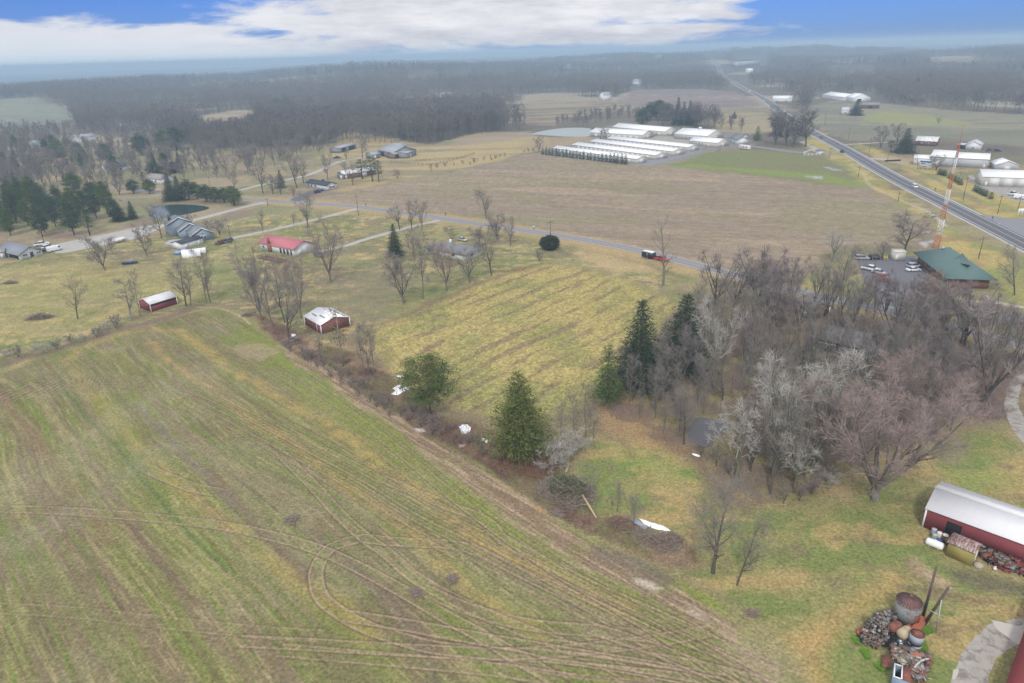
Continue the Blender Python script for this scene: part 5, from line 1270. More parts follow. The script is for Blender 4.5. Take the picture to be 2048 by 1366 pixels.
def brush_pile(u, v, rx, ry, h, label, n=160, rot=-.7, m=None, green=False, seed=1, name='brush_pile', logs=0, L=(.6, 2.2)):
    rs = random.Random(seed); r = empty(name, G(u, v), rot, label, 'brush pile')
    sticks(n, rx, ry, h, rs, L=L, up=.5).build('branches', m or M_stick, r)
    sticks(n // 2, rx * .8, ry * .8, h * .9, rs, rad=.05).build('dead_wood', M_stickr, r)
    if logs:
        mb = MB()
        for k in range(logs):
            x, y = rs.uniform(-rx, rx) * .7, rs.uniform(-ry, ry) * .7; a = rs.random() * 6.28; l = rs.uniform(1, 3.2)
            z = h * .5 + rs.random() * h * .4; mb.tube((x, y, z), (x + l * math.cos(a), y + l * math.sin(a), max(.1, z - rs.random())), .1, .06, 6)
        mb.build('split_log', M_cutw, r)
    if green:
        V = []; F = []
        for k in range(900):
            t = rs.random() * 6.283; q = rs.random() ** .6 * .65; x, y = rx * q * math.cos(t), ry * q * math.sin(t); z = h * (1 - q * q) * (.5 + .75 * rs.random()) * (.6 + .5 * abs(math.sin(3 * t)))
            a = rs.random() * 6.28; e = rs.uniform(-.5, .7); l = rs.uniform(.2, .5); c, s = math.cos(a), math.sin(a)
            V += [(x - s * .08, y + c * .08, z), (x + s * .08, y - c * .08, z), (x + c * l, y + s * l, z + l * e)]; F.append((3 * k, 3 * k + 1, 3 * k + 2))
        mesh_np('needles', V, F, mat('cut_evergreen', (.06, .09, .02), .9, .4, 3), r)
    return r
brush_pile(1135, 985, 5.6, 4.4, 2.6, 'big tangled brush pile with cut evergreen boughs and pale splintered trunk', 560, green=True, seed=3, logs=2, L=(.8, 3.6))
brush_pile(588, 684, 2.6, 1.8, 1.6, 'brush pile with dumped rubbish at the foot of the leaning tree', 220, seed=4, L=(.8, 3.0))
brush_pile(845, 826, 3.6, 2.2, .8, 'brush heap around the foot of the round pine', 200, seed=5)
brush_pile(735, 745, 2.8, 2.2, 1.5, 'dark brush heap around the birch clump', 180, seed=6, m=M_stickr)
brush_pile(680, 720, 3.2, 1.6, .7, 'low reddish brush heap below the dead pine', 140, seed=7, m=M_stickr)
brush_pile(1240, 1048, 2.6, 1.8, .9, 'rooty earth heap beside the blue pipes', 130, seed=8, m=M_stickr)
brush_pile(1310, 1082, 4.4, 2.2, 1.2, 'long dark brush heap below the snow strip', 260, seed=9, L=(.6, 2.8))
brush_pile(1345, 1080, 1.8, 1.4, 1.5, 'green tinged brush heap at the right end of the snow strip', 110, seed=10, green=False)
brush_pile(1114, 1027, 1.3, .7, .4, 'small loose heap of grey sticks on the mud path', 60, seed=11)
brush_pile(1092, 985, 2.0, 1.2, .8, 'grey twig heap left of the big brush pile', 90, seed=12)
brush_pile(80, 637, 4.2, 1.6, 2.0, 'long grey brush pile alone in the left meadow', 300, rot=.25, seed=13)
brush_pile(20, 567, 3.0, 1.0, 1.2, 'dark brush pile at the left edge of the meadow', 120, rot=.1, seed=14)
brush_pile(583, 1041, 1.4, 1.0, .25, 'small scatter of twigs in the green field, left of the track loop', 60, seed=15)
brush_pile(905, 1160, .9, .6, .2, 'small scatter of twigs in the field, right of the two', 45, seed=16)
brush_pile(832, 1186, 1.0, .6, .25, 'small scatter of twigs in the field, below the other', 50, seed=17)
brush_pile(1505, 1228, 1.1, .5, .3, 'dark clod heap at the corner of the green field', 40, seed=18, rot=0)
brush_pile(495, 631, 2.0, 1.0, 1.0, 'dark brush pile with white scrap at the field corner', 90, seed=19, rot=.2)
brush_pile(860, 842, 1.6, 1.2, .4, 'loose sticks on the earth below the round pine', 60, seed=20)
a = G(1165, 990, 1.2); b = G(1193, 1036, .15)
r = empty('fallen_trunk', a * np.array((1, 1, 0)), 0, 'pale splintered trunk sticking out of the big brush pile', 'log'); MB().tube((0, 0, 1.2), tuple((b - a) + np.array((0, 0, 1.2))), .2, .14, 7).build('log', M_cutw, r)
MB().tube(tuple((b - a) * .4 + np.array((0, 0, 1.2))), tuple((b - a) * .5 + np.array((-1.6, .4, 1.2))), .06, .03, 5).build('branch', M_cutw, r)
a = G(1275, 1052); r = empty('pipe_bundle', a, -.95, 'blue grey plastic pipes lying beside the rooty earth heap', 'pipes')
for k in range(3): MB().tube((-1.4, k * .25, .35), (1.5, k * .25 + .1, .3), .1, .1, 8).build('pipe', mat('blue_grey_pvc', (.34, .42, .55), .5), r)
# old snow
def snow(pts, label, th=.12):
    P = smooth_line(GV(pts + pts[:1]), 3)[:-1]; c = P.mean(0); n = len(P)
    rs = np.random.RandomState(n); P = P + (rs.rand(n, 2) - .5) * .25
    V = [(*(p - c), .01) for p in P] + [(*((p - c) * .75), th) for p in P] + [(0, 0, th * 1.2)]
    F = [(i, (i + 1) % n, n + (i + 1) % n, n + i) for i in range(n)] + [(n + i, n + (i + 1) % n, 2 * n) for i in range(n)]
    o = mesh_np('snow_patch', V, F, M_snow); o.location = (*c, 0); tag(o, label, 'snow patch', 'last patches of snow along the hedgerow')
snow([(785, 776), (795, 770), (803, 769), (800, 778), (815, 773), (818, 779), (806, 784), (796, 790), (783, 788), (790, 782)], 'ragged snow patch just left of the round pine')
snow([(794, 752), (800, 751), (808, 753), (802, 756)], 'tiny snow fleck above the patch by the round pine')
snow([(867, 802), (871, 800), (874, 803), (870, 806)], 'tiny snow fleck at the foot of the round pine')
snow([(917, 853), (925, 849), (937, 850), (942, 858), (934, 867), (924, 866)], 'thick white snow patch between the two big evergreens')
snow([(963, 878), (967, 877), (970, 880), (966, 882)], 'small snow dot left of the tall evergreen, upper one'); snow([(971, 882), (975, 880), (977, 884), (973, 886)], 'small snow dot left of the tall evergreen, lower one')
snow([(1276, 1037), (1292, 1041), (1310, 1047), (1328, 1053), (1340, 1062), (1325, 1061), (1306, 1057), (1290, 1048)], 'long curved strip of snow on the grass edge')
snow([(583, 668), (590, 668), (592, 673), (585, 674)], 'snow coloured scrap on the rubbish by the leaning tree')
snow([(1385, 907), (1398, 910), (1400, 914), (1388, 911)], 'thin snow line at the edge of the wood pond')

# ================================================================== FARMYARD ON THE RIGHT
def Z(x, y): return (1680 + .1508 * x, 1160 + .1508 * y)      # survey sheet of the scrap yard
def grain_bin():
    p = G(*Z(868, 505)); s = PXM(*Z(868, 505)); rad = 23.5 / s; h = HT(*Z(868, 505), Z(0, 300)[1]) * 1.12
    r = empty('grain_bin', p, .3, 'weathered round grain bin with rusty conical roof', 'grain bin')
    MB().lathe([(rad, 0), (rad, h)], 36).build('wall', M_galv, r, smooth=False)
    ro = MB().lathe([(rad * 1.06, h - .08), (rad * .14, h + rad * .45), (rad * .12, h + rad * .52)], 24).build('roof', mat('rusty_bin_roof', (.28, .15, .13), .85, .3, .9, col2=(.27, .26, .25)), r)
    rb = MB()
    for k in range(24):
        t = 2 * math.pi * k / 24; c, s_ = math.cos(t), math.sin(t); rb.tube((rad * 1.04 * c, rad * 1.04 * s_, h - .02), (rad * .14 * c, rad * .14 * s_, h + rad * .47), .035, None, 4)
    rb.build('roof_rib', mat('dark_rib', (.12, .08, .08), .8), ro)
    MB().lathe([(rad * .13, h + rad * .5), (rad * .16, h + rad * .6), (.02, h + rad * .68)], 12).build('cap', M_rust, ro)
    MB().box(-.4, .4, -rad - .05, -rad + .15, .3, 1.9).build('door', M_rust, r)
grain_bin()
p = G(*Z(990, 860)); s = PXM(*Z(990, 860)); rad = 12.6 / s
r = empty('grain_bin', p, 0, 'small blue grey feed bin with flat rusty lid', 'feed bin')
MB().lathe([(rad, 0), (rad, .35)], 24).build('base_ring', M_alu, r); MB().lathe([(rad * .96, .35), (rad * .96, .6)], 24).build('painted_shadow_ring', M_dark, r); MB().lathe([(rad, .6), (rad, 1.9)], 24).build('wall', mat('blue_grey_steel', (.36, .40, .46), .6), r)  # near-black ring: shade between base and wall put into its colour
MB().lathe([(rad * 1.05, 1.88), (rad * .1, 2.25)], 24).build('lid', M_rust, r)
def tank(a, b, rad, m, label, name='tank', z=None, cat='tank', ends=True, group=None, legs=True):
    A = G(*a); B = G(*b); c = (A + B) / 2; L = np.linalg.norm(B - A); rz = math.atan2(B[1] - A[1], B[0] - A[0]); zc = rad + .12 if z is None else z
    r = empty(name, c, rz, label, cat, group)
    MB().lathe([(rad * .35, -L / 2 - rad * .32), (rad * .8, -L / 2 - rad * .15), (rad, -L / 2 + rad * .15), (rad, L / 2 - rad * .15), (rad * .8, L / 2 + rad * .15), (rad * .35, L / 2 + rad * .32)], 18, (0, 0, zc), 'x').build('shell', m, r, smooth=True)
    if legs:
        mb = MB()
        for x in (-L * .3, L * .3): mb.box(x - .08, x + .08, -rad * .6, rad * .6, 0, zc - rad * .75)
        mb.build('cradle', M_alu, r)
    MB().lathe([(.14, zc + rad - .03), (.14, zc + rad + .14)], 10).build('valve_cap', m, r)
    return r
def Y8(x, y): return (1780 + .161 * x, 940 + .161 * y)        # survey sheet of the barn side
tank(Y8(450, 925), Y8(640, 1000), .58, mat('white_tank', (.84, .84, .84), .4, .04, 1), 'white horizontal propane tank beside the red barn', 'propane_tank', cat='propane tank')
tank(Z(665, 700), Z(770, 655), .62, M_rust, 'rust red cylindrical tank in the scrap yard', 'old_tank'); tank(Z(790, 790), Z(890, 730), .68, mat('tan_tank', (.46, .38, .25), .7, .12, 1), 'tan cylindrical tank in the scrap yard', 'old_tank')
tank(Z(772, 830), Z(805, 895), .24, mat('pale_tank', (.66, .70, .74), .5), 'slim pale gas cylinder leaning by the tan tank', 'gas_cylinder', cat='cylinder', legs=False)
tank(Y8(1280, 1245), Y8(1310, 1250), .22, M_trim, 'pair sized white gas bottle lying by the scrap heap', 'gas_cylinder', cat='cylinder', legs=False)
def drum(u, v, rad, h, m, lid, label):
    r = empty('storage_drum', G(u, v), 0, label, 'drum'); MB().lathe([(rad, 0), (rad, h * .33), (rad * 1.03, h * .35), (rad, h * .37), (rad, h)], 16).build('shell', m, r); MB().lathe([(rad * 1.02, h), (rad * .9, h + .06), (.02, h + .1)], 16).build('lid', lid, r)
drum(*Y8(537, 800), .38, 1.0, mat('teal_grey_drum', (.22, .30, .30), .6), M_alu, 'grey green drum with pale lid nearest the barn corner'); drum(*Y8(545, 865), .38, .95, mat('teal_grey_drum', (.22, .30, .30), .6), M_alu, 'grey green drum in front of the first one')
drum(*Y8(600, 850), .36, 1.1, mat('cream_drum', (.60, .55, .42), .6), M_trim, 'cream drum in front of the dark barn door'); drum(*Y8(610, 905), .42, .6, mat('blue_drum', (.05, .13, .35), .5), mat('blue_drum', (.05, .13, .35), .5), 'low blue drum behind the propane tank')
drum(*Y8(672, 885), .42, 1.15, mat('brown_drum', (.20, .09, .04), .7), M_trim, 'brown drum with white lid by the barn wall'); drum(*Y8(712, 915), .42, 1.0, mat('olive_drum', (.22, .16, .05), .7), mat('olive_drum', (.22, .16, .05), .7), 'olive brown drum next to the ochre shed')
r = empty('crate', G(*Y8(797, 872)), .4, 'small white box on the ground behind the ochre shed', 'box'); MB().box(-.3, .3, -.25, .25, 0, .5).build('box', M_trim, r); MB().box(-.33, .33, -.28, .28, .5, .56).build('lid', M_trim, r)
r = empty('tarp_heap', G(*Y8(1095, 1190)), .3, 'tan tarpaulin bundle at the right corner of the ochre shed', 'tarp'); MB().lathe([(.75, 0), (.6, .3), (.25, .5), (.05, .52)], 9).build('cloth', M_stone, r)
# scrap along the barn wall
def scrap(name, pts, n, h, label, mats, seed, size=(.3, 1.3), pipe=.55, group=None):
    rs = random.Random(seed); P = GV(pts); c = P.mean(0); r = empty(name, (*c, 0), 0, label, 'scrap heap', group)
    acc = {i: MB() for i in range(len(mats))}
    x0, y0 = P.min(0); x1, y1 = P.max(0); k = 0
    while k < n:
        q = np.array((rs.uniform(x0, x1), rs.uniform(y0, y1)))
        if not in_poly(q[:1], q[1:], P)[0]: continue
        k += 1; q = q - c; z = rs.random() ** 1.6 * h + .05; mb = acc[rs.randrange(len(mats))]; l = rs.uniform(*size); a = rs.random() * 6.28; e = rs.uniform(-.35, .45)
        if rs.random() < pipe:
            mb.tube((q[0], q[1], z), (q[0] + l * math.cos(a), q[1] + l * math.sin(a), max(.05, z + l * e)), rs.uniform(.03, .09), None, 5)
        else:
            w = l * .35; ux, uy = math.cos(a), math.sin(a); t = rs.uniform(.04, .25)
            b = [(q[0] + sx * ux * l / 2 - sy * uy * w, q[1] + sx * uy * l / 2 + sy * ux * w, z + sx * e * l * .4) for sx, sy in ((-1, -1), (1, -1), (1, 1), (-1, 1))]
            mb.hexa(b, [(x, y, zz + t) for x, y, zz in b])
    for i, m in enumerate(mats):
        if acc[i].v: acc[i].build('scrap_metal', m, r)
    return r
scrap('scrap_heap', [Y8(1110, 1030), Y8(1130, 1000), Y8(1664, 1190), Y8(1900, 1280), Y8(1900, 1430), Y8(1664, 1330), Y8(1380, 1230), Y8(1180, 1150)], 520, .8, 'long heap of rusty pipes and scrap along the red barn wall', [M_rust, M_scrap, M_blackp, M_bwood, mat('scrap_red', (.25, .04, .04), .8), M_rust], 5)
scrap('scrap_heap', [Z(480, 480), Z(700, 480), Z(760, 620), Z(640, 660), Z(620, 860), Z(480, 930), Z(330, 870), Z(250, 820), Z(290, 740), Z(350, 640)], 640, .8, 'heap of grey and dark scrap left of the rust red tank', [M_bwood, M_scrap, mat('scrap_pale', (.36, .33, .29), .8), M_bwood, M_rust, M_scrap, M_blackp, M_pole], 6, (.15, .55), .35)
scrap('scrap_heap', [Z(700, 900), Z(900, 940), Z(1180, 1060), Z(1170, 1180), Z(1100, 1330), Z(960, 1366), Z(960, 1180), Z(800, 1110), Z(690, 1040)], 520, .7, 'heap of planks, rods and scrap around the old truck box', [M_bwood, M_rust, M_scrap, mat('scrap_orange', (.36, .16, .09), .8), M_bwood, M_stone, M_pole, M_scrap], 7, (.2, 1.0), .55)
scrap('scrap_heap', [Z(560, 720), Z(760, 820), Z(1000, 960), Z(940, 960), Z(700, 920), Z(620, 860)], 110, .5, 'dark tyre and rubber heap between tanks and scrap', [M_blackp, M_dark, P_grey], 8, (.3, .9), .3)
# clay drainage pipes, each one its own
M_clay = mat('clay_pipe', (.42, .14, .08), .8, .2, 1.5); M_clayg = mat('mossy_clay_pipe', (.24, .22, .17), .9, .2, 1.5)
def clay_proto(m, L=.8, rad=.17):
    mb = MB(); n = 12; V = []; F = []
    for rr, x in ((rad, -L / 2), (rad, L / 2), (rad * .72, L / 2), (rad * .72, -L / 2)):
        for i in range(n): t = 2 * math.pi * i / n; V.append((x, rr * math.cos(t), rr * math.sin(t)))
    for k in range(4):
        for i in range(n): F.append((k * n + i, k * n + (i + 1) % n, ((k + 1) % 4) * n + (i + 1) % n, ((k + 1) % 4) * n + i))
    return mesh_np('clay_pipe', V, F, m, link=False)
pr, pg = clay_proto(M_clay), clay_proto(M_clayg)
def pipe(me, u, v, z, rz, label, group):
    p = G(u, v); o = bpy.data.objects.new('clay_pipe', me); COL.objects.link(o); o.location = (p[0], p[1], z); o.rotation_euler = (0, 0, rz); tag(o, label, 'pipe', group)
for i in range(7):
    for j in range(3):
        for k in range(2):
            x = 1075 - 20 * i - 38 * j; 
            pipe(pr, *Z(1085 - 17 * i + (j - 1) * 34, 545 + 27 * i + (j - 1) * 10), .18 + .3 * k, .35, 'orange red clay drain pipe stacked right of the grain bin', 'orange clay pipes beside the grain bin')
for i in range(11):
    for j in range(2):
        pipe(pg, *Z(385 + 27 * i + 12 * j, 590 - 15 * i + 30 * j), .2 + .12 * (j == 0), 1.1, 'mossy grey clay pipe in the row left of the grain bin', 'mossy pipes left of the grain bin')
for i in range(4): pipe(pr, *Z(235 + 38 * i, 705 - 14 * i), .18, 1.25, 'orange clay pipe in the short row at the left tip of the scrap', 'short row of orange pipes')
for i in range(6): pipe(pr, *Z(880 + 18 * (i % 3), 640 + 14 * (i // 3)), .2 + .15 * (i % 2), .9, 'orange clay pipe at the foot of the grain bin', 'orange pipes at the grain bin foot')
for i in range(8): pipe(pr, *Z(960 + 22 * (i % 4), 1040 + 24 * (i // 4)), .7, -.6, 'orange clay pipe on the planks behind the truck box', 'orange pipes on the planks')
# sheets and truck box
def sheet(pts, m, label, z=.35, th=.05, name='metal_sheet'):
    P = [G(*Z(*q), z) for q in pts]; c = sum(P) / len(P)
    r = empty(name, (c[0], c[1], 0), 0, label, 'metal sheet')
    q = [tuple(p - c + np.array((0, 0, z))) for p in P]
    MB().slab(q, th).build('sheet', m, r)
    mb = MB()
    for k in range(1, 6):
        a = [q[0][i] + (q[1][i] - q[0][i]) * k / 6 for i in range(3)]; b = [q[3][i] + (q[2][i] - q[3][i]) * k / 6 for i in range(3)]
        a[2] += .07; b[2] += .07; mb.tube(a, b, .03, None, 4)
    mb.build('ridge', m, r)
sheet([(560, 990), (560, 1150), (695, 1150), (670, 985)][::-1], M_rust, 'upright rusty red sheet left of the truck box', .6)
sheet([(690, 925), (730, 1005), (800, 975), (770, 920)], M_rust, 'small rusty sheet behind the slim gas cylinder', .5)
sheet([(775, 950), (800, 975), (890, 935), (855, 900)], M_cutw, 'pale plywood sheet in front of the feed bin', .6, name='plywood_sheet')
sheet([(1000, 1150), (1040, 1210), (1125, 1190), (1075, 1130)], M_alu, 'grey bent sheet right of the truck box', .6)
a, b, c_, d_ = G(*Z(725, 1110), 2.0), G(*Z(955, 1190), 2.0), G(*Z(945, 1366), 2.0), G(*Z(690, 1280), 2.0)
cen = (a + b + c_ + d_) / 4; ex = (b - a)[:2]; Lx = np.linalg.norm(ex); rz = math.atan2(ex[1], ex[0]); Ly = np.linalg.norm((d_ - a)[:2]) * 1.0
r = empty('truck_box', (cen[0], cen[1], 0), rz, 'old blue and white truck box with rusty roof and open hatch', 'truck box')
X, Y_ = Lx / 2, Ly / 2
mb = MB(); mb.box(-X, X, -Y_, -Y_ + .08, 0, 2); mb.box(-X, X, Y_ - .08, Y_, 0, 2); mb.box(-X, -X + .08, -Y_ + .08, Y_ - .08, 0, 2); mb.box(X - .08, X, -Y_ + .08, Y_ - .08, 0, 2); mb.build('wall', mat('faded_blue_panel', (.24, .32, .40), .7), r)
MB().box(-X * .15, X, -Y_, Y_, 2.0, 2.08).build('roof', M_rust, r); mb = MB(); mb.box(-X, -X + .14, -Y_, Y_, 2.0, 2.1); mb.box(-X + .14, -X * .15, -Y_, -Y_ + .14, 2.0, 2.1); mb.box(-X + .14, -X * .15, Y_ - .14, Y_, 2.0, 2.1); mb.box(-X * .15, -X * .15 + .14, -Y_, Y_, 2.085, 2.15); mb.build('frame', M_trim, r)
MB().box(-X + .1, X - .1, -Y_ + .1, Y_ - .1, .02, .3).build('floor', M_dark, r)
r = empty('bent_pipe', G(*Z(1010, 1130)), 0, 'bent pale exhaust pipe lying on the scrap', 'pipe')
o0 = G(*Z(1010, 1130)); pts_ = [G(*Z(x, y), z) - o0 for x, y, z in ((975, 1190, .5), (1010, 1130, .9), (1070, 1075, 1.0), (1130, 1050, .9), (1180, 1045, .8))]
mb = MB()
for q0, q1 in zip(pts_[:-1], pts_[1:]): mb.tube(tuple(q0), tuple(q1), .12, .12, 8)
mb.build('pipe', M_alu, r); MB().tube(tuple(pts_[-1]), tuple(pts_[-1] + np.array((.15, 0, 0))), .16, .16, 8).build('flange', M_rust, r)
for k, (x, y, rr) in enumerate(((590, 870, .3), (545, 860, .26))):
    r = empty('rusty_hoop', G(*Z(x, y)), 0, ('larger' if k == 0 else 'smaller') + ' round rim standing in the scrap beside the yellow weeds', 'wheel rim'); mb = MB().lathe([(rr * .5, .05), (rr, .05), (rr * 1.1, .2), (rr, .35), (rr * .5, .35)], 16); mb.build('tyre', M_tyre, r); MB().lathe([(rr * .48, .1), (rr * .48, .3)], 12).build('rim', M_rust, r)
for i, (pts, lb) in enumerate((([(270, 950), (300, 900), (370, 930), (410, 1040), (350, 1050)], 'bright green weeds by the left of the scrap heap'), ([(450, 1120), (520, 1110), (600, 1190), (560, 1220), (490, 1180)], 'bright green weeds left of the truck box'), ([(1070, 660), (1180, 610), (1250, 690), (1160, 730), (1080, 720)], 'bright green weeds at the foot of the metal frame'), ([(1080, 830), (1140, 840), (1150, 950), (1090, 940)], 'bright green weeds right of the feed bin'), ([(150, 760), (240, 770), (260, 860), (200, 850)], 'yellow green weeds at the left tip of the scrap'))):
    P = GV([Z(*q) for q in pts]); c = P.mean(0); rs = random.Random(i); V = []; F = []; k = 0
    while k < 900:
        q = np.array((rs.uniform(*sorted((P[:, 0].min(), P[:, 0].max()))), rs.uniform(P[:, 1].min(), P[:, 1].max())))
        if not in_poly(q[:1], q[1:], P)[0]: continue
        q = q - c; a_ = rs.random() * 6.28; l = rs.uniform(.15, .4); ca, sa = math.cos(a_), math.sin(a_)
        V += [(q[0] - sa * .05, q[1] + ca * .05, .02), (q[0] + sa * .05, q[1] - ca * .05, .02), (q[0] + ca * l * .7, q[1] + sa * l * .7, l * .6)]; F.append((3 * k, 3 * k + 1, 3 * k + 2)); k += 1
    o = mesh_np('weeds', V, F, mat('weed_green', (.16, .30, .03), .9, .3, 3)); o.location = (*c, 0); tag(o, lb, None, None, 'stuff')
# ================================================================== TREES
M_bark = mat('grey_bark', (.17, .155, .13), .95, .25, 1.2); M_barkd = mat('dark_bark', (.105, .09, .075), .95, .25, 1.2); M_barkp = mat('pale_bark', (.34, .31, .27), .95, .2, 1.2, col2=(.20, .19, .13), c2=(.5, .65)); M_barkm = mat('mossy_bark', (.17, .165, .11), .95, .25, 1.2)
M_tw = mat('grey_twigs', (.225, .205, .18), .95, .2, .6); M_twr = mat('reddish_twigs', (.31, .24, .215), .95, .2, .6); M_twp = mat('pale_twigs', (.40, .38, .345), .95, .15, .6); M_twv = mat('purple_grey_twigs', (.245, .21, .195), .95, .2, .6)
def bare_tree(seed, H=16.0, spread=.42, lead=1, fork=.25, n1=11, n2=7, n3=5, ntw=4, up=.35, r0=.30, limbs_from=.22, droop=0.0, twl=.9, tww=.016):
    """returns (trunk V,F), (crown V,F); H metres high, z up"""
    rs = random.Random(seed)
    T = MB(); K = MB(); tv = []
    def seg(mb, P, R, n):
        V = []; F = []
        for i, (p, r) in enumerate(zip(P, R)):
            d = (P[min(i + 1, len(P) - 1)] - P[max(i - 1, 0)]).normalized()
            u = d.cross(Vector((0.3, .2, 1)) if abs(d.z) < .95 else Vector((1, 0, 0))).normalized(); w = d.cross(u)
            for k in range(n):
                t = 6.2832 * k / n; V.append(tuple(p + u * (r * math.cos(t)) + w * (r * math.sin(t))))
        for i in range(len(P) - 1):
            for k in range(n): F.append((i * n + k, i * n + (k + 1) % n, (i + 1) * n + (k + 1) % n, (i + 1) * n + k))
        mb.add(V, F)
    def grow(p, d, L, r, nseg, wob, upf, r_end=.3):
        P = [p.copy()]; R = [r]; st = L / nseg
        for i in range(nseg):
            d = (d + Vector((rs.gauss(0, wob), rs.gauss(0, wob), rs.gauss(0, wob * .6) + upf / nseg))).normalized()
            p = p + d * st; P.append(p.copy()); R.append(r * (1 - (1 - r_end) * (i + 1) / nseg))
        return P, R, d
    def at(P, R, t):
        x = t * (len(P) - 1); i = min(int(x), len(P) - 2); f = x - i
        return P[i].lerp(P[i + 1], f), (P[i + 1] - P[i]).normalized(), R[i] * (1 - f) + R[i + 1] * f
    def side(d, ang, az):
        u = d.orthogonal().normalized(); w = d.cross(u)
        return (d * math.cos(ang) + (u * math.cos(az) + w * math.sin(az)) * math.sin(ang)).normalized()
    trunks = []
    if lead == 1:
        P, R, d = grow(Vector((0, 0, -.1)), Vector((rs.gauss(0, .03), rs.gauss(0, .03), 1)), H * .93, r0, 9, .05, .1, .12)
        trunks.append((P, R, H))
    else:
        hf = H * fork
        P, R, d = grow(Vector((0, 0, -.1)), Vector((rs.gauss(0, .03), rs.gauss(0, .03), 1)), hf, r0 * 1.15, 3, .04, .1, .85)
        seg(T, P, R, 8)
        for k in range(lead):
            az = 6.283 * (k + rs.uniform(-.25, .25)) / lead; a = rs.uniform(.25, .62) * spread * 2
            dd = Vector((math.sin(a) * math.cos(az), math.sin(a) * math.sin(az), math.cos(a)))
            Q, S, _ = grow(P[-1] - dd * .1, dd, (H - hf) * rs.uniform(.82, 1.05), r0 * rs.uniform(.55, .75), 8, .06, .35, .12)
            trunks.append((Q, S, H - hf))
    nl = max(3, int(n1 * 1.0)) if lead == 1 else max(3, int(n1 * 1.6 / lead))
    for P, R, HH in trunks:
        seg(T, P, R, 7)
        for i in range(nl):
            t = limbs_from + (1 - limbs_from) * (i + rs.random() * .8) / nl if lead == 1 else .12 + .86 * (i + rs.random() * .8) / nl
            t = min(t, .97); p, d, r = at(P, R, t)
            env = math.sin(math.pi * min(1, .18 + .80 * (1 - t))) ** .6 if lead == 1 else (1 - t * .6)
            L = H * spread * env * rs.uniform(.75, 1.15) * (.72 if lead > 1 else 1.0)
            dd = side(d, rs.uniform(.55, 1.0), rs.random() * 6.283 + i * 2.4)
            if droop: dd = (dd + Vector((0, 0, -droop))).normalized()
            P1, R1, _ = grow(p, dd, L, max(r * .55, .035), 6, .10, up, .2)
            seg(T if R1[0] > .09 else K, P1, R1, 5)
            for j in range(n2):
                t1 = .2 + .8 * (j + rs.random()) / n2; t1 = min(t1, .98); p1, d1, r1 = at(P1, R1, t1)
                L2 = L * .42 * (1.15 - t1 * .6) * rs.uniform(.7, 1.2)
                P2, R2, _ = grow(p1, side(d1, rs.uniform(.5, .95), rs.random() * 6.283), L2, max(r1 * .5, .022), 4, .12, up * .8, .3)
                seg(K, P2, R2, 3)
                for q in range(n3):
                    t2 = .15 + .85 * (q + rs.random()) / n3; t2 = min(t2, .99); p2, d2, r2 = at(P2, R2, t2)
                    L3 = twl * rs.uniform(.7, 1.3); d3 = side(d2, rs.uniform(.4, .9), rs.random() * 6.283); d3.z += up * .35; d3.normalize()
                    pe = p2 + d3 * L3; tv.append((p2, pe, tww * 1.4))
                    for m_ in range(ntw):
                        pm_ = p2.lerp(pe, rs.uniform(.15, .9)); d4 = side(d3, rs.uniform(.4, .8), rs.random() * 6.283); d4.z += up * .3; d4.normalize()
                        tv.append((pm_, pm_ + d4 * (L3 * rs.uniform(.45, .8)), tww))
    A = np.array([(a.x, a.y, a.z) for a, b, w in tv]); B = np.array([(b.x, b.y, b.z) for a, b, w in tv]); Wd = np.array([w for a, b, w in tv])
    D = B - A; rr = np.random.RandomState(seed).randn(*D.shape); S = np.cross(D, rr); S /= np.linalg.norm(S, axis=1)[:, None]
    V = np.stack([A - S * Wd[:, None], A + S * Wd[:, None], B + S * Wd[:, None] * .35, B - S * Wd[:, None] * .35], 1).reshape(-1, 3)
    n0 = len(K.v); F = (np.arange(len(A) * 4).reshape(-1, 4) + n0)
    KV = np.vstack([np.array(K.v).reshape(-1, 3), V]); KF = np.vstack([np.array(K.f, int).reshape(-1, 4), F])
    return (np.array(T.v), np.array(T.f, int)), (KV, KF)

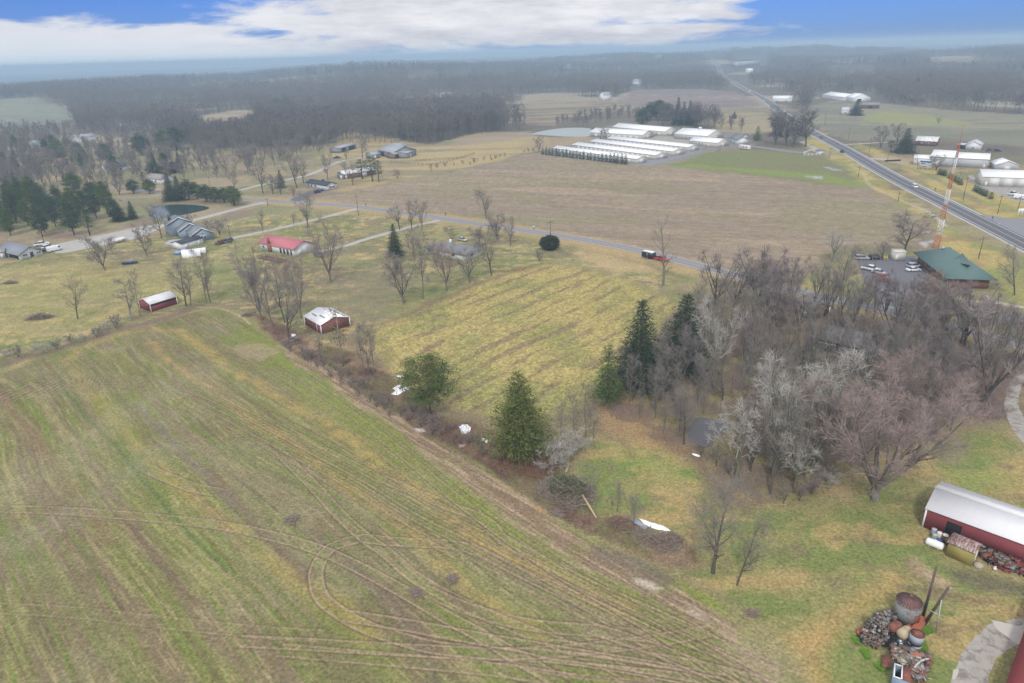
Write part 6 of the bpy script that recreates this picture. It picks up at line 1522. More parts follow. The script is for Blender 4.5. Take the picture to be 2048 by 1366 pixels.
def needle_cloud(C, Nrm, n_each, size, rs, flat=.0):
    """leaf sized triangles round centres C with outward directions"""
    m = len(C) * n_each
    c = np.repeat(C, n_each, 0) + rs.randn(m, 3) * size * .7 * np.array((1, 1, .55))
    d = np.repeat(Nrm, n_each, 0) + rs.randn(m, 3) * .7; d[:, 2] *= (1 - flat); d /= np.linalg.norm(d, axis=1)[:, None]
    s = np.cross(d, rs.randn(m, 3)); s /= np.linalg.norm(s, axis=1)[:, None]
    l = size * (0.6 + .8 * rs.rand(m))[:, None]; w = l * .26
    V = np.stack([c - s * w, c + s * w, c + d * l + s * w * .2], 1).reshape(-1, 3)
    return V, np.arange(m * 3).reshape(-1, 3)
def spruce(seed, H=18, R=3.6, tiers=26, per=15, dens=3, drp=.35, gap=0.0, base=.06, pw=.85, sz=.34):
    rs = np.random.RandomState(seed); C = []; Nn = []; T = MB(); T.tube((0, 0, -.1), (0, 0, H * .97), H * .014, .03, 7)
    for i in range(tiers):
        t = (i + rs.rand() * .5) / tiers; z = H * (base + (1 - base) * t * .98)
        rad = R * (1 - t) ** pw * (.74 + .5 * rs.rand()) + .12
        k = max(4, int(per * (.35 + (1 - t))))
        for j in range(k):
            if rs.rand() < gap: continue
            a = 6.283 * (j + rs.rand()) / k; L = rad * (.55 + .65 * rs.rand())
            n = max(2, int(L / .38))
            if L > 1.2 and i % 2 == 0: T.tube((0, 0, z + .1), (L * .85 * math.cos(a), L * .85 * math.sin(a), z - drp * L * .7), .03, .012, 3, False)
            for q in range(n):
                f = (q + .8) / n
                if f < .22: continue
                C.append((L * f * math.cos(a), L * f * math.sin(a), z - drp * L * f ** 1.4 + .12 * rs.randn())); Nn.append((math.cos(a), math.sin(a), -.15))
    V, F = needle_cloud(np.array(C), np.array(Nn), dens, sz, rs, .3)
    return (np.array(T.v), T.f), (V, F)
def pine(seed, H=15, R=5, zc=.58, ry=.42, ncl=130, dens=46, csz=1.0, sz=.34, top=.9, hollow=.25, cone=0.0):
    """a pine of separate needle clumps held on visible limbs"""
    rs = np.random.RandomState(seed); T = MB(); T.tube((0, 0, -.1), (0, 0, H * top), H * .018, .05, 7)
    C = []; N_ = []; cl = []
    k = 0
    while k < ncl:
        p = rs.randn(3); p /= np.linalg.norm(p); r = (hollow + (1 - hollow) * rs.rand()) ** .5
        q = np.array((p[0] * R * r, p[1] * R * r, H * zc + p[2] * H * ry * r))
        if cone: q[:2] *= max(.12, 1 - cone * max(0, (q[2] / H - .18)))
        cl.append(q); k += 1
        zt = max(H * .12, min(H * top * .98, q[2] - np.hypot(q[0], q[1]) * .35))
        if k % 2: T.tube((0, 0, zt), tuple(q), .05, .02, 3, False)
        s = csz * (.6 + .8 * rs.rand()); m = dens
        pts = rs.randn(m, 3); pts /= np.linalg.norm(pts, axis=1)[:, None]; rr = rs.rand(m) ** .4
        C.append(q + pts * rr[:, None] * s * np.array((1, 1, .45))); N_.append(pts + np.array((0, 0, .5)))
    V, F = needle_cloud(np.concatenate(C), np.concatenate(N_), 1, sz, rs)
    return (np.array(T.v), T.f), (V, F)
def foliage(name, a, b, c2=(.10, .085, .05)):
    """needles: hue varies from clump to clump"""
    if name in _mats: return _mats[name]
    m = bpy.data.materials.new(name); m.use_nodes = True; t = NT(m.node_tree); out = t.n('ShaderNodeOutputMaterial'); bs = t.n('ShaderNodeBsdfPrincipled'); t.set(out.inputs[0], bs.outputs[0])
    tc = t.n('ShaderNodeTexCoord'); n = t.noise(tc.outputs['Object'], .8, 3, .6); n2 = t.noise(tc.outputs['Object'], 6, 2, .6)
    col = t.mix(t.rng(n, .35, .65, 0, 1), a, b); col = t.mix(t.rng(n2, .6, .72, 0, .55), col, c2)
    t.set(bs.inputs['Base Color'], col); bs.inputs['Roughness'].default_value = .8; bs.inputs['Specular IOR Level'].default_value = .15
    _mats[name] = m; return m
M_pine = foliage('pine_needles', (.07, .12, .035), (.13, .17, .05)); M_spr = foliage('spruce_needles', (.03, .055, .032), (.065, .09, .042)); M_cedar = foliage('cedar_foliage', (.085, .13, .03), (.17, .175, .045), (.22, .15, .05))
M_dpine = foliage('blue_green_needles', (.04, .075, .045), (.085, .12, .055)); M_yew = foliage('yew_foliage', (.025, .042, .014), (.045, .06, .02), (.04, .045, .02)); M_dead = foliage('sparse_old_needles', (.10, .10, .045), (.17, .12, .06))
KINDS = {}
def kind(name, parts, barkm, leafm, H, Wd, tmat=None):
    (tv, tf), (cv, cf) = parts
    tm = mesh_np('trunk', tv, tf if isinstance(tf, list) else tf, barkm, link=False)
    cm = mesh_np('crown', cv, cf, leafm, link=False)
    ext = np.percentile(np.abs(cv[:, :2]), 97)
    KINDS[name] = (tm, cm, float(np.percentile(cv[:, 2], 99.8)), float(ext * 2))
for i in range(3): kind('maple%d' % i, bare_tree(10 + i, 16, .44, 5, .16, 20, 7, 5, 3, .5, .25, twl=1.25, tww=.017), M_bark, (M_twv, M_twr, M_twv)[i], 16, 0)
for i in range(3): kind('oak%d' % i, bare_tree(20 + i, 16, .40, 1, 0, 20, 7, 5, 3, .35, .28, .22, twl=1.25, tww=.017), M_barkd, M_tw, 16, 0)
for i in range(3): kind('pale%d' % i, bare_tree(30 + i, 16, .40, 4, .22, 18, 7, 5, 1, .25, .24, tww=.022, twl=1.0), M_barkm, M_twp, 16, 0)
for i in range(3): kind('slim%d' % i, bare_tree(40 + i, 15, .20, 1, 0, 17, 5, 4, 3, .7, .14, .22, tww=.016), M_bark, M_tw, 15, 0)
for i in range(2): kind('vase%d' % i, bare_tree(50 + i, 17, .30, 6, .10, 18, 6, 5, 3, .7, .22, twl=1.2, tww=.017), M_barkd, M_twv, 17, 0)
kind('big', bare_tree(60, 21, .42, 6, .09, 32, 8, 6, 4, .38, .40, twl=1.2, tww=.017), M_bark, M_twr, 21, 0)
kind('small0', bare_tree(70, 6, .5, 4, .15, 12, 6, 5, 3, .35, .11, twl=.5, tww=.011), M_barkd, M_tw, 6, 0); kind('small1', bare_tree(71, 5, .55, 6, .06, 14, 6, 5, 4, .35, .09, twl=.5, tww=.013), M_barkd, M_twv, 5, 0)
for i in range(2): kind('mossy%d' % i, bare_tree(140 + i, 16, .24, 6, .04, 13, 5, 4, 2, .6, .26, twl=1.1, tww=.016), mat('moss_green_bark', (.15, .155, .085), .95, .3, 1.5, col2=(.10, .09, .07)), M_tw, 16, 0)
kind('gaunt', bare_tree(80, 22, .24, 1, 0, 15, 6, 4, 2, .25, .40, .2, tww=.014), M_barkm, M_tw, 22, 0)
kind('shrubp', bare_tree(81, 5, .6, 9, .03, 20, 6, 5, 2, .2, .06, twl=.5, tww=.014), M_barkp, M_twp, 5, 0)
for i in range(2): kind('wood%d' % i, bare_tree(90 + i, 20, .26, 2, .2, 12, 5, 5, 3, .5, .25, twl=1.3, tww=.03), M_bark, (M_tw, M_twv)[i], 20, 0)
for i in range(2): kind('spruce%d' % i, spruce(100 + i, 20, 4.6, 34, 22, 4, .42), M_barkd, M_spr, 20, 0)
kind('cedar', spruce(103, 17, 4.9, 36, 24, 4, .05, gap=.10, base=.12, pw=.66, sz=.33), M_barkm, M_cedar, 17, 0)
kind('fir', spruce(104, 13, 3.4, 24, 14, 4, .05, gap=.12, sz=.32), M_barkd, M_pine, 13, 0)
kind('rpine', pine(105, 12, 5.4, .60, .40, 230, 60, 1.05, .27, .86, .2), mat('orange_pine_bark', (.24, .13, .08), .95, .2, 2), M_pine, 12, 0)
for i in range(3): kind('wpine%d' % i, pine(110 + i, 17, 4.4, .54, .45, 150, 50, 1.25, .42, .93, .25, .55), M_barkd, (M_dpine, M_dpine, M_pine)[i], 17, 0)
kind('lpine', pine(115, 16, 2.8, .64, .34, 48, 36, .9, .36, .95, .2, .3), M_barkd, M_dpine, 16, 0)
kind('dead', pine(116, 14, 3.4, .62, .34, 36, 22, .75, .3, .97, .3, .2), M_barkp, M_dead, 14, 0)
kind('thuja', spruce(117, 5, 1.15, 12, 14, 4, .05, sz=.24, pw=.6), M_barkd, M_spr, 5, 0)
kind('ball', pine(118, 4.6, 2.6, .48, .50, 330, 60, .55, .19, .8, .7), M_barkd, M_yew, 4.6, 0)
for i in range(2): kind('foak%d' % i, bare_tree(120 + i, 16, .42, 1, 0, 18, 6, 5, 3, .35, .30, .22, twl=1.3, tww=.032), M_barkd, M_tw, 16, 0)
for i in range(2): kind('fmaple%d' % i, bare_tree(124 + i, 16, .44, 5, .14, 18, 6, 5, 3, .5, .27, twl=1.3, tww=.03), M_bark, M_twv, 16, 0)
for i in range(2): kind('dark%d' % i, bare_tree(150 + i, 16, .38, 1 + 3 * i, .1, 20, 7, 5, 3, .4, .34, .2, twl=1.4, tww=.045), M_barkd, mat('dark_twigs', (.17, .145, .135), .95, .2, .6), 16, 0)
CNT = {}
def plant(kd, u, v, vt=None, w=None, label=None, group=None, h=None, name=None, loc=None, cat='tree', lean=(0, 0), rz=None, z='t'):
    p = G(u, v) if loc is None else np.array(loc)
    if np.hypot(p[0], p[1]) > 260 and kd[:3] in ('oak', 'map', 'sli', 'vas'):
        kd = ('foak' if kd[:3] in ('oak', 'sli') else 'fmaple') + str(int(kd[-1]) % 2)
    tm, cm, H0, W0 = KINDS[kd]
    H = h or HT(u, v, vt)
    s = H / H0
    if w: sw = (w / PXM(u, v)) / W0; sw = min(max(sw, s * .5), s * 2.0)
    else: sw = s
    rs = random.Random(int(abs(p[0]) * 97 + abs(p[1]) * 13) + len(CNT))
    nm = name or {'s': 'bare_tree', 'm': 'bare_tree', 'o': 'bare_tree', 'v': 'bare_tree', 'p': 'bare_tree', 'b': 'bare_tree', 'g': 'bare_tree', 'w': 'bare_tree'}.get(kd[0], 'tree')
    if name is None:
        nm = {'spruce0': 'spruce_tree', 'spruce1': 'spruce_tree', 'cedar': 'conifer_tree', 'fir': 'fir_tree', 'rpine': 'pine_tree', 'wpine0': 'pine_tree', 'wpine1': 'pine_tree', 'wpine2': 'pine_tree', 'lpine': 'pine_tree', 'dead': 'pine_tree', 'thuja': 'conifer_tree', 'ball': 'evergreen_bush', 'shrubp': 'bare_bush'}.get(kd, 'bare_tree')
    e = bpy.data.objects.new(nm, None); COL.objects.link(e)
    zz = float(terrain(np.array([p[0]]), np.array([p[1]]))[0]) if z == 't' else z
    e.location = (p[0], p[1], zz); e.rotation_euler = (lean[0], lean[1], rs.random() * 6.283 if rz is None else rz); e.scale = (sw, sw, s)
    tag(e, label, cat, group)
    a = bpy.data.objects.new('trunk', tm); a.parent = e; COL.objects.link(a)
    b = bpy.data.objects.new('crown', cm); b.parent = e; COL.objects.link(b)
    CNT[len(CNT)] = 1
    return e
# ---- trees that can be told apart: (kind, u, v, top row, crown width, label)
TL = [
 ('oak0', 156, 638, 548, 52, 'bare tree right of the long brush pile in the left meadow'), ('slim0', 262, 635, 553, 44, 'bare tree just left of the red field shed, nearer the brush'),
 ('slim1', 281, 634, 536, 24, 'thin bare tree touching the left end of the red field shed'), ('oak1', 373, 612, 515, 58, 'bare tree just right of the red field shed'), ('slim2', 382, 611, 535, 34, 'narrow bare tree crowding the one right of the red field shed'),
 ('slim0', 413, 606, 492, 36, 'tall bare tree, left stem of the close pair by the field corner'), ('oak2', 421, 605, 500, 46, 'tall bare tree, right stem of the close pair by the field corner'),
 ('maple0', 211, 541, 470, 50, 'bare tree between white car park drive and the left meadow'), ('maple1', 294, 512, 446, 44, 'spreading bare tree in the lawn left of the blue grey house'), ('oak0', 324, 477, 404, 42, 'bare tree behind the blue grey house by the gravel drive'),
 ('small1', 378, 452, 428, 32, 'low round bare tree between pond and blue grey house'), ('small0', 415, 457, 438, 20, 'small bare tree right behind the blue grey house'), ('small0', 440, 471, 437, 34, 'purple bare tree by the drive of the blue grey house'),
 ('slim1', 526, 466, 421, 18, 'thin bare tree between the two long drives, left one'), ('slim2', 588, 451, 426, 14, 'thin young tree between the two long drives, right one'), ('oak1', 615, 456, 384, 50, 'bare tree rising over the road near the junction of drives'),
 ('maple2', 513, 600, 488, 66, 'dense reddish bare tree below the left end of the red roofed house'), ('maple0', 524, 640, 520, 60, 'bare tree in the clump left of the torn roof shed, at its left edge'), ('oak2', 570, 645, 512, 66, 'bare tree in the middle of the clump left of the torn roof shed'),
 ('maple1', 603, 637, 506, 62, 'upright bare tree just above the torn roof shed'), ('slim0', 545, 655, 540, 40, 'slender bare tree inside the clump left of the torn roof shed'), ('maple2', 662, 565, 436, 84, 'large vase shaped bare tree right of the red roofed house'),
 ('maple0', 808, 606, 500, 84, 'wide bare tree, leftmost of the lawn row by the stubble field'), ('slim1', 845, 596, 470, 42, 'tall narrow bare tree, second of the lawn row by the stubble field'), ('maple1', 893, 582, 484, 66, 'wide bare tree, third of the lawn row in front of the hipped house'),
 ('maple2', 939, 566, 484, 64, 'vase shaped bare tree, fourth of the lawn row at the hipped house corner'), ('oak0', 983, 551, 440, 58, 'tall bare tree, last of the lawn row right of the hipped house'), ('oak1', 973, 437, 374, 40, 'bare tree alone at the edge of the ploughed field'),
 ('slim0', 1021, 491, 434, 36, 'bare tree between the hipped house and the round dark bush'), ('maple2', 828, 520, 452, 52, 'reddish bare tree right of the blue spruce'), ('small0', 873, 533, 480, 34, 'reddish bare tree in front of the hipped house, left half'),
 ('oak2', 799, 459, 412, 46, 'bare tree behind the blue spruce near the road'), ('oak0', 824, 462, 397, 36, 'bare tree by the road, middle of the roadside three'), ('slim1', 844, 462, 402, 26, 'slender bare tree by the road, right of the roadside three'),
 ('slim1', 905, 486, 452, 26, 'bare tree right behind the hipped house roof'), ('maple0', 958, 500, 452, 44, 'bare tree behind the right end of the hipped house'), ('maple2', 994, 480, 430, 40, 'reddish bare tree between the hipped house and the road'),
 ('gaunt', 1326, 571, 432, 62, 'gaunt tall tree standing alone beside the red pickup'), ('small1', 1079, 524, 499, 24, 'small purple grey bare bush below the round dark bush'),
 ('small0', 641, 713, 672, 20, 'crooked small tree among rubbish left of the dead pine'), ('slim2', 730, 752, 640, 32, 'pale slender tree, left stem of the birch clump'), ('slim0', 738, 750, 646, 34, 'pale slender tree, middle stem of the birch clump'), ('slim1', 747, 748, 655, 32, 'pale slender tree, right stem of the birch clump'),
 ('slim1', 1149, 872, 778, 26, 'thin bare sapling right of the tall dark evergreen, left one'), ('slim2', 1171, 872, 760, 40, 'thin bare tree in the sapling group right of the tall evergreen'), ('slim0', 1186, 885, 800, 30, 'thin bare sapling at the right end of the sapling group'), ('slim1', 1121, 868, 800, 20, 'thin bare sapling touching the tall evergreen'),
 ('oak1', 1426, 1146, 962, 130, 'wide bare tree in the lower lawn, the larger of two'), ('oak2', 1474, 1170, 1008, 88, 'leaning bare tree in the lower lawn, the smaller of two'),
 ('slim1', 1269, 1056, 984, 36, 'young tree on the snow strip hedge line, nearest the snow'), ('slim2', 1234, 1023, 960, 24, 'young tree left of the snow strip'), ('slim0', 1223, 1018, 990, 14, 'tiny sapling beside the young tree left of the snow strip'), ('slim0', 1179, 998, 926, 32, 'young tree behind the big brush pile'),
 ('shrubp', 1118, 915, 862, 96, 'wide pale bare bush right of the tall dark evergreen'), ('shrubp', 1150, 905, 868, 60, 'purple grey bare bush below the sapling group'), ('shrubp', 1105, 940, 895, 60, 'pale bare bush just above the big brush pile'),
 ('big', 1750, 1000, 742, 250, 'huge spreading reddish tree with forked trunk on the right lawn'), ('vase1', 1964, 806, 580, 170, 'big multi stemmed bare tree beside the looping gravel drive'), ('maple0', 1880, 700, 610, 110, 'bare tree at the top right of the wood by the road'),
 ('mossy0', 1668, 905, 742, 90, 'mossy many stemmed tree behind the left limbs of the huge forked tree'), ('mossy1', 1630, 945, 775, 80, 'mossy green stems at the front of the wood, right of centre'), ('mossy0', 1590, 965, 790, 80, 'mossy green stems at the front of the wood, centre'), ('mossy1', 1545, 958, 790, 70, 'mossy green stems at the front of the wood, left of centre'), ('mossy1', 1500, 760, 640, 60, 'green stemmed fork of trees in the middle of the wood'),
 ('pale0', 1560, 930, 715, 120, 'pale barked tree with several trunks in the front of the wood, left'), ('pale1', 1640, 885, 700, 160, 'large pale multi trunk tree in the middle of the wood'), ('pale2', 1470, 960, 800, 100, 'silvery tree right of the wood pond'),
 ('pale0', 1424, 775, 598, 84, 'pale crowned tree right of the two dark spruces'), ('vase0', 1431, 612, 500, 80, 'vase shaped bare tree by the road, first right of the gaunt tree'), ('vase1', 1469, 615, 506, 84, 'vase shaped bare tree by the road, second right of the gaunt tree'),
 ('vase0', 1516, 612, 488, 90, 'vase shaped bare tree by the road, third right of the gaunt tree'), ('maple0', 1555, 632, 520, 84, 'bare tree by the road above the garage in the wood'), ('vase1', 1600, 662, 556, 100, 'vase shaped tree in front of the garage in the wood'),
 ('vase0', 1780, 690, 570, 100, 'tall vase shaped tree between the wood house and the restaurant'), ('vase1', 1840, 660, 545, 80, 'vase shaped tree in front of the yellow posts'), ('vase0', 1928, 690, 560, 84, 'upright tree on the verge in front of the parking bays'),
 ('pale0', 1664, 523, 455, 60, 'pale topped tree left of the restaurant lot, back one'), ('oak1', 1681, 581, 484, 66, 'stout bare tree on the verge left of the restaurant lot'), ('small0', 1764, 513, 484, 36, 'small round bare tree behind the restaurant lot'), ('oak0', 1808, 510, 418, 88, 'large spreading tree behind the cream enclosure'),
 ('oak2', 2029, 590, 492, 70, 'bare tree on the lawn right of the restaurant roof'), ('maple2', 1700, 545, 520, 36, 'low dark shrub tree at the corner of the restaurant lot'), ('gaunt', 1835, 338, 300, 18, 'crooked bare tree at the left edge of the billboard'), ('small0', 1872, 341, 308, 34, 'bare tree right of the billboard before the white barn'),
 ('small0', 1761, 296, 249, 34, 'reddish bare tree beyond the highway left of the large spruce'), ('small0', 1794, 286, 244, 30, 'faint bare tree behind the large spruce beyond the highway'), ('dark1', 1550, 290, 232, 36, 'bare tree in the roadside clump, far left one'), ('dark0', 1572, 291, 226, 40, 'bare tree in the roadside clump, second one'), ('dark1', 1588, 287, 236, 36, 'bare tree in the roadside clump, centre front'),
 ('dark0', 1611, 294, 216, 44, 'tallest bare tree of the roadside clump'), ('small0', 1586, 296, 262, 20, 'small tree at the foot of the roadside clump'), ('dark0', 1560, 272, 220, 34, 'bare tree at the back of the roadside clump'), ('small0', 1877, 247, 234, 18, 'tiny bare tree alone in the middle of the far field'),
 ('oak0', 1010, 263, 214, 34, 'tall bare tree standing free at the right end of the dark woods'), ('small0', 1078, 304, 272, 24, 'small bare tree left of the conifer row'), ('oak2', 1201, 278, 254, 24, 'bare tree between the pond and the storage sheds'), ('small0', 1212, 279, 257, 14, 'small bare tree beside the one at the storage sheds'),
 ('small0', 795, 357, 338, 22, 'small round apple tree right of the red stable'), ('oak1', 706, 370, 322, 34, 'bare tree in front of the red stable'), ('slim0', 656, 359, 305, 28, 'bare tree behind the dark roofed ranch'), ('oak2', 725, 316, 268, 34, 'tall bare tree in front of the grey barns'), ('slim1', 693, 322, 296, 16, 'small tree beside the barn drive'),
 ('oak0', 526, 387, 316, 44, 'bare tree left of the dark roofed ranch, tallest of the roadside'), ('small0', 546, 388, 346, 32, 'rounded bare tree second from the junction'), ('small0', 562, 389, 352, 26, 'rounded bare tree next to the narrow conifer'), ('oak1', 594, 376, 290, 50, 'tall dense bare tree behind the dark roofed ranch'), ('oak2', 607, 366, 320, 34, 'bare tree right of the dense one behind the ranch'), ('small0', 587, 392, 370, 16, 'small bare tree by the black ranch drive'),
 ('slim0', 862, 345, 326, 10, 'broken small tree stump at the paddock edge'), ('oak0', 470, 382, 335, 26, 'bare tree above the pond conifers, right'), ('slim1', 436, 345, 322, 16, 'small leaning tree in the far left paddock'), ('small0', 240, 390, 356, 30, 'bare tree by the left lane, right of pines'), ('slim2', 126, 408, 370, 26, 'leaning bare tree at the left lane'), ('oak1', 83, 340, 308, 34, 'wide bare tree on the lawn of the teal roofed house'),
]
for a_ in TL: plant(a_[0], a_[1], a_[2], a_[3], a_[4], a_[5], 'yard trees' if False else None)
e = plant('oak2', 579, 682, 556, 104, 'big leaning bare tree rising from the rubbish brush pile'); e.rotation_euler = (0, R_(-14), 1.1)
EV = [('spruce0', 1278, 770, 604, 104, 'tall dark spruce behind branches, left of the two'), ('spruce1', 1364, 740, 590, 104, 'tall dark spruce partly hidden by pale crowns, right of the two'), ('cedar', 1040, 912, 747, 104, 'tallest dense evergreen in the hedgerow above the brush pile'),
      ('rpine', 861, 828, 712, 100, 'round crowned pine with orange bark at the stubble field corner'), ('fir', 1214, 806, 690, 60, 'slim young fir standing before the two dark spruces'), ('dead', 686, 733, 614, 46, 'dying pine with sparse brown needles in the hedgerow'), ('spruce1', 791, 514, 449, 32, 'blue grey spruce in the lawn beside the third drive'),
      ('ball', 1099, 499, 471, 36, 'round dark evergreen bush beside the road'), ('spruce0', 1809, 306, 257, 40, 'large dark spruce beyond the highway'), ('lpine', 1781, 304, 280, 26, 'pale green young pine left of the large dark spruce'), ('spruce0', 1711, 231, 200, 24, 'lone dark spruce at the white farm beyond the highway'),
      ('fir', 1514, 281, 252, 16, 'narrow conifer beside the storage entrance trees'), ('spruce1', 1468, 237, 223, 14, 'small dark cone shaped tree in the field beyond the sheds'), ('spruce1', 563, 376, 340, 16, 'narrow conifer among bare trees left of the ranch'),
      ('lpine', 725, 358, 318, 28, 'pine in front of the red stable, left of three'), ('lpine', 745, 363, 312, 24, 'pine in front of the red stable, middle of three'), ('lpine', 758, 364, 320, 20, 'pine in front of the red stable, right of three'),
      ('spruce0', 240, 442, 400, 28, 'pointed spruce left of the pond'), ('spruce1', 266, 438, 402, 18, 'narrow spruce at the left bank of the pond'), ('wpine1', 284, 310, 266, 44, 'far large pine, left of the pair by the woods'), ('wpine0', 354, 299, 254, 48, 'tall pine at the left corner of the dark woods'), ('wpine2', 328, 297, 260, 34, 'pine beside the tall one at the woods corner'),
      ('wpine0', 215, 318, 288, 44, 'broad pine behind the slate roofed house'), ('wpine1', 157, 310, 284, 32, 'pine left of the white far house'), ('wpine1', 104, 297, 266, 34, 'pine beside the teal roofed stone house'), ('wpine2', 120, 322, 284, 40, 'pine behind the orange roofed house'), ('spruce0', 133, 288, 268, 14, 'pointed far spruce near the left field'),
      ('wpine0', 190, 404, 364, 62, 'widest pine in the left group, standing free'), ('wpine2', 150, 385, 345, 50, 'pine with flat crown above the left lane'), ('wpine1', 310, 355, 322, 34, 'pine beside the dark brown house'), ('wpine1', 72, 400, 362, 44, 'pine at the left lane bend'), ('lpine', 180, 470, 430, 40, 'yellowish pine at the edge of the gravel drive'),
      ('wpine0', 555, 222, 196, 28, 'dark pine, left of two far pines behind the woods'), ('wpine1', 574, 222, 194, 26, 'dark pine, right of two far pines behind the woods'), ('wpine0', 520, 228, 204, 20, 'dark narrow tree left of the two far pines')]
for a_ in EV: plant(a_[0], a_[1], a_[2], a_[3], a_[4], a_[5])
for i, (u, v, vt, w) in enumerate(((268, 387, 358, 40), (300, 387, 358, 40))): plant('wpine%d' % (i + 1), u, v, vt, w, ('left' if i == 0 else 'right') + ' pine of the pair in front of the tan roofed house')
PC = ((343, 401, 348, 30), (360, 401, 352, 26), (378, 400, 358, 28), (395, 398, 364, 24), (414, 403, 368, 32), (430, 404, 374, 26), (449, 405, 374, 28), (469, 411, 372, 32))
NUM = ['first', 'second', 'third', 'fourth', 'fifth', 'sixth', 'seventh', 'last']
for i, (u, v, vt, w) in enumerate(PC): plant(('spruce0', 'spruce1', 'wpine1', 'wpine2')[i % 4] if i < 4 else 'wpine%d' % (1 + i % 2), u, v, vt, w, NUM[i] + ' conifer from the left in the row behind the pond', 'conifers behind the pond')
rs = random.Random(5); k = 0
PB = GV([(-60, 470), (-60, 405), (60, 410), (130, 418), (215, 425), (262, 440), (240, 452), (190, 465), (110, 478), (20, 486)]); PX = []
while k < 34:
    q = np.array((rs.uniform(PB[:, 0].min(), PB[:, 0].max()), rs.uniform(PB[:, 1].min(), PB[:, 1].max())))
    if not in_poly(q[:1], q[1:], PB)[0] or any(np.hypot(*(q - o)) < 5.2 for o in PX): continue
    PX.append(q); k += 1
    plant('wpine%d' % rs.randrange(3), 0, 0, h=rs.uniform(12, 18), loc=(q[0], q[1], 0), label='tall pine in the dense pine stand at the left above the ranch house', group='pine stand above the left ranch house')
a, b = G(1086, 309), G(1251, 329)
for i in range(24):
    q = a + (b - a) * (i + rs.uniform(-.12, .12)) / 23
    plant('thuja', 0, 0, h=rs.uniform(4.6, 6.2) * (1.12 if i > 18 else 1), loc=q, label='small dark conifer in the row before the nearest storage shed', group='conifer row before the storage sheds')
for n_, (a, b, L_) in enumerate((((1877, 349), (1894, 353), 'left'), ((1899, 357), (1921, 370), 'middle'), ((1949, 382), (1971, 393), 'right'))):
    a, b = G(*a), G(*b)
    for i in range(5 if n_ else 4): plant('thuja', 0, 0, h=3.3, loc=a + (b - a) * i / 4, label='round little conifer in the %s highway planting' % L_, group='little conifers beside the highway, %s planting' % L_).scale = (1.05, 1.05, .7)
plant('thuja', 1981, 398, h=3.2, label='round little conifer standing alone at the right of the plantings').scale = (1.05, 1.05, .7)
# conifers behind the storage yard
for i, (u, v, vt, w) in enumerate(((1284, 252, 218, 26), (1300, 240, 204, 34), (1316, 240, 200, 30), (1334, 242, 206, 30), (1354, 250, 196, 22), (1366, 250, 204, 20), (1378, 250, 202, 22), (1392, 252, 218, 22))):
    plant('spruce0' if 4 <= i <= 6 else 'wpine%d' % (i % 2), u, v, vt, w, NUM[i] + ' dark conifer from the left in the clump behind the storage sheds', 'dark conifers behind the storage sheds')
r = empty('ornamental_grass', G(1038, 539), 0, 'clump of straw coloured ornamental grass at the stubble field edge', 'grass clump')
rsn = np.random.RandomState(3); n = 1600; a_ = rsn.rand(n) * 6.283; q = rsn.rand(n) ** .5; bx, by = 1.5 * q * np.cos(a_), 1.0 * q * np.sin(a_); l = 1.1 + .7 * rsn.rand(n)
Vb = np.stack([np.stack([bx - .04, by, 0 * bx], 1), np.stack([bx + .04, by, 0 * bx], 1), np.stack([bx * 1.5 + .2 * rsn.randn(n), by * 1.5 + .2 * rsn.randn(n), l], 1)], 1).reshape(-1, 3)
mesh_np('blades', Vb, np.arange(3 * n).reshape(-1, 3), mat('straw', (.55, .45, .28), .9, .15, 2), r)
PL = []
def merge(name, label, items):
    VV = []; FF = []; n0 = 0
    for kd, q, h, wk, rz in items:
        tm, cm, H0, W0 = KINDS[kd]; s = h / H0; c, s_ = math.cos(rz), math.sin(rz)
        for me in (tm, cm):
            key = me.name
            if key not in _geo:
                v = np.empty(len(me.vertices) * 3, np.float32); me.vertices.foreach_get('co', v)
                l = np.empty(len(me.loops), np.int32); me.loops.foreach_get('vertex_index', l)
                _geo[key] = (v.reshape(-1, 3), l.reshape(-1, 4) if len(l) == 4 * len(me.polygons) else None)
            v, f = _geo[key]
            if f is None: continue
            VV.append(np.stack([(v[:, 0] * c - v[:, 1] * s_) * s * wk + q[0], (v[:, 0] * s_ + v[:, 1] * c) * s * wk + q[1], v[:, 2] * s], 1)); FF.append(f + n0); n0 += len(v)
    o = mesh_np(name, np.concatenate(VV), np.concatenate(FF), mat('dark_wood_twigs', (.19, .165, .15), .95, .3, .05)); tag(o, label, None, None, 'stuff')
_geo = {}
def scatter(poly, n, kinds, hr, label, group, seed, sep=4.0, avoid=None, name=None, wk=1.0, px=True, mass=False):
    rs = random.Random(seed); P = GV(poly) if px else poly; k = 0; tr = 0; out = []
    while k < n and tr < n * 60:
        tr += 1
        q = np.array((rs.uniform(P[:, 0].min(), P[:, 0].max()), rs.uniform(P[:, 1].min(), P[:, 1].max())))
        if not in_poly(q[:1], q[1:], P)[0] or any(abs(q[0] - o[0]) < sep and abs(q[1] - o[1]) < sep for o in PL): continue
        if avoid is not None and any(in_poly(q[:1], q[1:], A)[0] for A in avoid): continue
        PL.append(q); k += 1
        if mass: out.append((rs.choice(kinds), q, rs.uniform(*hr), wk, rs.random() * 6.28)); continue
        e = plant(rs.choice(kinds), 0, 0, h=rs.uniform(*hr), loc=(q[0], q[1], 0), label=label, group=group, name=name)
        e.scale = (e.scale[0] * wk, e.scale[1] * wk, e.scale[2])
    if mass: merge(name or 'woodland', label, out)
AV = [GV([(1590, 610), (1650, 620), (1650, 660), (1600, 660)]), GV([(1620, 690), (1770, 700), (1780, 745), (1620, 735)]), GV([(1372, 880), (1376, 850), (1400, 828), (1452, 834), (1475, 860), (1410, 898)])]
